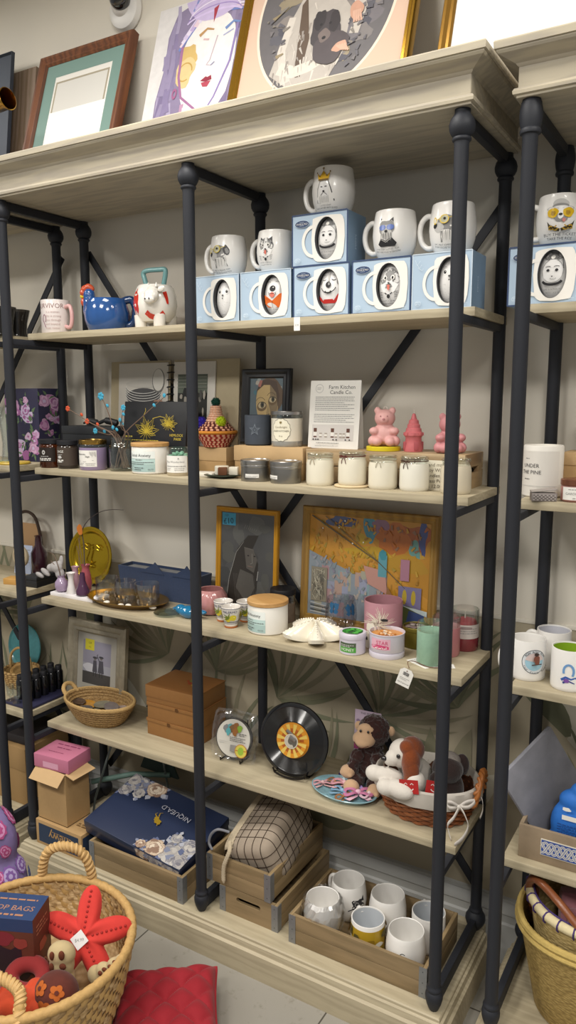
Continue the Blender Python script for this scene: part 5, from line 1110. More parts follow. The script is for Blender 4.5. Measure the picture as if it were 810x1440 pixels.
b.art(A, top(.057), eps=.0001); b.build('lid', t)
t = thing('orange_tin', 'open white tin of orange wax with a pink label, set on its lid', 'tin', (.508, .160, Z3), .0)
MB().lathe([(0, 0), (.046, 0), (.047, .002), (.047, .013), (.046, .015), (0, .015)], TW_, 48).build('lid', t)
b = MB().lathe([(0, .0152), (.044, .0152), (.046, .018), (.046, .062), (.0475, .063), (.0475, .0645), (.0455, .065), (.0445, .063), (.0445, .055)], TW_, 48); A = Art(); PL_ = m('#c5476f', r=.6); A.rect(-.034, .022, .026, .055, m('#d9a7b6', r=.6), 10); A.blob(-.006, .033, .026, .006, PL_, seed=3); A.text('STAR', .0, .045, .014, PL_); A.lines(-.02, .01, .029, .004, 1, .0022, LAB); b.art(A, wrap([(.046, .018), (.046, .062)], .12), eps=.0003); b.build('tin', t)
b = MB().lathe([(.0443, .054), (.0443, .0555), (0, .0565)], m('#c98a45', r=.4), 40); rg = random.Random(5)
for k in range(16): b.ball((rg.uniform(-.02, .02), rg.uniform(-.02, .02), .058), (.007, .004, .003), m(rg.choice(('#d9b58c', '#b9793d', '#8d5a3a', '#cfc0ad')), r=.6), rot=E3(0, 0, rg.uniform(0, 180)), seg=8, rings=5)
b.build('wax', t)
t = thing('olive_tin', 'olive green tin candle topped with dried petals', 'tin', (.548, .268, Z3)); MB().lathe([(0, 0), (.034, 0), (.036, .002), (.036, .046), (.0372, .047), (.0372, .056), (.0360, .058), (.0345, .056), (.0345, .05), (0, .05)], m('#6f6425', r=.35, metal=.5), 44).build('tin', t)
b = MB().lathe([(0, .0505), (.034, .0505), (.033, .053), (0, .054)], m('#4b4034', r=.6), 36); rg = random.Random(6)
for k in range(18): b.ball((rg.uniform(-.022, .022), rg.uniform(-.022, .022), .0555), (.008, .005, .002), m(rg.choice(('#cfc6bc', '#a59a92', '#7a6a66')), r=.7), rot=E3(0, 0, rg.uniform(0, 180)), seg=8, rings=5)
b.build('petals', t)
# three glass candles by the right post
t = thing('green_candle', 'pale green wax candle in clear glass standing on paper tags by the right post', 'candle', (.630, .160, Z3+.0012)); glassjar(t, .0365, .107, m('#8fb39b', r=.5, noise=.15, bs=90, coat=.4), .086); MB().lathe([(.030, .0885), (.0305, .093), (.025, .095), (0, .096)], m('#5a4a3a', r=.8), 20, Matrix.Translation((.02, -.012, -.004)) @ Matrix.Scale(.2, 4)).build('wick', t)
t = thing('pink_candle', 'pink wax candle in clear glass behind the right front post', 'candle', (.640, .246, Z3)); glassjar(t, .0365, .104, m('#b9787d', r=.5, coat=.5), .078); MB().tube([(0, 0, .077), (0, 0, .088)], .0012, INK, 6).build('wick', t)
t = thing('red_candle', 'dark red candle in tall clear glass near the back post', 'candle', (.667, .318, Z3)); glassjar(t, .0375, .112, m('#7f3038', r=.25, coat=.6), .036); b = MB(); A = Art(); A.rect(-.05, .05, .036, .074, m('#cfc6c0', r=.7), 16); A.lines(-.04, .035, .062, .006, 3, .002, GRY, 4); A.blob(0, .066, .02, .004, m('#9a8a88', r=.6), seed=3); b.art(A, wrap([(.0377, 0), (.0377, .1)], .35), eps=.0002); b.build('label', t)
MB().lathe([(0, .0365), (.033, .0365), (.033, .072), (.028, .080), (.012, .084), (0, .084)], m('#b9494f', r=.6), 30).build('wax_block', t); MB().tube([(0, 0, .083), (0, 0, .096)], .0015, m('#d8cfc4', r=.9), 6).build('wick', t)
# paper tags
def papertag(loc, w, h, rz, label, flat_=True, tilt=0, grp=None):
    b = MB()
    if flat_: b.box(-w/2, w/2, -h/2, h/2, 0, .0007, LAB); A = Art(); A.text('Hand poured', 0, h*.15, .008, DGRY); A.lines(-w*.4, w*.4, -h*.05, .005, 3, .0015, GRY); b.art(A, top(.0007), eps=.0001)
    else:
        b.prism([(-w/2, -h), (w/2, -h), (w/2, -.008), (w/2-.008, 0), (-w/2+.008, 0), (-w/2, -.008)], -.0004, .0004, LAB); A = Art()
        for k in range(9): A.rect(-.008+k*.0018, -.0072+k*.0018+.0005*(k % 2), -.018, -.009, INK)
        A.lines(-w*.35, w*.35, -.026, .004, 2, .0012, GRY); A.text('Hand poured', 0, -.038, .0058, DGRY); A.ell(0, -.0045, .0016, .0016, m('#6a4a35', r=.7), rings=1, seg=10); b.art(A, flat(-.0004), eps=.0002)
    return solo(b, 'paper_tag', label, 'tag', loc, rz, grp, tilt=tilt)
papertag((.612, .145, Z3), .075, .040, -.5, 'white printed card lying under the green candle'); papertag((.668, .150, Z3+.0004), .055, .030, .5, 'white printed card poking out right of the green candle')
o = papertag((.598, .0865, Z3-.001), .036, .048, .1, 'white paper tag with a barcode hanging over the shelf edge', False); o.rotation_euler = (.0, .32, .1)
solo(MB().tube(spline([(.600, .088, Z3+.0022), (.590, .105, Z3+.012), (.600, .130, Z3+.006), (.640, .120, Z3+.0025), (.672, .135, Z3+.0025)], 6), .001, m('#6a4a35', r=.8), 5), 'tag_string', 'brown string looped round the foot of the green candle', 'string', (0, 0, 0))
# ---- right-hand unit: white mugs
def plainmug(x, y, z, label, art=None, inner=None, rz=.5, r=.0415, h=.098, off=0, hand=pi, grp='white printed mugs on the right unit'):
    t = thing('mug', label, 'mug', (x, y, z), rz, grp); P = [(r-.003, 0), (r-.0005, .003), (r, .01), (r, h-.002), (r-.0006, h)]
    b = MB().lathe([(0, 0)]+P+[(r-.003, h), (r-.0035, h-.003)], GLZ, 52); b.lathe([(r-.0035, h-.003), (r-.0038, .01), (0, .006)], inner or GLZ, 52)
    if art: A = Art(); art(A); b.art(A, wrap(P[1:], off), eps=.0003)
    b.build('body', t); c, d = cos(hand), sin(hand)
    MB().tube([(p.x*c, p.x*d, p.z) for p in spline([(r-.003, 0, h*.82), (r+.016, 0, h*.85), (r+.029, 0, h*.66), (r+.028, 0, h*.36), (r+.014, 0, h*.18), (r-.003, 0, h*.2)], 6)], .0058, GLZ, 12).build('handle', t)
    return t
def art_row(A):
    A.ell(0, .050, .030, .030, m('#23303c', r=.5)); A.ell(0, .050, .0285, .0285, m('#d9dde0', r=.5)); A.ell(0, .050, .022, .022, m('#9ec7d8', r=.5)); A.ell(0, .050, .022, .022, m('#d8c5c1', r=.5), a0=.2, a1=pi-.2)
    for k, ch in enumerate('ROW ROW ROW'): A.text(ch, .0253*cos(2.5-k*.19), .050+.0253*sin(2.5-k*.19), .0075, INK, rot=2.5-k*.19-pi/2)
    for k, ch in enumerate('THE FUCK AWAY'): A.text(ch, .0253*cos(3.55+k*.20), .050+.0253*sin(3.55+k*.20), .007, INK, rot=3.55+k*.20+pi/2)
    A.blob(.002, .058, .006, .012, m('#7d4a3a', r=.5), seed=3); A.blob(.001, .071, .0045, .0045, m('#3a2b26', r=.5), seed=2); A.line([(-.008, .045), (.012, .047)], .0025, m('#4b342b', r=.5))
def art_swirl(A):
    bl = m('#3d5fa8', r=.4); A.line([(-.016, .028), (-.006, .036), (.006, .032), (.016, .036), (.020, .030)], .006, bl, .002, sub=4); A.line([(-.012, .022), (0, .028), (.014, .022)], .005, m('#2f3f86', r=.4), .002, sub=4); A.arc(.0, .050, .011, .016, -40, 200, .005, m('#6f9ac9', r=.4)); A.blob(-.004, .028, .006, .005, m('#7a4f9c', r=.4), seed=3)
plainmug(.866, .192, Z3, 'white mug with a round rowing logo on the right unit', art_row, rz=.05, off=.55, hand=-2.5)
plainmug(.966, .172, Z3, 'white mug with a lime green inside and a blue swirl', art_swirl, m('#86a82a', r=.3, coat=.3), rz=0, off=.15, hand=.4)
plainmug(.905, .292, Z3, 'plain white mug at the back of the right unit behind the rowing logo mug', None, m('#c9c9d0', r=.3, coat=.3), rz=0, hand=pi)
t = thing('blue_plate', 'blue plate standing at the right edge of the photo on the third shelf', 'plate', (1.085, .325, Z3), 0, tilt=-.1); MB().lathe([(0, .004), (.06, .004), (.085, -.004), (.086, -.002), (.062, .008), (0, .008)], m('#2b6aa0', r=.2, coat=.5), 56, Matrix.Translation((0, 0, .086)) @ Matrix.Rotation(pi/2, 4, 'X') @ Matrix.Diagonal((1, 1, -1, 1))).build('plate', t)
# ---- left-hand unit
PINE = wood('#c79a58', '#b0843f', 'X', sc=1.5)
t = thing('pen_block', 'small wooden block holding a white pen on the left unit', 'pen holder', (-.965, .180, Z3), .25); MB().box(-.040, .040, -.024, .024, 0, .022, PINE, .002).build('block', t); MB().tube([(.014, 0, .018), (.024, .002, .056)], .0022, m('#dcd8d0', r=.4), 8).build('pen', t)
t = thing('clay_disc', 'round beige clay disc upright on a small stand', 'ornament', (-1.015, .245, Z3)); b = MB().lathe([(0, -.008), (.036, -.008), (.040, -.004), (.040, .004), (.036, .008), (0, .008)], m('#b3a489', r=.8), 40, Matrix.Translation((0, 0, .085)) @ Matrix.Rotation(pi/2, 4, 'X'))
for q in (.015, .022, .028): b.tube([(q*cos(a), -.0085, .085+q*sin(a)) for a in [2*pi*k/24 for k in range(24)]], .0011, m('#a5967b', r=.8), 5, closed=True)
b.build('disc', t); b = MB(); b.box(-.02, .02, -.014, .014, 0, .006, BLK, .001); b.tube([(-.012, 0, .005), (-.014, -.004, .046)], .003, BLK, 6); b.tube([(.012, 0, .005), (.014, -.004, .046)], .003, BLK, 6); b.build('stand', t)
solo(MB().lathe([(0, 0), (.024, 0), (.030, .02), (.030, .09), (.014, .12), (.012, .15), (.015, .155), (0, .15)], m('#3b1f29', r=.12, coat=.6), 32), 'dark_bottle', 'dark maroon glass bottle behind the left post', 'bottle', (-.990, .310, Z3))
t = thing('black_tray', 'flat black box under the grey dried flower on the left unit', 'box', (-.882, .240, Z3), .1); MB().box(-.030, .030, -.075, .075, 0, .026, BKC, .003).build('tray', t); MB().box(-.031, .031, -.076, .076, .0262, .040, BKC2, .003).build('lid', t)
b = MB(); b.box(-.040, .040, -.001, .001, 0, .11, m('#b9c4dc', r=.6)); A = Art(); A.lines(-.03, .03, .09, .012, 5, .003, GRY); b.art(A, flat(-.001), eps=.0002); solo(b, 'pale_card', 'pale blue card propped at the left photo edge', 'card', (-1.075, .300, Z3), .15, tilt=-.15)
t = thing('bentwood_stand', 'tan panel in a dark bentwood hoop at the left photo edge', 'ornament', (-1.09, .345, Z3), .0); MB().tube(spline([(-.07, 0, .003), (-.075, 0, .12), (-.05, 0, .21), (0, 0, .235), (.05, 0, .21), (.075, 0, .12), (.07, 0, .003)], 6), .006, m('#3a2a20', r=.7), 8).build('hoop', t); MB().box(-.062, .062, .001, .005, .0, .19, m('#a88660', r=.8), .002).build('panel', t)
# ---------------------------------------------------------------- fourth shelf
SEA = weave('#b08f5c', '#806238', 150); SEAM = m('#b3935f', r=.8, noise=.3, bs=180, bump=.5)
def art_kids(A, w, h):
    A.rect(-w/2, w/2, -h/2, h/2, m('#a9a59b', r=.6)); iw, ih = w*.36, h*.38
    A.rect(-iw, iw, -ih, ih, m('#8d8a98', r=.4)); A.rect(-iw, iw, -ih, -ih*.45, m('#454240', r=.4)); A.rect(-iw, iw, -ih*.45, -ih*.05, m('#9a99a2', r=.4)); A.blob(-iw*.5, -ih*.25, iw*.45, ih*.2, m('#c3c2c8', r=.4), seed=3)
    for x, q in ((-.12, .8), (.32, 1.0)):
        A.poly([((x-.22*q)*iw, -.42*ih), ((x+.22*q)*iw, -.42*ih), ((x+.14*q)*iw, .15*ih*q), ((x-.14*q)*iw, .15*ih*q)], m('#4a4850', r=.4)); A.ell(x*iw, .27*ih*q, .1*iw, .09*ih, m('#6b655f', r=.4)); A.ell(x*iw, .31*ih*q, .17*iw, .05*ih, m('#3b3a40', r=.4)); A.line([((x-.08)*iw, -.42*ih), ((x-.09)*iw, -.62*ih)], .004, m('#2f2d30', r=.4)); A.line([((x+.08)*iw, -.42*ih), ((x+.1)*iw, -.62*ih)], .004, m('#2f2d30', r=.4))
    A.line([(.2*iw, .1*ih), (.02*iw, .35*ih), (.08*iw, .42*ih)], .004, m('#4a4850', r=.4)); A.rect(-iw*.85, -iw*.2, ih*.55, ih*1.05, m('#c7bd2e', r=.6)); A.text('129', -iw*.52, ih*.88, .011, INK); A.text('£12', -iw*.52, ih*.70, .008, INK)
frame('picture_frame', 'silver picture frame with a black and white photo of two children and a yellow note', (-.695, .290, Z4), .285, .305, .046, .022, m('#a89f8b', r=.35, metal=.5, noise=.25, bs=60), art_kids, tilt=-.10)
# seagrass basket with discs
t = thing('seagrass_basket', 'shallow oval coiled straw basket with a looped handle', 'basket', (-.580, .190, Z4)); T_ = Matrix.Diagonal((1, .66, 1, 1)); b = MB(T_)
prof = []; rows = 8
for k in range(rows):
    r0 = .088+.05*(k/(rows-1))**.8; z0_ = .006+.066*k/(rows-1)
    for a in (-70, -30, 10, 50): prof.append((r0+.0052*cos(R_(a)), z0_+.0047*sin(R_(a))))
inn = [(r-.0115, z) for r, z in prof[::-1]]
b.lathe([(0, 0), (.084, 0)]+prof+[(.139, .079), (.134, .081)]+[q for q in inn if q[1] > .046]+[(.110, .041), (0, .041)], SEA, 72); b.build('bowl', t)
b = MB(T_); b.tube([(.1385*cos(a), .1385*sin(a), .0775) for a in [2*pi*k/120 for k in range(120)]], [.0062+.0009*(k % 2) for k in range(120)], SEAM, 8, closed=True); b.build('rim', t)
pts = spline([(-.128, -.028, .070), (-.148, -.026, .092), (-.158, -.006, .104), (-.150, .016, .098), (-.130, .024, .072)], 8); MB().tube(pts, [.0068+.001*(k % 2) for k in range(len(pts))], SEAM, 8).build('handle', t)
rg = random.Random(3)
for i, (x, y, r, c, lb, tl) in enumerate(((-.055, .0, .030, '#a9782a', 'amber coloured shell disc in the straw basket', .12), (-.095, -.005, .024, '#4b3c33', 'dark brown shell disc at the left of the straw basket', .1), (.005, .012, .030, '#75705f', 'olive grey shell disc in the middle of the straw basket', .14), (.052, .004, .030, '#6a605c', 'grey shell disc at the right of the straw basket', .1), (.010, -.035, .026, '#5d5a4c', 'dull green shell disc at the front of the straw basket', .06), (-.035, -.038, .024, '#4a4440', 'dark grey shell disc at the front left of the straw basket', .08), (.085, .018, .022, '#8a7a70', 'pale grey shell disc against the right wall of the straw basket', .2))):
    solo(MB(Matrix.Diagonal((1.25, .8, 1, 1))).lathe([(0, .0), (r*.8, .001), (r, .005), (r*.97, .0065), (r*.7, .004), (0, .003)], m(c, r=.25, coat=.4, noise=.35, bs=50), 28), 'shell_disc', lb, 'disc', (-.580+x, .190+y, Z4+.0425+.004*(i % 4)), rg.uniform(-.5, .5), 'shell discs in the straw basket', tilt=tl, roll=rg.uniform(-.1, .1))
# three kraft gift boxes
GBX = m('#8e6334', r=.6, noise=.08, bs=60, coat=.15); GLD = m('#85592f', r=.55, coat=.2)
for k, lb in enumerate(('brown kraft gift box at the bottom of the stack of three', 'brown kraft gift box in the middle of the stack of three', 'brown kraft gift box on top of the stack with a printed lid')):
    t = thing('gift_box', lb, 'box', (-.262+.003*(k == 1), .272, Z4+.0585*k), -.02+.03*k-.02*(k == 2), 'brown gift boxes'); w_, d_ = .105, .078
    MB().box(-w_, w_, -d_, d_, 0, .056, GBX, .0012).build('tray', t); b = MB(); b.box(-w_-.002, w_+.002, -d_-.002, d_+.002, .0565, .058, GLD, .0006); b.box(-w_-.002, w_+.002, -d_-.0022, -d_-.0004, .018 if k == 2 else .046, .0575, GBX, .0005)
    if k == 2: A = Art(); A.blob(.03, .01, .03, .022, m('#8a3c22', r=.6), seed=3, j=.3); A.blob(.045, -.005, .018, .012, m('#a88a32', r=.6), seed=5, j=.3); A.blob(.015, .02, .012, .012, m('#6d6a38', r=.6), seed=6); b.art(A, top(.058), eps=.0002)
    else: A = Art(); A.blob(-.01+.03*k, .051, .008, .007, m('#5c3a16', r=.7), seed=4); b.art(A, flat(-d_-.0022), eps=.0002)
    b.build('lid', t)
# coaster set in plastic on a wire stand
t = thing('coaster_set', 'round white coaster with cartoon animals wrapped in clear plastic on a wire stand', 'coaster', (-.010, .180, Z4), .12, tilt=-.22); b = MB(); TC = Matrix.Translation((0, 0, .072)) @ Matrix.Rotation(pi/2, 4, 'X'); b.lathe([(0, -.006), (.060, -.006), (.062, -.004), (.062, .006), (.060, .008), (0, .008)], m('#3a3733', r=.4), 56, TC)
A = Art(); A.ell(0, .072, .058, .058, m('#c9c5bb', r=.5), seg=56); 
for x, z, c, q in ((-.028, .098, '#7d7f80', 1), (-.014, .105, '#5f9aa0', .8), (-.004, .100, '#7a5a3a', 1.1), (.008, .108, '#8c5c30', 1), (.020, .103, '#7fa33a', .9), (-.018, .090, '#57a0a5', .9), (.006, .092, '#93602f', 1)): A.blob(x, z, .010*q, .011*q, m(c, r=.5), seed=int(x*999), j=.25); A.ell(x+.002, z+.008*q, .0055*q, .005*q, m(c, r=.5))
A.lines(-.010, .044, .074, .005, 3, .0018, DGRY, 3); A.lines(.020, .046, .088, .005, 2, .0022, DGRY, 5); A.rect(-.006, .022, .032, .052, m('#8d8a86', r=.6)); A.lines(-.048, -.022, .06, .005, 2, .0018, LGRY, 4)
A.ell(.032, .038, .021, .021, m('#b9722f', r=.5)); A.ell(.032, .038, .019, .019, m('#c9bd52', r=.5), inner=.3); A.line([(.014, .038), (.050, .040)], .003, m('#b9722f', r=.5)); A.ell(.032, .038, .010, .012, m('#8fae3a', r=.5)); b.art(A, flat(-.008), eps=.0003); b.build('coaster', t)
b = MB(); rg = random.Random(4); n = 44; vs = []; fs = []
for sgn in (-1, 1):
    for k in range(5):
        f_ = .86+.1*k
        for i in range(n): a = 2*pi*i/n; q = max(abs(cos(a)), abs(sin(a)))**-.75; r = .064*f_*min(q, 1.32)*(1+.03*rg.uniform(-1, 1)*(k > 2)); vs.append((r*cos(a), sgn*(.0105 if k < 3 else .003)+rg.uniform(-.002, .002)*(k > 0), .074+r*sin(a)*1.05))
for s_ in range(2):
    for k in range(4):
        for i in range(n): j = (i+1) % n; o_ = s_*5*n; fs.append((o_+k*n+i, o_+k*n+j, o_+(k+1)*n+j, o_+(k+1)*n+i))
b.add(vs, fs, clear('#ffffff', .10, .5, .12)); b.build('plastic_wrap', t)
WIRE = m('#26211d', r=.4, metal=.6); b = MB()
for s_ in (-1, 1): b.tube([(s_*.034, -.018, .010), (s_*.034, -.016, .002), (s_*.034, .014, .006), (s_*.030, .022, .07), (s_*.028, .026, .128)], .0022, WIRE, 7); b.tube([(s_*.034, .014, .006), (s_*.034, .045, .010)], .0022, WIRE, 7)
b.tube([(-.034, .013, .006), (.034, .013, .006)], .002, WIRE, 7); b.build('stand', t)
# record clock
t = thing('record_clock', 'black vinyl record clock with an orange and yellow label on a wire stand', 'clock', (.200, .185, Z4), .10, tilt=-.16); VIN = m('#131315', r=.22, coat=.5); TR = Matrix.Translation((0, 0, .113)) @ Matrix.Rotation(pi/2, 4, 'X')
b = MB(); P = [(0, -.008), (.100, -.008), (.109, -.004), (.111, .0), (.109, .004), (.100, .0075)]
for k in range(22): r = .098-.002*k; P += [(r, .0072), (r-.0009, .0066)]
P += [(.050, .008), (0, .008)]; b.lathe(P, VIN, 96, TR); b.build('record', t)
A = Art(); OR1, OR2, OR3 = m('#cf8a26', r=.5), m('#d9b95a', r=.5), m('#a8571c', r=.5); A.ell(0, .113, .053, .053, OR1, seg=64)
for k in range(24): 
    a0 = 2*pi*k/24; A.ell(0, .113, .049, .049, OR2 if k % 2 else OR1, a0=a0, a1=a0+pi/12, inner=.72, seg=3, rings=1); A.ell(0, .113, .036, .036, OR3 if k % 2 == 0 else OR2, a0=a0, a1=a0+pi/12, inner=.62, seg=3, rings=1)
A.ell(0, .113, .022, .022, m('#c9c1b0', r=.5)); A.ell(0, .113, .019, .019, m('#5b564e', r=.5)); A.ell(0, .113, .0185, .0185, m('#b9b2a4', r=.5), inner=.55, a0=.6, a1=5.2); b = MB(); b.art(A, flat(-.0082), eps=.00025); b.build('label', t)
b = MB(); b.lathe([(0, 0), (.008, 0), (.008, .006), (0, .007)], SILV, 20, Matrix.Translation((0, -.012, .113)) @ Matrix.Rotation(pi/2, 4, 'X')); b.box(-.004, .018, -.0215, -.018, -.006, .008, SILV, .001, T=Matrix.Translation((-.003, 0, .124)) @ Matrix.Rotation(.5, 4, 'Y')); b.box(-.022, .008, -.0175, -.015, -.005, .005, SILV, .001, T=Matrix.Translation((0, 0, .131)) @ Matrix.Rotation(.55, 4, 'Y')); b.build('hands', t)
b = MB()
for s_ in (-1, 1): b.tube([(s_*.052, -.022, .026), (s_*.050, -.018, .016), (s_*.050, .016, .006), (s_*.04, .022, .11)], .003, WIRE, 7); b.tube([(s_*.05, .016, .006), (s_*.05, .06, .012)], .003, WIRE, 7)
b.tube(spline([(-.050, -.018, .014), (-.03, -.0165, .006), (0, -.016, .003), (.03, -.0165, .006), (.050, -.018, .014)], 5), .003, WIRE, 7); b.tube([(-.05, .016, .006), (.05, .016, .006)], .003, WIRE, 7); b.build('stand', t)
# oval tray of hair bows, pen
t = thing('oval_tray', 'blue speckled oval tray filled with pink hair bows', 'tray', (.375, .185, Z4), -.10); TT = Matrix.Diagonal((1.5, 1, 1, 1)); b = MB(TT); b.lathe([(0, 0), (.055, 0), (.066, .012), (.068, .014), (.066, .0155), (.054, .005), (0, .005)], m('#7fa3ac', r=.3, coat=.4, noise=.12, bs=200), 60)
rg = random.Random(5); A = Art()
for k in range(60): a = rg.uniform(0, 6.28); r = .05*sqrt(rg.random()); A.ell(r*cos(a), r*sin(a), .001, .001, m('#4d6c74', r=.4), rings=1, seg=6)
b.art(A, top(.005), eps=.0001); b.build('tray', t)
def bow(loc, label, c1, c2, s, rz, ty=0):
    t = thing('hair_bow', label, 'hair bow', loc, rz, 'hair bows on the blue tray', tilt=ty); t.scale = (s, s, s)
    for sg in (-1, 1):
        MB().tube(spline([(0, 0, .004), (sg*.012, .008, .010), (sg*.026, .010, .007), (sg*.030, 0, .005), (sg*.026, -.010, .006), (sg*.012, -.008, .010), (0, 0, .005)], 5), .0042, m(c1, r=.6), 8, flat=.55).build('loop', t)
        A = Art(); A.poly([(0, 0), (sg*.010, -.008), (sg*.030, -.020), (sg*.020, -.026), (sg*.002, -.010)], m(c2, r=.6)); b = MB(); b.art(A, lambda u, q, e: V((u, q, .003+.06*abs(u)*.1))); b.build('tail', t)
    MB().ball((0, 0, .008), (.007, .006, .006), m(c2, r=.5), seg=14, rings=8).build('knot', t); return t
for i, (x, y, z, c1, c2, s_, rz, lb) in enumerate(((-.068, -.008, .012, '#b98a90', '#c9a3a2', .95, .6, 'dusty pink bow at the left end of the tray'), (-.040, .012, .016, '#8a5f3c', '#a9774a', .9, -.4, 'tan brown bow behind the dusty pink bow'), (-.008, .015, .022, '#c78f98', '#d8a9b0', 1.2, .2, 'large pale pink heart-shaped bow in the middle of the tray'), (.005, -.018, .016, '#6f93ae', '#83a6bd', 1.05, -.1, 'light blue bow in the middle of the tray'), (.050, -.005, .022, '#b96f92', '#d9aebf', 1.25, .5, 'bright pink bow with a pale border at the right end of the tray'), (.045, .022, .018, '#8c75b0', '#a08cc0', 1.0, -.3, 'lilac bow behind the bright pink bow'), (.022, -.035, .014, '#8a5f3c', '#9a6a42', .8, .9, 'small brown bow at the front of the tray'), (.076, .012, .022, '#c3a4ae', '#d6bcc4', .9, 1.2, 'pale mauve bow at the right rim of the tray'))):
    c, d = cos(-.10), sin(-.10); bow((.375+c*x-d*y, .185+d*x+c*y, Z4+z*.6), lb, c1, c2, s_*1.02, rz, rg.uniform(-.1, .1))
t = thing('pen', 'purple and silver multicolour pen leaning on the oval tray', 'pen', (.318, .268, Z4+.0062), -.35, roll=0); b = MB(Matrix.Rotation(pi/2, 4, 'Y'))
b.lathe([(0, 0), (.0045, 0), (.006, .004), (.006, .03)], m('#3d2a6a', r=.3), 16); b.build('clip_end', t); b = MB(Matrix.Rotation(pi/2, 4, 'Y')); b.lathe([(.006, .030), (.0061, .042)], m('#b04a8a', r=.3), 16); b.lathe([(.006, .042), (.006, .052)], m('#d0d0d4', r=.3), 16); b.lathe([(.006, .052), (.006, .060)], m('#3d6fb0', r=.3), 16); b.lathe([(.006, .06), (.006, .09), (.003, .105), (0, .112)], m('#c9c9cf', r=.3), 16); b.build('barrel', t)
# hairpin card
t = thing('hairpin_card', 'pink printed card of hair accessories behind the toy monkey', 'card', (.372, .338, Z4), .05, tilt=-.06); b = MB(); b.box(-.042, .042, -.001, .001, 0, .185, m('#b7a3b5', r=.5), .0004); A = Art(); A.rect(-.042, .042, .062, .078, m('#a8447c', r=.5)); A.text('THE PETITE', 0, .176, .0095, DGRY); A.ell(.012, .122, .014, .013, m('#4b2c30', r=.5)); A.ell(.012, .119, .009, .008, m('#a8756c', r=.5))
for i in range(3):
    for j in range(4): x, z = -.03+i*.022, .094+j*.019; A.blob(x, z, .006, .006, m(('#8a7590', '#cfc3cc', '#94808f')[(i+j) % 3], r=.5), seed=i*5+j) if not (i == 2 and j in (1, 2)) else None
b.art(A, flat(-.001), eps=.0002); b.build('card', t)
# toy monkey
MK = fur('#35201d', '#241513', 190); MF = m('#c3a07e', r=.9, noise=.05, bs=90, sheen=.3)
t = thing('toy_monkey', 'dark brown plush monkey with a tan face leaning beside the wicker basket', 'toy', (.413, .272, Z4), .15)
mk = blobby('body', [((0, .004, .062), (.044, .036, .062)), ((.006, .0, .120), (.034, .03, .03)), ((.014, -.004, .168), (.046, .042, .046)), ((-.030, -.022, .085), (.022, .022, .030), E3(20, 20, 0)), ((-.040, -.040, .058), (.017, .020, .022)), ((.034, -.030, .088), (.020, .020, .030), E3(20, -15, 0)), ((-.026, -.044, .022), (.024, .034, .022)), ((.030, -.044, .022), (.024, .034, .022))], .0035, MK, t, 3)
tx = bpy.data.textures.new('fur_clumps', 'CLOUDS'); tx.noise_scale = .008
def furry(o, k): d_ = o.modifiers.new('fur', 'DISPLACE'); d_.texture = tx; d_.strength = k; d_.mid_level = .5; d_.texture_coords = 'LOCAL'
furry(mk, .012)
blobby('face', [((-.002, -.036, .178), (.026, .014, .022)), ((-.006, -.040, .154), (.034, .022, .024)), ((-.006, -.048, .148), (.026, .018, .016))], .0025, MF, t, 4)
for s_ in (-1, 1): MB().ball((-.002+s_*.011, -.0515, .182), (.0036, .0024, .0046), m('#120d0b', r=.1, coat=1)).build('eye', t); MB().ball((.014+s_*.048, .0, .172), (.012, .008, .015), MF).build('ear', t)
b = MB(); b.tube(spline([(-.030, -.0585, .150), (-.018, -.0645, .141), (-.004, -.0665, .139), (.014, -.0625, .146)], 5), .0012, m('#5d3a2c', r=.8), 6); b.build('mouth', t)
def paw(nm, c, r, rot=None): return blobby(nm, [(c, r, rot), ((c[0]-.012, c[1]-.006, c[2]-.002), (.010, .010, .009)), ((c[0]+.010, c[1]-.010, c[2]-.004), (.009, .010, .008))], .0025, MF, t, 3)
paw('hand', (-.050, -.050, .052), (.022, .019, .020)); paw('foot', (-.030, -.078, .022), (.024, .018, .022)); paw('foot', (.036, -.074, .021), (.020, .016, .021))
# wicker basket with white liner
t = thing('wicker_basket', 'brown wicker basket with a white cloth liner and ribbon bows', 'basket', (.605, .232, Z4)); TE = Matrix.Diagonal((1.16, .94, 1, 1)); WK = m('#7a4423', r=.45, coat=.25, noise=.25, bs=90); WK2 = m('#8e5430', r=.45, coat=.25)
b = MB(TE); nst = 34
def wr(z): return .096+.024*(z/.085)**.9
for k in range(12):
    z = .005+.0072*k; n = nst*4; b.tube([((wr(z)+.0034*cos(nst/2*a+pi*k))*cos(a), (wr(z)+.0034*cos(nst/2*a+pi*k))*sin(a), z) for a in [2*pi*i/n for i in range(n)]], .0042, WK if k % 3 else WK2, 6, closed=True)
b.lathe([(0, .001), (.094, .001), (.096, .005), (.118, .088), (.115, .088), (.092, .008), (0, .006)], m('#4f2c17', r=.7), 60); b.build('weave', t)
for i in range(nst): pass
LN = m('#b9b2a8', r=.9, noise=.06, bs=70, bump=.2); b = MB(TE); vs = []; P = [(.127, .062), (.129, .076), (.128, .094), (.126, .104), (.121, .108), (.116, .102), (.110, .06), (.098, .02), (0, .016)]
b.lathe(P, LN, 96, sq=lambda a, z: 1+(.014*sin(17*a+3*sin(3*a)) if z < .1 else .006*sin(9*a))*(1 if z > .05 else .3)); b.build('liner', t)
ROPE = m('#a2622c', r=.5, coat=.2); 
for sg in (1,):
    b = MB()
    for ph in (0, pi):
        pts = []
        base = spline([(sg*.142, -.042, .066), (sg*.150, -.040, .105), (sg*.150, -.012, .135), (sg*.148, .016, .138), (sg*.145, .040, .110), (sg*.140, .044, .070)], 9)
        for i, p in enumerate(base): a = i*.75+ph; pts.append(p+V((.0045*cos(a), .003*sin(a), .0045*sin(a))))
        b.tube(pts, .0058, ROPE, 8)
    b.build('handle', t)
RB = m('#c3bcb4', r=.8)
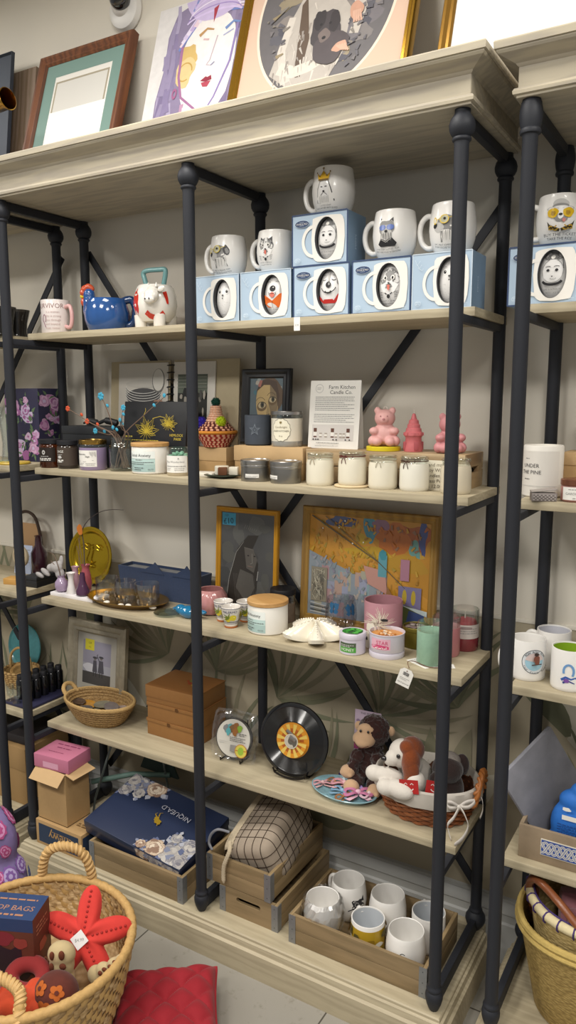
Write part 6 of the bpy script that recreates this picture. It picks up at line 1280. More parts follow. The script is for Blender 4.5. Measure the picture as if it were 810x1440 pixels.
def ribbon(pts, w, nm='ribbon'):
    P = spline(pts, 6); b = MB(); vs = []; fs = []
    for i, p in enumerate(P): k = w*(1 if i < len(P)-2 else .8); vs += [p+V((0, -.0006, k)), p+V((k*.4, -.0006, -k))]
    for i in range(len(P)-1): fs.append((2*i, 2*i+1, 2*i+3, 2*i+2))
    b.add(vs, fs, RB); o = b.build(nm, t); sd = o.modifiers.new('thick', 'SOLIDIFY'); sd.thickness = .0012; return o
kx, ky, kz = .118, -.086, .080
for pts in ([(kx, ky, kz), (kx-.018, ky-.010, kz+.012), (kx-.034, ky-.008, kz+.004), (kx-.020, ky-.012, kz-.004), (kx, ky, kz)], [(kx, ky, kz), (kx+.016, ky+.006, kz+.014), (kx+.034, ky+.02, kz+.016), (kx+.022, ky+.008, kz+.002), (kx, ky, kz)], [(kx, ky, kz), (kx-.008, ky-.020, kz-.022), (kx-.022, ky-.024, kz-.045), (kx-.014, ky-.030, kz-.068), (kx-.008, ky-.034, kz-.077)], [(kx, ky, kz), (kx+.018, ky-.014, kz-.010), (kx+.030, ky-.020, kz-.035), (kx+.022, ky-.036, kz-.060), (kx+.006, ky-.050, kz-.076)]): ribbon(pts, .0048)
kx, ky, kz = .150, -.03, .085
for pts in ([(kx, ky, kz), (kx+.012, ky-.01, kz+.006), (kx+.016, ky-.012, kz-.02), (kx+.010, ky-.014, kz-.045)],): ribbon(pts, .004)
MB().ball((.118, -.088, .080), (.006, .005, .006), RB).build('knot', t)
# toy dog in the basket
DW = m('#cfc8be', r=.95, noise=.05, bs=150, sheen=.3, bump=.3); DB = fur('#7a3d1e', '#5d2c15', 220, .6)
t = thing('toy_dog', 'white and brown plush dog hanging its paws over the wicker basket', 'toy', (.560, .215, Z4+.018), .0)
blobby('body', [((.010, .020, .060), (.050, .045, .060)), ((.002, -.010, .110), (.036, .032, .030)), ((-.010, -.036, .150), (.036, .036, .040)), ((-.026, -.058, .142), (.022, .020, .022)), ((-.034, -.064, .135), (.016, .013, .014)), ((-.040, -.070, .094), (.048, .024, .022), E3(0, 6, 20)), ((-.070, -.078, .096), (.026, .022, .022)), ((.012, -.105, .084), (.042, .024, .023), E3(0, 4, -10)), ((-.024, -.108, .082), (.026, .022, .022)), ((.04, -.06, .09), (.026, .03, .03))], .003, DW, t, 4)
o = blobby('brown_patch', [((.014, -.026, .162), (.034, .038, .036)), ((.022, -.052, .142), (.026, .026, .040)), ((.010, -.048, .176), (.022, .022, .020))], .003, DB, t, 3); o['label'] = 'chestnut brown head patch'
o = blobby('ear', [((.026, -.062, .125), (.024, .016, .042), E3(0, -8, 0)), ((.030, -.066, .098), (.022, .014, .024))], .003, DB, t, 3); o['label'] = 'chestnut brown hanging ear'
MB().ball((-.046, -.073, .142), (.0085, .007, .007), m('#1a1515', r=.25, coat=.6)).build('nose', t); MB().ball((-.005, -.0735, .158), (.0055, .004, .0065), m('#150f0c', r=.1, coat=1)).build('eye', t)
MB().tube(spline([(-.044, -.073, .135), (-.046, -.074, .124), (-.040, -.075, .120)], 4), .001, m('#6d5a4c', r=.8), 5).build('mouth', t)
# dark spotted toy behind, with red tags
t = thing('toy_puppy', 'dark brown and grey spotted plush toy lying at the back right of the wicker basket', 'toy', (.660, .245, Z4+.020)); DK = fur('#2f2422', '#1d1514', 200, .6)
blobby('body', [((0, .0, .05), (.042, .042, .05)), ((.0, -.012, .108), (.042, .040, .036)), ((-.016, -.05, .092), (.020, .018, .018)), ((.03, .02, .115), (.020, .014, .030))], .003, DK, t, 3)
blobby('grey_patch', [((-.002, .002, .128), (.034, .030, .022))], .003, m('#77706a', r=.95, bump=.5, bs=200, noise=.4), t, 2)
RT = m('#a8201f', r=.5); SM = m('#dcd2cc', r=.5)
for i, (x, y, z, rz, lb) in enumerate(((.600, .108, Z4+.118, .15, 'red smiley tag on the toy dog, left of the front post'), (.662, .136, Z4+.118, .35, 'red smiley tag right of the front post above the wicker basket'))):
    b = MB(); b.prism([(-.025, -.018), (.025, -.018), (.025, .018), (-.025, .018)], -.0007, .0007, RT); A = Art(); A.arc(0, -.001, .012, .009, 200, 340, .0026, SM)
    for s_ in (-1, 1): A.line([(s_*.004, .006), (s_*.008, .010), (s_*.0125, .006)], .0018, SM)
    b.art(A, flat(-.0007), eps=.0002); o = solo(b, 'smiley_tag', lb, 'tag', (x, y, z), rz, 'red smiley tags'); o.rotation_euler = (-.1, -.12 if i == 0 else .1, rz)
# ---- right-hand unit: painted wooden box, canvas, blue pouch
CB = m('#8f7d66', r=.75, noise=.2, bs=40, bump=.3); t = thing('painted_box', 'weathered beige wooden box with a blue and white braided tile on the right unit', 'box', (1.012, .205, Z4)); w_, d_, h_ = .135, .068, .086
b = MB(); b.box(-w_, w_, -d_, -d_+.009, 0, h_, CB, .002); b.box(-w_, w_, d_-.009, d_, 0, h_, CB, .002); b.box(-w_, -w_+.009, -d_+.009, d_-.009, 0, h_, CB, .001); b.box(w_-.009, w_, -d_+.009, d_-.009, 0, h_, CB, .001); b.box(-w_+.009, w_-.009, -d_+.009, d_-.009, .002, .010, CB); b.build('box', t)
b = MB(); b.box(-.082, .082, -d_-.002, -d_+.001, .022, .064, m('#c9c3b4', r=.4), .001); A = Art(); BLT, WHT = m('#2c4a94', r=.35, coat=.3), m('#cfcabf', r=.35, coat=.3); A.rect(-.080, .080, .024, .062, BLT)
for ph in (0, 2*pi/3, 4*pi/3): A.line([(-.08+.16*k/60, .043+.0135*sin(k*.42+ph)) for k in range(61)], .0060, WHT); A.line([(-.08+.16*k/60, .043+.0135*sin(k*.42+ph)) for k in range(61)], .0022, m('#7d86a8', r=.4))
b.art(A, flat(-d_-.002), eps=.0001); b.build('tile', t)
t = thing('canvas', 'grey mottled canvas standing on its corner behind the painted wooden box', 'canvas', (.908, .212, Z4+.012), .55); b = MB(Matrix.Rotation(-.55, 4, 'Y')); mc = m('#83838a', r=.8, noise=.4, bs=18, bump=.3)
b.box(0, .19, -.006, .006, .0, .215, mc, .002); b.build('canvas', t); t.rotation_euler = (-.12, 0, .95)
t = thing('blue_pouch', 'bright blue drawstring pouch with white print in the painted wooden box', 'pouch', (1.000, .205, Z4+.0105)); BP = m('#2b6fc4', r=.6, noise=.1, bs=60)
o = blobby('pouch', [((0, 0, .070), (.064, .034, .075)), ((.0, 0, .030), (.070, .040, .030)), ((.0, 0, .135), (.046, .028, .030)), ((.010, 0, .165), (.030, .022, .020))], .004, BP, t, 6)
A = Art(); A.lines(-.030, .040, .100, .01, 1, .012, WHITE, 6); A.blob(-.02, .128, .010, .005, WHITE, seed=4); A.blob(.012, .132, .006, .004, WHITE, seed=6); A.lines(-.04, .04, .085, .007, 5, .0025, m('#1c3f80', r=.6)); b = MB(); b.art(A, lambda u, q, e: V((u, -.037-.0*e-.003*(1-(u/.05)**2), q+.0))); b.build('print', t)
# ---- left-hand unit
t = thing('teal_plate', 'speckled teal plate upright at the left photo edge', 'plate', (-1.15, .335, Z4), .0, tilt=-.12); MB().lathe([(0, .004), (.085, .004), (.092, -.003), (.094, 0), (.088, .008), (0, .008)], m('#3f7f84', r=.3, coat=.4, noise=.25, bs=90), 48, Matrix.Translation((0, 0, .094+.03)) @ Matrix.Rotation(pi/2, 4, 'X') @ Matrix.Diagonal((1, 1, -1, 1))).build('plate', t); MB().box(-.03, .03, -.02, .02, 0, .03, BLK, .004).build('stand', t)
t = thing('bottle_tray', 'navy tray on the left unit below the row of black bottles', 'tray', (-.925, .225, Z4), 0); b = MB(); b.box(-.070, .070, -.110, .110, 0, .010, m('#2b2b45', r=.5), .004); b.build('tray', t)
for i in range(2):
    for j in range(5):
        lb = ('black dropper bottle in the nearer column of the navy tray', 'black dropper bottle in the farther column of the navy tray')[1-i]
        t = thing('black_bottle', lb, 'bottle', (-.955+i*.042, .165+.036*j, Z4+.0105), 0, ('black bottles, left column of the navy tray', 'black bottles, right column of the navy tray')[i]); t['label'] = ('small black bottle in the left column standing on the navy tray', 'small black bottle in the right column standing on the navy tray')[i]
        MB().lathe([(0, 0), (.0155, 0), (.0165, .002), (.0165, .068), (.013, .074)], m('#0f0f12', r=.15, coat=.6), 20).build('bottle', t); MB().lathe([(.0125, .0741), (.0125, .090), (.011, .092), (0, .092)], BLK, 18).build('cap', t)
for i, (x, y, lb) in enumerate(((-.975, .132, 'small clear stemmed glass at the front of the navy tray'), (-.935, .128, 'small clear stemmed glass beside the left post on the navy tray'))):
    solo(MB().lathe([(0, 0), (.016, 0), (.016, .003), (.004, .006), (.004, .014), (.012, .020), (.014, .06), (.0128, .06), (.010, .022), (0, .019)], CLR, 24), 'stemmed_glass', lb, 'glass', (x, y, Z4+.0105), 0, 'stemmed glasses on the navy tray')
t = thing('toy_basket', 'small cane basket with a looped handle at the back of the left unit', 'basket', (-1.085, .275, Z4)); b = MB(); coil(b, [(.052+.002*k, .006+.0085*k) for k in range(8)], SEAM, m('#8a6a40', r=.8), 40, .0052); b.lathe([(0, .002), (.05, .003), (.064, .062), (.06, .062), (.045, .008), (0, .007)], SEAM, 30); b.build('bowl', t); MB().tube(spline([(-.06, 0, .06), (-.05, 0, .12), (0, 0, .15), (.05, 0, .12), (.06, 0, .06)], 6), .005, SEAM, 8).build('handle', t)
solo(MB().lathe([(.028, 0), (.034, .006), (.028, .012), (.022, .006), (.028, 0)], m('#b08a52', r=.8), 30), 'cane_ring', 'tan cane ring lying in the small cane basket', 'ring', (-1.080, .262, Z4+.064), .3, tilt=.5)
# ---------------------------------------------------------------- base: crates and cartons
CRA = wood('#927c5b', '#7c694b', 'X', sc=1.4); CRB = wood('#97805d', '#7d6a4a', 'Y', sc=1.4); ZINC = m('#8f9193', r=.45, metal=.6, noise=.15, bs=70); DARKIN = m('#3a2f22', r=.9)
def crate(label, x0, x1, y0, y1, z, h, slot=False, rz=0):
    t = thing('wooden_crate', label, 'crate', ((x0+x1)/2, (y0+y1)/2, z), rz); w, d = (x1-x0)/2, (y1-y0)/2
    for s in (-1, 1):
        ya, yb = (-d, -d+.010) if s < 0 else (d-.010, d)
        if slot and s < 0:
            b = MB(); sw, sz0, sz1 = .042, h*.55, h*.74; n = 24
            vs = []; cx, cz = 0, (sz0+sz1)/2; hh = (sz1-sz0)/2
            for i in range(n):
                a = 2*pi*(i+.5)/n; ca, sa = cos(a), sin(a); px = (sw-hh)*(1 if ca > 0 else -1)+hh*ca; pz = cz+hh*sa
                tx = (w-.0105) if ca > 0 else -(w-.0105); k = min(abs(tx/ca), ((h-cz) if sa > 0 else cz)/abs(sa))
                vs += [(px, ya, pz), (k*ca, ya, cz+k*sa), (px, yb, pz), (k*ca, yb, cz+k*sa)]
            fs = []
            for i in range(n): j = (i+1) % n; fs += [(4*i, 4*i+1, 4*j+1, 4*j), (4*i+2, 4*j+2, 4*j+3, 4*i+3), (4*i, 4*j, 4*j+2, 4*i+2)]
            b.add(vs, fs, CRA)
            for a_, c_ in ((-(w-.0105), 0), (w-.0105, 0), (w-.0105, h), (-(w-.0105), h)):
                q = sorted(range(n), key=lambda i: (vs[4*i+1][0]-a_)**2+(vs[4*i+1][2]-c_)**2)[:2]
                for y in (0, 2): b.add([vs[4*q[0]+1+y], vs[4*q[1]+1+y], (a_, ya if y == 0 else yb, c_)], [(0, 1, 2)], CRA)
            b.add([(-(w-.0105), ya, h), (w-.0105, ya, h), (w-.0105, yb, h), (-(w-.0105), yb, h)], [(0, 1, 2, 3)], CRA); b.build('slat', t)
        else:
            for z0, z1 in ((.001, h*.495), (h*.505, h)): MB().box(-w+.0105, w-.0105, ya, yb, z0, z1, CRA, .001).build('slat', t)
        xa, xb = (-w, -w+.010) if s < 0 else (w-.010, w)
        for z0, z1 in ((.001, h*.495), (h*.505, h)): MB().box(xa, xb, -d, d, z0, z1, CRB, .001).build('slat', t)
    for sx in (-1, 1):
        b = MB(); x = sx*w; b.box(min(x, x-sx*.020), max(x, x-sx*.020), -d-.0012, -d, .0005, h-.001, ZINC); b.box(min(x, x+sx*.0012), max(x, x+sx*.0012), -d-.0012, -d+.020, .0005, h-.001, ZINC)
        A = Art()
        for k in range(3): A.ell(x-sx*.010, h*(.15+.35*k), .0016, .0016, m('#55575a', r=.5, metal=.6), rings=1, seg=8)
        b.art(A, flat(-d-.0012), eps=.0002); b.build('corner_strap', t)
    MB().box(-w+.010, w-.010, -d+.010, d-.010, .002, .008, CRA).build('bottom', t); return t
crate('wooden crate under the tilted navy floral box', -.445, -.062, -.012, .262, ZB, .087)
crate('lower wooden crate with a hand slot beneath another crate', .046, .246, .030, .345, ZB, .082, True)
crate('upper wooden crate holding the checked cushion', .0, .222, .030, .345, ZB+.083, .086)
crate('wooden crate full of white mugs on the base at the right', .292, .695, .018, .262, ZB, .086)
# mugs in the crate
def crmug(x, y, label, art=None, r=.049, kind='barrel', rz=0, off=0, body=None):
    if kind == 'barrel': t = mug(x, y, ZB+.0085, art, label, 1.03, rz=rz, off=off, body=body, grp='mugs in the wooden crate')
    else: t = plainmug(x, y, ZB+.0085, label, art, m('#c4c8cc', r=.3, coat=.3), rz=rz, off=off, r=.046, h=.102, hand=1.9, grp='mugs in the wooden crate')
    return t
def art_black(A): A.blob(.0, .010, .020, .016, m('#2e2c30', r=.5), seed=4, j=.3); A.ell(-.004, .012, .007, .007, GRY); A.ell(-.004, .012, .0035, .004, INK); A.poly([(.010, .02), (.020, .034), (.022, .016)], INK); A.line([(-.016, .0), (-.03, -.006)], .003, INK)
def art_eye(A): A.arc(-.01, .0, .012, .024, 60, 180, .002, INK); A.poly([(-.004, -.006), (.016, -.003), (.024, .004), (.018, -.012), (.004, -.014)], INK); A.arc(-.016, -.01, .010, .02, 100, 250, .0015, INK); A.line([(-.016, .012), (-.01, -.02)], .0015, INK)
def art_yellow(A):
    YL = m('#b9972a', r=.4, coat=.3); A.rect(-.13, .13, .012, .090, YL, 48); rg = random.Random(4)
    for k in range(26): A.blob(rg.uniform(-.12, .12), rg.uniform(.02, .085), rg.uniform(.006, .014), rg.uniform(.005, .012), m(rg.choice(('#d5cfc0', '#8f6f20', '#5b5230', '#cbb25a')), r=.4), seed=k, seg=12)
crmug(.388, .195, 'white mug with a dark animal eye at the back left of the crate', art_black, rz=-.35, off=1.35)
crmug(.512, .195, 'plain white barrel mug in the back row of the crate', lambda A: A.blob(-.02, .02, .006, .004, INK, seed=3), rz=-.75, off=1.2)
crmug(.500, .088, 'yellow printed mug in the middle of the front row of the crate', art_yellow, kind='straight', rz=.5)
crmug(.612, .085, 'white mug with a black fox-like eye at the front right of the crate', art_eye, rz=-1.05, off=1.45)
crmug(.633, .196, 'plain straight white mug at the back right of the crate behind the post', None, kind='straight', rz=.2)
t = crmug(.360, .088, 'white mug wrapped in clear plastic at the front left of the crate', lambda A: (A.blob(.01, -.01, .012, .008, INK, seed=5), A.blob(-.012, -.012, .006, .006, INK, seed=2)), rz=-1.05, off=1.6)
b = MB(); rg = random.Random(8); n = 40; vs = []; fs = []; prof = [(.040, .008), (.057, .03), (.061, .05), (.063, .07), (.062, .09), (.056, .108), (.047, .116)]
for r, z in prof:
    for i in range(n): a = 2*pi*i/n; q = 1+.13*max(0, cos(a-.2))+rg.uniform(-.06, .06); vs.append((r*q*cos(a), r*q*sin(a)*.95, z+rg.uniform(-.003, .003)))
for k in range(len(prof)-1):
    for i in range(n): j = (i+1) % n; fs.append((k*n+i, k*n+j, (k+1)*n+j, (k+1)*n+i))
b.add(vs, fs, clear('#fdfdfd', .30, .7, .22)); b.build('plastic_wrap', t, smooth=False)
# checked cushion pouch with lace in the upper crate
t = thing('checked_cushion', 'beige cushion with a dark window-pane check in the upper crate', 'cushion', (.126, .190, ZB+.182), .0); CU = m('#9a8c7c', r=.9, noise=.08, bs=90, bump=.2); GRD = m('#3a2c20', r=.9)
b = MB(Matrix.Rotation(-.30, 4, 'Y') @ Matrix.Rotation(.25, 4, 'X')); cw, cd, ch = .088, .135, .074; N = 40; vs = []; fs = []
def sup(u, v):      # superellipsoid cushion
    e = .55; c = lambda x: math.copysign(abs(cos(x))**e, cos(x)); s = lambda x: math.copysign(abs(sin(x))**e, sin(x))
    return V((cw*c(v)*c(u), cd*c(v)*s(u), ch*s(v)))
bm = bmesh.new(); bmesh.ops.create_cube(bm, size=2); bmesh.ops.subdivide_edges(bm, edges=bm.edges[:], cuts=41, use_grid_fill=True)
for v in bm.verts:
    p = v.co.copy(); q = p.normalized(); k = max(abs(p.x), abs(p.y), abs(p.z)); f_ = (abs(q.x)**5+abs(q.y)**5+abs(q.z)**5)**(-1/5); u = q*f_; v.co = V((cw*u.x, cd*u.y, ch*u.z))
bm.verts.index_update(); bm.verts.ensure_lookup_table(); F1 = []; F2 = []; per = .0265; lw = .0013
allv = [v.co.copy() for v in bm.verts]
for f in bm.faces: F1.append([v.index for v in f.verts])
b.add(allv, F1, CU); bm.free()
def oncush(px, py, pz):
    q = V((px/cw, py/cd, pz/ch)); q.normalize(); f_ = (abs(q.x)**5+abs(q.y)**5+abs(q.z)**5)**(-1/5); u = q*f_*1.012; return V((cw*u.x, cd*u.y, ch*u.z))
def surfline(axis, c):   # check lines: slices of the cushion
    pts = []
    for i in range(73):
        a = 2*pi*i/72; ca, sa = cos(a), sin(a)
        lim = {0: (cd, ch), 1: (cw, ch), 2: (cw, cd)}[axis]; ca_, sa_ = lim[0]*ca, lim[1]*sa
        full = {0: cw, 1: cd, 2: ch}[axis]; rem = max(0, 1-abs(c/full)**5)
        k = (rem/(abs(ca)**5+abs(sa)**5))**(1/5)*1.01; p = [0, 0, 0]; o_ = [i_ for i_ in range(3) if i_ != axis]; p[axis] = c*1.0; p[o_[0]] = lim[0]*ca*k; p[o_[1]] = lim[1]*sa*k; pts.append(V(p))
    return pts[:-1]
for c in (-.056, -.028, 0, .028, .056): b.tube(surfline(0, c), .0011, GRD, 5, closed=True)
for c in (-.095, -.067, -.039, -.011, .017, .045, .073, .1): b.tube(surfline(1, c), .0011, GRD, 5, closed=True)
for c in (-.03, 0, .03): b.tube(surfline(2, c), .0011, GRD, 5, closed=True)
b.build('cushion', t)
LACE = m('#b8a98f', r=.95, noise=.2, bs=250, bump=.8); b = MB(Matrix.Rotation(-.30, 4, 'Y') @ Matrix.Rotation(.25, 4, 'X')); vs = []; fs = []
for i in range(40):
    y = -.128+.245*i/39; zz = ch*(max(0, 1-abs(y/cd)**5))**.2
    vs += [(-.088, y, zz*.55), (-.076, y, zz*.93+.002), (-.050, y, zz*1.01+.0025), (-.042-.003*(i % 2), y, zz*1.0+.0028)]
for i in range(39):
    for k in range(3): fs.append((4*i+k, 4*i+4+k, 4*i+5+k, 4*i+1+k))
b.add(vs, fs, LACE); o = b.build('lace_trim', t); sd = o.modifiers.new('thick', 'SOLIDIFY'); sd.thickness = .0018; sd.offset = 1
pts = spline([(.070, .050, ZB+.215), (.082, .030, ZB+.200), (.076, .022, ZB+.176), (.068, .0195, ZB+.150), (.066, .0195, ZB+.120), (.068, .0185, ZB+.098)], 7); b = MB(); b.tube(pts, [.0055+.0012*(k % 2) for k in range(len(pts)-4)]+[.005, .004, .003, .0015], LACE, 8, flat=.6)
solo(b, 'lace_ribbon', 'cream lace ribbon hanging over the front of the upper crate', 'ribbon', (0, 0, 0))
pts = spline([(.050, .075, ZB+.225), (.020, .060, ZB+.232), (.000, .052, ZB+.215), (-.004, .046, ZB+.190), (.012, .040, ZB+.174)], 7); solo(MB().tube(pts, .004, m('#8f9096', r=.4, trans=.2), 8), 'plastic_loop', 'grey looped cord in the left corner of the upper crate', 'cord', (0, 0, 0))
solo(MB().box(-.055, .055, -.02, .02, 0, .10, m('#4a3d37', r=.9), .015), 'brown_pouch', 'dark brown cloth pouch at the back of the upper crate', 'pouch', (.085, .312, ZB+.092), 0)
# navy floral gift box, tilted on the left crate
NB = m('#242e48', r=.4, coat=.2); t = thing('floral_gift_box', 'large navy gift box with grey and cream flowers tilted on a wooden crate', 'box', (-.282, .133, ZB+.087+.008), 0); t.rotation_euler = (.20, .12, 0); w_, d_, h_ = .200, .128, .052
MB().box(-w_+.002, w_-.002, -d_+.002, d_-.002, 0, h_-.012, NB, .002).build('tray', t); b = MB(); b.box(-w_, w_, -d_, d_, h_-.030, h_, NB, .002); A = Art()
GC = [m(c, r=.5) for c in ('#8d8b90', '#a7a29e', '#b9b4ae', '#77757d')]; CC = [m(c, r=.5) for c in ('#a58f7d', '#c2ae98', '#8a705f', '#d3c4b1')]; LC = [m(c, r=.5) for c in ('#7d8398', '#a8aab4', '#5d6685')]
def peony(A, x, z, r, cols, seed, lim):
    rg = random.Random(seed)
    for k in range(8): a = rg.uniform(0, 6.28); q = rg.uniform(1.0, 1.5)*r; A.raw([lim(p) for p in [(x+q*.5*cos(a), z+q*.5*sin(a)), (x+q*cos(a+.25), z+q*sin(a+.25)), (x+q*1.25*cos(a), z+q*1.25*sin(a)), (x+q*cos(a-.25), z+q*sin(a-.25))]], [(0, 1, 2, 3)], rg.choice(LC))
    for ring, nn in ((.72, 8), (.48, 6), (.24, 4)):
        for k in range(nn):
            a = 2*pi*k/nn+rg.uniform(-.2, .2)+ring; o = Art(); o.blob(x+ring*r*cos(a), z+ring*r*sin(a), r*.42*(.6+ring*.6), r*.32*(.6+ring*.6), rg.choice(cols), rot=a+pi/2, seed=k+seed, j=.25, seg=12, rings=1); vs, fs, mt_ = o.items[0]; A.raw([lim(p) for p in vs], fs, mt_)
            o = Art(); o.arc(x+ring*r*cos(a), z+ring*r*sin(a), r*.40*(.6+ring*.6), r*.30*(.6+ring*.6), math.degrees(a)-60, math.degrees(a)+60, r*.05, cols[2], 6); vs, fs, mt_ = o.items[0]; A.raw([lim(p) for p in vs], fs, mt_)
lim = lambda p: (max(-w_+.001, min(w_-.001, p[0])), max(-d_+.001, min(d_-.001, p[1])))
for x, z, r, cc, sd in ((-.150, .095, .034, GC, 1), (-.085, .102, .034, CC, 2), (-.178, .045, .022, GC, 3), (-.125, .055, .020, GC, 4), (-.185, .10, .026, GC, 5), (.135, -.085, .040, GC, 6), (.075, -.098, .032, CC, 7), (.178, -.040, .030, GC, 8), (.18, -.105, .030, GC, 9), (.115, -.035, .018, GC, 10), (.03, -.11, .016, CC, 11)): peony(A, x, z, r, cc, sd, lim)
A.text('NIQUEA.D', .045, .045, .026, m('#a8a9b4', r=.5), rot=pi-.05); GH_ = m('#b8962f', r=.35, metal=.5); A.blob(.015, -.012, .014, .010, GH_, seed=3, j=.3); A.blob(.004, -.002, .008, .007, GH_, seed=6); A.line([(.0, .002), (-.012, .010), (-.008, .018)], .004, GH_, .001, sub=3); A.line([(.006, .006), (.0, .020), (.008, .026)], .004, GH_, .001, sub=3); A.line([(.02, -.018), (.026, -.028)], .004, GH_, .002)
b.art(A, top(h_), eps=.000012); A = Art(); limf = lambda p: (max(-w_+.001, min(w_-.001, p[0])), max(h_-.029, min(h_-.001, p[1])))
for x in (.05, .10, .15, .19): peony(A, x, h_-.012, .026, CC if x < .08 else GC, int(x*99), limf)
b.art(A, flat(-d_), eps=.000012); b.build('lid', t)
# cartons at the left end
t = thing('printed_carton', 'kraft carton with a navy panel and upside-down tan lettering on the base', 'box', (-.590, .040, ZB), 0); b = MB(); b.box(-.107, .107, -.052, .052, 0, .088, KRF, .0015); A = Art(); A.rect(-.094, .094, .010, .076, m('#26374f', r=.6)); OT = m('#b08a55', r=.6); A.text('chewy', .010, .044, .044, OT, rot=pi); A.text('chewy', .0106, .0444, .044, OT, rot=pi); A.lines(-.03, .05, .060, .004, 1, .002, OT); b.art(A, flat(-.052), eps=.0002)
A = Art(); A.rect(-.046, .046, .010, .076, m('#26374f', r=.6)); b.art(A, side(.107), eps=.0002); A = Art(); A.lines(.045, .09, -.004, .010, 2, .007, m('#6d5230', r=.7), 4); b.art(A, top(.088), eps=.0002); b.build('carton', t)
t = thing('open_carton', 'tall open kraft carton with a folded-out flap standing on the printed carton', 'box', (-.626, .052, ZB+.0885), 0); w_, d_, h_ = .068, .052, .188; b = MB()
for x0, x1, y0, y1 in ((-w_, w_, -d_, -d_+.002), (-w_, w_, d_-.002, d_), (-w_, -w_+.002, -d_+.002, d_-.002), (w_-.002, w_, -d_+.002, d_-.002)): b.box(x0, x1, y0, y1, 0, h_, KRF)
b.box(-w_, w_, -d_, d_, 0, .002, KRF); b.build('carton', t)
b = MB(Matrix.Translation((0, -d_, h_)) @ Matrix.Rotation(.75, 4, 'X')); b.box(-w_, w_, -.047, 0, -.0012, .0012, KRFL); b.build('flap', t); b = MB(Matrix.Translation((w_, 0, h_)) @ Matrix.Rotation(.25, 4, 'Y')); b.box(0, .040, -d_, d_-.005, -.0012, .0012, KRFL); b.build('flap', t)
t = thing('pink_box', 'small pink box with handwriting on top of the open carton', 'box', (-.627, .055, ZB+.0885+.1885), .10); w_, d_, h_ = .074, .056, .047; PB = m('#b86f88', r=.55); b = MB(); b.box(-w_, w_, -d_, d_, 0, h_, PB, .0025); A = Art(); A.rect(-.035, .030, .006, .026, m('#cf9ab0', r=.6)); b.art(A, flat(-d_), eps=.0002); A = Art(); HW = m('#7d3454', r=.7); A.lines(-.045, .05, .030, .012, 1, .006, HW, 5); A.lines(-.03, .03, .008, .01, 1, .005, HW, 8); A.lines(-.04, .025, -.022, .005, 1, .0028, HW, 3); b.art(A, top(h_), eps=.0002); b.build('box', t)
# folding metal rest behind the cartons
GRN = m('#6d8a80', r=.5); t = thing('folding_stool', 'pale green folding stool with metal rods behind the cartons', 'stool', (-.50, .250, ZB), 0); b = MB()
b.tube([(-.13, -.065, .148), (-.01, .02, .172), (.12, .07, .18)], .0095, GRN, 12); b.build('arm', t); b = MB(); b.tube([(-.062, -.03, .29), (-.100, -.08, .10), (-.115, -.085, .0)], .004, m('#8f9a98', r=.35, metal=.7), 10); b.build('leg', t); b = MB(); b.tube([(.10, .05, .28), (.12, .08, .0)], .004, m('#8f9a98', r=.35, metal=.7), 10); b.build('leg', t)
b = MB(); b.prism([(-.02, .175), (.155, .172), (.10, .285), (.03, .285)], .070, .078, m('#33443f', r=.8)); b.build('seat', t)
# dark cloth bag behind
# left-hand unit base
kraft('carton', 'large kraft carton on the base of the left unit behind the left post', -1.19, -.905, .125, .335, ZB, ZB+.225, .09, m('#9c7d52', r=.75), None)
solo(MB().box(-.12, .12, -.09, .09, 0, .035, m('#2a2627', r=.7), .01), 'dark_folder', 'dark folded cloth bundle on the large kraft carton', 'cloth', (-1.05, .230, ZB+.226), .05)
# ---- right-hand unit base: nested straw baskets
STR = weave('#b59a5c', '#8f7640', 85); STR2 = m('#b39a58', r=.8, noise=.2, bs=120, bump=.5); STR3 = m('#cdbf98', r=.8, noise=.12, bs=120, bump=.4); PUR = m('#3d2a66', r=.7)
t = thing('straw_basket', 'tall yellow straw basket with another basket nested in it at the right edge', 'basket', (1.045, .200, ZB)); P = [(0, 0), (.118, 0), (.124, .006), (.142, .10), (.158, .18), (.168, .238), (.164, .238), (.152, .18), (.136, .10), (.116, .012), (0, .010)]
MB().lathe(P, STR, 72).build('body', t); MB().tube([(.1665*cos(a), .1665*sin(a), .243+.004*sin(3*a)) for a in [2*pi*k/140 for k in range(140)]], [.0085+.0009*(k % 2) for k in range(140)], STR2, 8, closed=True).build('rim', t); MB().tube([(.171*cos(a), .171*sin(a), .230+.004*sin(3*a)) for a in [2*pi*k/140 for k in range(140)]], [.0065+.0009*(k % 2) for k in range(140)], STR2, 8, closed=True).build('rim', t)
t = thing('stitched_basket', 'pale straw basket with purple stitched rim and a leather handle inside the yellow basket', 'basket', (1.050, .200, ZB+.012)); P = [(0, 0), (.108, 0), (.112, .006), (.130, .14), (.146, .262), (.150, .285), (.145, .287), (.138, .26), (.122, .14), (.104, .012), (0, .010)]
b = MB(); b.lathe(P, weave('#c4ae78', '#a08a55', 70), 72); b.build('body', t); MB().tube([(.1485*cos(a), .1485*sin(a), .284) for a in [2*pi*k/96 for k in range(96)]], .0115, STR3, 10, closed=True).build('rim', t)
b = MB(); b.tube([(.1405*cos(a), .1405*sin(a), .2945) for a in [2*pi*k/96 for k in range(96)]], .0022, PUR, 6, closed=True)
for k in range(26): a = 2*pi*k/26; b.tube([(q*cos(a), q*sin(a), z) for q, z in ((.1405, .2945), (.152, .2955), (.161, .288), (.1605, .277), (.154, .270))], .0020, PUR, 6)
b.build('stitching', t)
LE = m('#7a4526', r=.4, coat=.25, noise=.12, bs=40); pts = spline([(-.140, -.030, .235), (-.146, -.040, .295), (-.125, -.065, .332), (-.07, -.105, .324), (.0, -.150, .294), (.06, -.175, .267), (.09, -.175, .24)], 7); MB().tube(pts, [.006]*6+[.010]*(len(pts)-12)+[.006]*6, LE, 12).build('handle', t)
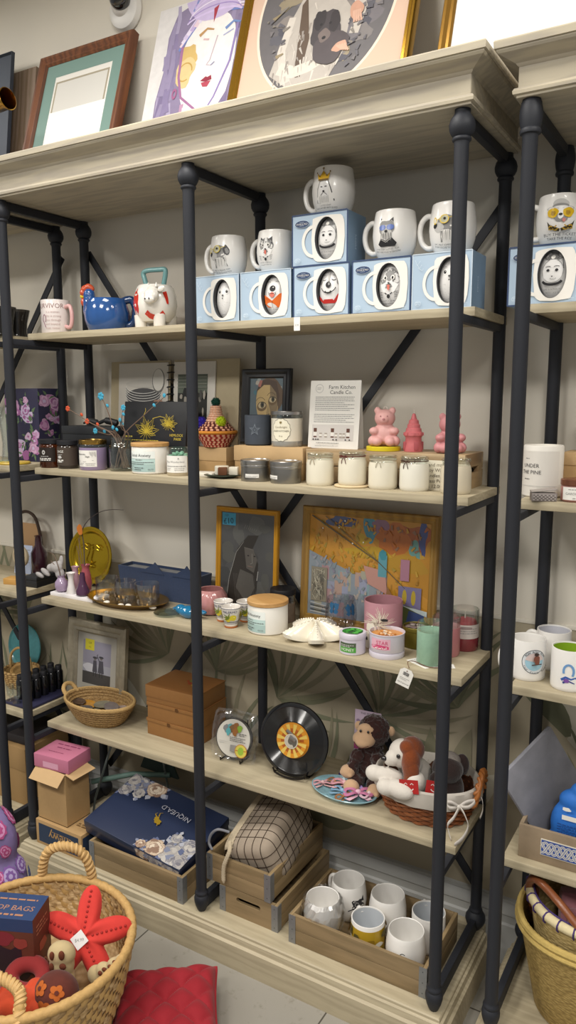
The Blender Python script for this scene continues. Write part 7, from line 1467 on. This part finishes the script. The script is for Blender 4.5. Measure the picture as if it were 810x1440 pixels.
b = MB(); b.box(-.022, .022, -.003, .003, -.05, .035, m('#4a2413', r=.5), .003, T=Matrix.Translation((-.136, -.030, .262)) @ Matrix.Rotation(-.9, 4, 'Z')); b.build('handle_patch', t)
PKF = m('#a06a72', r=.95, sheen=.4, noise=.08, bs=60); t = thing('pink_cushion', 'folded pink velvet cushion inside the stitched straw basket', 'cushion', (1.064, .210, ZB+.030), .3, tilt=-.14); MB().box(-.092, .092, -.022, .022, 0, .262, PKF, .018).build('cushion', t); b = MB(); b.box(-.075, .085, -.044, -.023, .0, .228, PKF, .010); b.build('fold', t)
# ---------------------------------------------------------------- on top of the cornice
PT = lambda c: m(c, r=.55, noise=.12, bs=45)
def art_white(A, w, h):
    A.rect(-w*.345, w*.345, -h*.36, h*.335, m('#a39a86', r=.6)); A.rect(-w*.325, w*.325, -h*.34, h*.318, m('#d3d1cb', r=.6)); A.rect(-w*.47, w*.47, -h/2, h*.06, m('#f4f4f3', r=.4, coat=.5)); A.ell(-w*.02, -h*.485, .006, .005, GRY)
frame('picture_frame', 'brown wooden frame with a green mount and a white sheet on top of the cornice', (-.693, .238, ZT), .424, .475, .034, .030, wood('#7a4a2c', '#5a3420', 'Z', sc=1.5), art_white, tilt=-.30, mat=m('#76938b', r=.7), mw=.048, roll=.0)
def art_woman(A, w, h):
    A.rect(-w/2, w/2, -h/2, h/2, PT('#d6d3d2')); rg = random.Random(5)
    A.poly([(-.30*w, .44*h), (-.36*w, .30*h), (-.35*w, .1*h), (-.39*w, -.1*h), (-.38*w, -.3*h), (-.41*w, -.5*h), (.5*w, -.5*h), (.5*w, .5*h), (-.05*w, .5*h), (-.18*w, .47*h)], m('#857a97', r=.6, noise=.18, bs=16)); n0 = 62
    for k in range(60):
        x = rg.uniform(-.42, .5)*w; z = rg.uniform(-.48, .45)*h
        if abs(x-.03*w) < .22*w and z < .35*h: x += .3*w if x > 0 else -.25*w
        x = max(-.34*w, min(.47*w, x)); L = rg.uniform(.03, .08); z0 = max(-.49*h, z-L); z1 = min(.49*h, z+L); A.line([(x, z0), (x+rg.uniform(-.008, .008), (z0+z1)/2), (x+rg.uniform(-.01, .01), z1)], rg.uniform(.016, .03), PT(rg.choice(('#82779a', '#7d7293', '#8f85a4', '#786d8f', '#a198b4'))), .012)
    A.blob(.03*w, -.08*h, .24*w, .30*h, PT('#e3dedc'), seed=3, j=.06)
    for k in range(18):
        a = .1+k*.16; A.line([(.03*w-.27*w*cos(a*.9), .02*h+.25*h*sin(a*.5)), (.05*w-.1*w*cos(a), .20*h+.13*h*sin(a)), (.06*w+.24*w*cos(a*.35), .16*h+.10*h*sin(a))], rg.uniform(.008, .016), PT(rg.choice(('#b9a6d0', '#d8cfe2', '#9fa4cf', '#c7b9d8', '#6f80bb', '#d9c3cf'))), .006)
    A.blob(.03*w, .30*h, .26*w, .14*h, PT('#bfb0d4'), seed=9, j=.12)
    for k in range(10): A.arc(.03*w, .16*h+k*.004, (.24-.008*k)*w, (.05+.022*k)*h, 15, 165, rg.uniform(.003, .007), PT(rg.choice(('#9a86bf', '#e2dbea', '#7d8cc4', '#cbbbe0', '#a893c8'))))
    A.poly([(.02*w, .22*h), (.06*w, .235*h), (.045*w, .17*h), (.035*w, .14*h), (.03*w, .17*h)], PT('#a23a48'))
    A.blob(-.14*w, -.02*h, .075*w, .07*h, PT('#c9ac6d'), seed=4, j=.2); A.blob(-.15*w, -.10*h, .085*w, .08*h, PT('#d3bd8a'), seed=5, j=.2); A.arc(-.15*w, -.10*h, .06*w, .05*h, 0, 300, .004, PT('#b8954e'))
    for x0, c in ((-.07, '#b08a5c'), (.15, '#6d87b8')): A.line([(x0*w, .085*h), ((x0+.06)*w, .115*h), ((x0+.12)*w, .10*h)], .010, PT(c), .004, sub=2)
    A.line([(-.03*w, .06*h), (.02*w, .05*h)], .005, PT('#c9a9ad')); A.line([(.14*w, .05*h), (.22*w, .07*h)], .004, PT('#9aa0c0'))
    A.line([(.09*w, .06*h), (.055*w, -.07*h), (.03*w, -.09*h), (.075*w, -.10*h)], .0035, PT('#b8a8b4'), .002, sub=3); A.line([(.07*w, -.1*h), (.10*w, -.085*h)], .004, PT('#8a8aa6'))
    A.poly([(.0*w, -.175*h), (.045*w, -.155*h), (.06*w, -.162*h), (.09*w, -.155*h), (.10*w, -.18*h), (.05*w, -.185*h)], PT('#8d2f42')); A.poly([(.01*w, -.185*h), (.095*w, -.185*h), (.07*w, -.215*h), (.03*w, -.21*h)], PT('#a84456'))
    A.line([(-.21*w, .05*h), (-.20*w, -.12*h), (-.15*w, -.24*h), (.0*w, -.33*h), (.08*w, -.35*h)], .009, PT('#9a6a92'), .005, sub=3); A.line([(.25*w, .1*h), (.23*w, -.1*h), (.14*w, -.28*h), (.08*w, -.35*h)], .008, PT('#8a7cae'), .004, sub=3)
    A.ell(-.215*w, -.21*h, .022*w, .03*h, PT('#9a5f86'), inner=.5); A.line([(-.13*w, -.28*h), (-.12*w, -.46*h)], .012, PT('#b08aa6')); A.line([(.10*w, -.36*h), (.16*w, -.48*h)], .010, PT('#a888a8')); A.poly([(-.12*w, -.3*h), (.08*w, -.36*h), (.14*w, -.5*h), (-.10*w, -.5*h)], PT('#dcd3d4'))
    for i in range(n0, len(A.items)):
        vs, fs, mt_ = A.items[i]; A.items[i] = ([(max(-.49*w, min(.49*w, .05*w+1.14*x)), max(-.495*h, min(.495*h, .155*h+1.12*z))) for x, z in vs], fs, mt_)
t = thing('canvas_painting', 'unframed painting of a face in a purple turban leaning above the cornice', 'painting', (-.205, .235, ZT), 0, tilt=-.29); b = MB(); b.box(-.190, .190, 0, .018, 0, .525, m('#d8d5d0', r=.7), .001); A = Art(); art_woman(A, .380, .525); b.art(A, flat(0, 0, .2625), eps=.000015); b.build('canvas', t)
def art_oval(A, w, h):
    A.rect(-w/2, w/2, -h/2, h/2, m('#c9ac98', r=.7)); cz = .055*h; A.ell(0, cz, .215, .270, m('#d9c9b8', r=.6), seg=64); A.ell(0, cz, .207, .262, PT('#5f5c5e'), seg=64, rings=3); rg = random.Random(4)
    for k in range(70):
        a = rg.uniform(0, 6.28); q = sqrt(rg.random())*.78; A.blob(.207*q*cos(a), cz+.262*q*sin(a), rg.uniform(.02, .042), rg.uniform(.016, .032), PT(rg.choice(('#6a666a', '#56555c', '#7d7672', '#8a7f6a', '#4d4c55', '#75706f'))), seed=k, j=.3, seg=14)
    b0 = cz-.262
    A.poly([(-.148, b0+.085), (-.115, b0+.215), (-.075, b0+.30), (-.02, b0+.325), (.04, b0+.29), (.085, b0+.225), (.075, b0+.10), (.03, b0+.012), (-.06, b0+.016)], PT('#a9a29a')); A.line([(-.10, b0+.25), (-.12, b0+.15), (-.09, b0+.05)], .022, PT('#bdb6ad'), .03, sub=3)
    A.poly([(-.075, b0+.28), (-.06, b0+.30), (-.035, b0+.17), (-.045, b0+.06), (-.065, b0+.06)], PT('#55463a')); A.line([(-.12, b0+.10), (-.07, b0+.078), (-.02, b0+.085), (.01, b0+.098), (.045, b0+.115)], .036, PT('#c3bcb2'), .030, sub=3); A.line([(.09, b0+.28), (.115, b0+.22), (.10, b0+.15)], .03, PT('#b3aca3'), .028, sub=2)
    for k in range(110):
        x = rg.uniform(-.135, .07); z = b0+rg.uniform(.03, .29); q = .10-abs(x+.03)*.4
        if z < b0+.30-abs(x+.03)*1.2: A.line([(x, z), (x+rg.uniform(-.006, .012), z-rg.uniform(.012, .035))], rg.uniform(.003, .007), PT(rg.choice(('#b5aea6', '#9a938c', '#c2bbb2', '#8d8680', '#a8a199'))), .002)
    for k in range(160):
        a = rg.uniform(0, 6.28); q = rg.uniform(.5, .93); x, z = .207*q*cos(a), cz+.262*q*sin(a)
        if abs(x+.02) > .10 or z > b0+.33: A.line([(x, z), (x*.96+rg.uniform(-.02, .02), z+rg.uniform(-.015, .015))], rg.uniform(.006, .014), PT(rg.choice(('#6d696b', '#5c5a60', '#79736c', '#86795f' if x < 0 else '#55535a'))), .004)
    A.blob(.012, b0+.185, .045, .055, PT('#3f3a3d'), seed=4, j=.15); A.blob(.035, b0+.125, .055, .045, PT('#4a4346'), seed=5, j=.15); A.blob(-.008, b0+.215, .018, .03, PT('#2f2b2e'), seed=6); A.blob(.038, b0+.20, .016, .032, PT('#322d30'), seed=7); A.blob(.012, b0+.165, .018, .020, PT('#6a5f5c'), seed=8); A.ell(.012, b0+.158, .006, .005, INK); A.ell(-.002, b0+.20, .004, .004, INK); A.ell(.026, b0+.198, .004, .004, INK)
    A.blob(.065, b0+.12, .022, .014, PT('#b9917c'), seed=3, rot=.4); A.blob(.10, b0+.215, .018, .03, PT('#b58b76'), seed=2, rot=.2)
    for k in range(4): A.line([(.055+.008*k, b0+.125), (.075+.006*k, b0+.108-.002*k)], .0055, PT('#c39d88')); A.line([(.092+.006*k, b0+.215), (.098+.007*k, b0+.18)], .0055, PT('#c09a86'))
    A.blob(-.005, b0+.315, .03, .022, PT('#6d7f9c'), seed=5); A.blob(.0, b0+.385, .052, .066, PT('#bf9780'), seed=9, j=.05); A.blob(.0, b0+.435, .058, .042, PT('#6b4a32'), seed=3, j=.2); A.blob(.012, b0+.352, .012, .005, PT('#9c5a52'), seed=2)
    for s_ in (-1, 1): A.ell(s_*.019+.004, b0+.392, .006, .004, INK); A.blob(s_*.028, b0+.366, .011, .009, PT('#c48a76'), seed=4)
    A.line([(.004, b0+.39), (.008, b0+.368)], .004, PT('#a87f6a'))
frame('oval_portrait', 'gold framed oval portrait of a child with a dark dog on a peach mount', (.225, .222, ZT), .545, .66, .026, .024, m('#a8822f', r=.25, metal=.85), art_oval, tilt=-.31)
def art_blank(A, w, h):
    A.rect(-w/2, w/2, -h/2, h/2, m('#e6e4e0', r=.6)); A.rect(-w*.32, w*.32, -h*.32, h*.34, m('#f1f0ee', r=.5, coat=.3))
frame('picture_frame', 'large pale picture in a brown and gold frame at the top right of the photo', (1.038, .205, ZT), .920, .62, .030, .022, m('#9a7433', r=.3, metal=.7), art_blank, tilt=-.30)
def art_dark(A, w, h):
    A.rect(-w/2, w/2, -h/2, h/2, m('#353c48', r=.6, noise=.1, bs=10)); A.lines(-.1*w, .3*w, -.08*h, .02, 4, .006, m('#7d8794', r=.6))
frame('dark_print', 'slate blue unframed print at the top left photo edge', (-1.190, .268, ZT), .36, .50, .006, .014, m('#2f3540', r=.6), art_dark, tilt=-.13)
t = thing('wood_panel', 'brown wooden panel peeking out behind the slate blue print', 'panel', (-1.130, .308, ZT), 0, tilt=-.13); MB().box(-.185, .185, 0, .016, 0, .455, wood('#7d6a5a', '#65543f', 'Z', sc=1.5), .002).build('panel', t); MB().box(-.188, .188, -.004, 0, .0, .02, wood('#7d6a5a', '#65543f', 'X', sc=1.5)).build('edge', t)
# brass lamp head at the left edge
BR = m('#a37c32', r=.22, metal=1); t = thing('brass_lamp', 'brass tube lamp reaching in from the left photo edge above the cornice', 'lamp', (-.915, .06, ZT)); MB().lathe([(0, 0), (.055, 0), (.058, .004), (.052, .012), (.012, .018), (0, .018)], BR, 36).build('base', t); MB().tube([(0, 0, .016), (0, 0, .165)], .007, BR, 12).build('stem', t)
b = MB(Matrix.Translation((-.06, .0, .196)) @ Matrix.Rotation(pi/2-.06, 4, 'Y')); b.lathe([(0, 0), (.026, 0), (.028, .004), (.028, .225), (.031, .232), (.0325, .240), (.0305, .241), (.0255, .225), (.025, .02), (0, .015)], BR, 36); b.build('lamp_head', t)
# security camera on the wall
t = thing('security_camera', 'white dome security camera with a black lens on the wall', 'camera', (-.545, .398, 2.850)); T_ = Matrix.Rotation(pi/2, 4, 'X'); WC = m('#d5d3cf', r=.4); MB(T_).lathe([(0, 0), (.062, 0), (.064, .006), (.058, .022), (.040, .030), (0, .030)], WC, 44).build('mount', t); MB().ball((0, -.024, .010), .037, m('#d0cecb', r=.35)).build('housing', t); MB().ball((.010, -.046, .016), .034, m('#0d0f14', r=.06, coat=1), seg=36, rings=20).build('lens', t)
# ---------------------------------------------------------------- foreground on the floor
PALM = weave('#c4a67a', '#a08053', 62); PALMR = m('#b8945c', r=.7, noise=.25, bs=120, bump=.5)
t = thing('palm_basket', 'large round straw shopper basket full of dog toys in the foreground', 'basket', (-.13, -.515, 0), .6); P = [(0, 0), (.150, 0), (.158, .006), (.190, .08), (.222, .17), (.243, .262), (.247, .292), (.241, .294), (.233, .262), (.212, .185), (.19, .168), (0, .165)]
dip = lambda a, z: 1
b = MB()
# woven wall: over-under splints
b.lathe(P, PALM, 96); 
rows = 17; nsp = 46
for k in range(rows):
    for i in range(nsp):
        z0_ = .010+.0165*k; zc = z0_+.008; 
        def rad(z):
            Q = [(r, q) for r, q in P[1:7]]
            for (ra, za), (rb, zb) in zip(Q, Q[1:]):
                if za <= z <= zb: return ra+(rb-ra)*(z-za)/(zb-za)
            return Q[-1][0]
        for inner in (0, 1):
            if inner and zc < .185: continue
            a = 2*pi*(i+.5*(k % 2))/nsp; r = rad(zc)-(.0105 if inner else 0); da = 2*pi/nsp*.62; s_ = -1 if inner else 1; tilt_ = .006
            vs = []
            for u in (-1, -.4, .4, 1):
                aa = a+da*u*.5; q = r+s_*(.0042*(1-u*u)+.0006); zz = tilt_*u
                vs += [((q)*cos(aa), q*sin(aa), zc-.0078+zz), ((q+s_*.001)*cos(aa), (q+s_*.001)*sin(aa), zc+zz), (q*cos(aa), q*sin(aa), zc+.0078+zz)]
            fs = []
            for u in range(3):
                for v in range(2): f_ = (3*u+v, 3*u+3+v, 3*u+4+v, 3*u+1+v); fs.append(f_ if not inner else f_[::-1])
            b.add(vs, fs, PALMR if (i+k) % 3 else PALM)
b.build('body', t)
n = 220; MB().tube([(.2455*cos(a), .2455*sin(a), .297) for a in [2*pi*k/n for k in range(n)]], [.0105+(.0012 if k % 4 < 3 else -.0004) for k in range(n)], PALMR, 10, closed=True).build('rim', t)
def bhandle(a0, sp, hgt, lean):
    c, d = cos(a0), sin(a0); pts = spline([(-sp, 0, -.02), (-sp*1.02, 0, .03), (-sp*.72, 0, hgt*.82), (0, 0, hgt), (sp*.72, 0, hgt*.82), (sp*1.02, 0, .03), (sp, 0, -.02)], 36); out = []
    for p in pts: r = .243+lean*max(0, p.z); out.append((r*c-p.x*d, r*d+p.x*c, .290+p.z))
    b = MB(); b.tube(out, [.0105+.0016*abs(sin(k*.43)) for k in range(len(out))], PALMR, 10)
    for ph in (0, pi): 
        q = []; Pn = [V(p) for p in out]
        for k, p in enumerate(Pn): tn = (Pn[min(k+1, len(Pn)-1)]-Pn[max(k-1, 0)]).normalized(); u = tn.orthogonal().normalized(); w_ = tn.cross(u); q.append(p+(u*cos(k*.42+ph)+w_*sin(k*.42+ph))*.009)
        b.tube(q, .0052, m('#c4a06a', r=.7, noise=.2, bs=120), 6)
    b.build('handle', t)
bhandle(1.42, .068, .108, -.05); bhandle(-1.68, .062, .060, -1.0)
# --- toys
STF = m('#c4342c', r=.85, sheen=.08, noise=.12, bs=40); STL = m('#cc4a50', r=.85, sheen=.08, noise=.1, bs=40)
t = thing('toy_starfish', 'red plush starfish with a white price sticker leaning in the straw basket', 'toy', (-.035, -.425, .285), 0); t.rotation_euler = (1.0, .05, .50); t.scale = (1.12, 1.12, 1.12)
b = MB(); NS, NR = 120, 8; vs = []; fs = []
def st2(a): k = ((a-pi/2) % (2*pi/5))/(2*pi/5); q = abs(k-.5)*2; return .046+.058*(.5-.5*cos(pi*q))**.8
for sg in (1, -1):
    for j in range(NR+1):
        f_ = j/NR if sg > 0 else 1-j/NR
        for i in range(NS): a = 2*pi*i/NS; R0 = st2(a); r = R0*f_; z = sg*.026*sqrt(max(0, 1-f_**2.2))*(.55+.45*(1-R0/.108)+.25); vs.append((r*cos(a), r*sin(a), z))
for j in range(2*NR+1):
    for i in range(NS): l = (i+1) % NS; fs.append((j*NS+i, j*NS+l, (j+1)*NS+l, (j+1)*NS+i))
b.add(vs, fs, STF)
for k in range(5):
    a0 = pi/2+2*pi*k/5; c, d = cos(a0), sin(a0)
    for q in range(8): f_ = .2+.095*q; r = .106*f_; z = .026*sqrt(1-f_**2.2)*.80; b.ball((r*c, r*d, z+.0005), (.0032, .0032, .0022), m('#9c2420', r=.8), seg=8, rings=6)
b.build('star', t); b = MB(); b.box(-.0145, .0145, -.0145, .0145, 0, .0006, m('#d8d6d4', r=.5), T=Matrix.Translation((-.006, -.004, .0268)) @ Matrix.Rotation(pi/4, 4, 'Z')); A = Art(); A.text('$4.99', -.006, -.004, .009, GRY, rot=.2); b.art(A, top(.0276), eps=.0002); b.build('price_sticker', t)
BON = m('#b3a078', r=.9, noise=.06, bs=90, sheen=.08); SPB = m('#63301c', r=.9)
def spotted(nm, label, loc, rz, parts, spots, tilt=0):
    t = thing(nm, label, 'toy', loc, rz, None, tilt); blobby('body', parts, .003, BON, t, 4)
    for c, r, rot in spots: MB().ball(c, r, SPB, rot=rot, seg=14, rings=8).build('spot', t)
    return t
spotted('toy_bone', 'cream plush bone with dark brown ovals in front of the starfish', (-.020, -.515, .262), .45, [((0, 0, .045), (.034, .026, .030)), ((0, 0, .020), (.030, .026, .040)), ((0, .0, -.02), (.030, .026, .04))], [((-.014, -.023, .056), (.006, .005, .011), E3(0, 0, 0)), ((.010, -.0245, .060), (.0075, .005, .012), E3(0, 0, 0)), ((-.016, -.024, .028), (.006, .004, .010), None), ((.012, -.0255, .032), (.0085, .004, .008), None)])
spotted('toy_bone', 'cream plush bone with small brown spots at the right wall of the straw basket', (.062, -.462, .262), .2, [((0, 0, .0), (.020, .016, .018)), ((.026, .004, .020), (.020, .014, .014), E3(0, -35, 0)), ((.044, .006, .034), (.014, .012, .012)), ((-.02, 0, -.02), (.024, .018, .024))], [((.010, -.012, .012), (.007, .004, .005), None), ((.024, -.010, .022), (.006, .004, .005), None), ((.036, -.008, .036), (.006, .004, .004), None), ((.042, -.006, .026), (.004, .003, .004), None), ((.0, -.015, .002), (.006, .004, .006), None), ((.030, -.010, .010), (.005, .004, .004), None)])
t = thing('toy_ball', 'brown plush ball with orange flowers in the straw basket', 'toy', (.022, -.572, .262), 0); BB_ = m('#55241a', r=.95, noise=.25, bs=60, sheen=.08); b = MB(); b.ball((0, 0, 0), (.054, .048, .046), BB_, seg=32, rings=20); OFL = m('#a8561c', r=.9); YFL = m('#c47a2a', r=.9)
for th, ph, sz in ((-1.9, .75, .017), (-.75, .75, .017), (-1.35, .05, .019), (-2.6, .1, .016), (-.2, .1, .016)):
    nrm = V((cos(ph)*cos(th), cos(ph)*sin(th), sin(ph))); u = nrm.cross(V((0, 0, 1))).normalized(); w_ = nrm.cross(u)
    def onb(x, y, e): q = nrm+u*(x/.05)+w_*(y/.05); q = q.normalized(); return V((q.x*(.054+e), q.y*(.048+e), q.z*(.046+e)))
    A = Art()
    for k in range(5): a = 2*pi*k/5+.3; A.ell(sz*.55*cos(a), sz*.55*sin(a), sz*.5, sz*.42, OFL, rot=a, seg=14, rings=3)
    A.ell(0, 0, sz*.28, sz*.28, BB_, rings=2, seg=12); b.art(A, lambda x, y, e: onb(x, y, e), eps=.0006)
b.build('ball', t)
t = thing('toy_crab', 'orange-red plush toy lying at the front of the straw basket', 'toy', (-.045, -.628, .250), .4); blobby('body', [((0, 0, 0), (.052, .040, .030)), ((.045, .015, .012), (.026, .024, .020)), ((.030, .035, .018), (.022, .018, .016)), ((-.045, .02, .01), (.026, .024, .02)), ((.055, -.01, .004), (.018, .018, .016))], .003, m('#b8401f', r=.9, sheen=.08, noise=.1, bs=50), t, 4)
t = thing('toy_ring', 'dark red plush ring behind the orange-red toy', 'toy', (-.075, -.572, .262), .3, tilt=.5); b = MB(); b.tube([(.040*cos(a), .030*sin(a), 0) for a in [2*pi*k/40 for k in range(40)]], .019, m('#7d1f1f', r=.9, sheen=.08), 14, closed=True); b.build('ring', t)
t = thing('toy_pig', 'pink plush toy at the left photo edge in the straw basket', 'toy', (-.125, -.640, .258), .2); blobby('body', [((0, 0, .015), (.040, .034, .034)), ((.030, .01, .0), (.022, .022, .022)), ((-.02, -.02, .01), (.02, .02, .02))], .003, m('#b46a76', r=.9, sheen=.08), t, 4)
# box of bags
t = thing('bag_box', 'dark red and navy cardboard box labelled Poop Bags standing in the straw basket', 'box', (-.170, -.535, .1665), .42); w_, d_, h_ = .078, .046, .222; BX1 = m('#5d3326', r=.5, noise=.2, bs=20); BX2 = m('#2b3f66', r=.5); b = MB(); b.box(-w_, w_, -d_, d_, 0, h_, BX1, .0015); A = Art(); A.rect(-w_, w_, .190, h_, BX2); A.blob(-.03, .14, .030, .026, m('#2e1c20', r=.5), seed=3); A.blob(.02, .10, .04, .05, m('#2a1d26', r=.5), seed=4, j=.3); A.blob(.0, .17, .03, .018, m('#7d2a33', r=.5), seed=5); A.blob(.045, .16, .018, .014, m('#8a3b33', r=.5), seed=6); b.art(A, flat(-d_), eps=.0002)
A = Art(); OTX = m('#a8785c', r=.5); A.text('POOP BAGS', 0, -.006, .024, OTX); A.lines(-.06, .06, .022, .01, 1, .005, OTX, 5); A.lines(-.05, .05, -.034, .01, 1, .006, OTX, 6); A.rect(-w_, w_, -d_, d_, BX2); A.items.insert(0, A.items.pop()); b.art(A, top(h_), eps=.0002)
A = Art(); A.ell(0, .06, .022, .028, OTX, inner=.85, seg=30); A.ell(0, .06, .012, .016, OTX, inner=.75, seg=24); A.lines(-.03, .03, .19, .010, 3, .004, OTX); A.blob(.0, .13, .02, .014, m('#9a4a38', r=.5), seed=4); b.art(A, side(w_), eps=.0002); b.build('carton', t)
# purple patterned bag behind the basket at the left edge
t = thing('purple_bag', 'lilac fabric bag printed with pink and purple rosettes at the left photo edge', 'bag', (-.490, -.365, 0), .3); t.scale = (1.0, 1.0, 1.08); PF = m('#7d6d9c', r=.85, noise=.12, bs=30)
o = blobby('bag', [((0, 0, .10), (.12, .09, .12)), ((.0, 0, .22), (.125, .085, .12)), ((-.01, 0, .34), (.11, .07, .11)), ((-.03, 0, .43), (.075, .05, .07)), ((.03, -.01, .06), (.11, .09, .062)), ((-.04, 0, .065), (.10, .09, .065))], .008, PF, t, 6)
rg = random.Random(14); A = []
from mathutils import noise as _n
bv = None
b = MB()
def bagr(ang, z):
    # matches the stacked ellipsoids closely enough for the printed rosettes
    best = 0
    for c, r in (((0, 0, .10), (.12, .09, .12)), ((.0, 0, .22), (.125, .085, .12)), ((-.01, 0, .34), (.11, .07, .11)), ((-.03, 0, .43), (.075, .05, .07))):
        q = 1-((z-c[2])/r[2])**2
        if q > 0: k = sqrt(q); x = c[0]+r[0]*k*cos(ang); y = r[1]*k*sin(ang); best = max(best, sqrt(x*x+y*y)) if abs(ang) < 2 else best
    return best
for k in range(46):
    a = rg.uniform(-1.75, .7); z = rg.uniform(.10, .47); R0 = bagr(a, z)
    if R0 < .03: continue
    r = rg.uniform(.010, .024); AA = Art(); c1, c2 = rg.choice((('#a8487c', '#c78ab4'), ('#5a3f86', '#8a78b8'), ('#7d5a9c', '#b0a0cc'), ('#4d5a9a', '#8a93c4'))); m1, m2 = m(c1, r=.85), m(c2, r=.85)
    AA.ell(0, 0, r, r, m1, seg=20, rings=3, fn=lambda t_: 1+.08*cos(10*t_)); AA.ell(0, 0, r*.78, r*.78, m2, seg=20, rings=3); AA.ell(0, 0, r*.55, r*.55, m1, seg=16, rings=2, fn=lambda t_: 1+.15*cos(8*t_)); AA.ell(0, 0, r*.25, r*.25, m2, seg=10, rings=1)
    b.art(AA, lambda u, q, e: V(((bagr(a+u/R0, z+q)+.0012+e)*cos(a+u/R0), (bagr(a+u/R0, z+q)+.0012+e)*sin(a+u/R0), z+q)), eps=.0004)
b.build('rosettes', t)
# small clear bowl with a teal box behind the basket
solo(MB().lathe([(0, 0), (.06, 0), (.075, .03), (.082, .075), (.0805, .075), (.073, .032), (.058, .004), (0, .004)], clear('#e8eef0', .15, .8), 40), 'clear_bowl', 'clear plastic bowl on the floor behind the straw basket', 'bowl', (-.455, -.145, 0))
t = thing('teal_box', 'small teal box standing in the clear bowl behind the straw basket', 'box', (-.452, -.145, .0045), .5, tilt=-.1); b = MB(); b.box(-.032, .032, -.010, .010, 0, .128, m('#2f8f92', r=.5), .001); A = Art(); A.rect(-.026, .026, .02, .11, m('#58b0ae', r=.5)); b.art(A, flat(-.010), eps=.0002); b.build('carton', t)
# red quilted cushion on the floor
t = thing('quilted_cushion', 'red quilted cushion lying on the tiled floor in front of the base', 'cushion', (.122, -.314, .0), .0); RQ = m('#961a26', r=.85, sheen=.08, noise=.08, bs=60); b = MB(); N = 60; vs = []; fs = []; S = .126
for sg in (1, -1):
    for j in range(N+1):
        for i in range(N+1):
            x, y = 2*i/N-1, 2*j/N-1; e = max(0, (1-x**6)*(1-y**6))**.5; pf = abs(sin((x+y)*pi*1.55))**.45*abs(sin((x-y)*pi*1.55))**.45
            corner = 1+.06*(x*x*y*y); vs.append((S*x*corner, S*y*corner, .055+sg*e*(.034+.016*pf)))
for s_ in range(2):
    o_ = s_*(N+1)**2
    for j in range(N):
        for i in range(N): q = (o_+j*(N+1)+i, o_+j*(N+1)+i+1, o_+(j+1)*(N+1)+i+1, o_+(j+1)*(N+1)+i); fs.append(q if s_ == 0 else q[::-1])
b.add(vs, fs, RQ); b.tube([(S*1.0*x*(1+.06*x*x*y*y), S*y*(1+.06*x*x*y*y), .055) for x, y in [(k/15-1, -1) for k in range(30)]+[(1, k/15-1) for k in range(30)]+[(1-k/15, 1) for k in range(30)]+[(-1, 1-k/15) for k in range(30)]], .004, RQ, 8, closed=True)
b.build('cushion', t); t.rotation_euler = (.04, 0, .66); t.location.z = .006
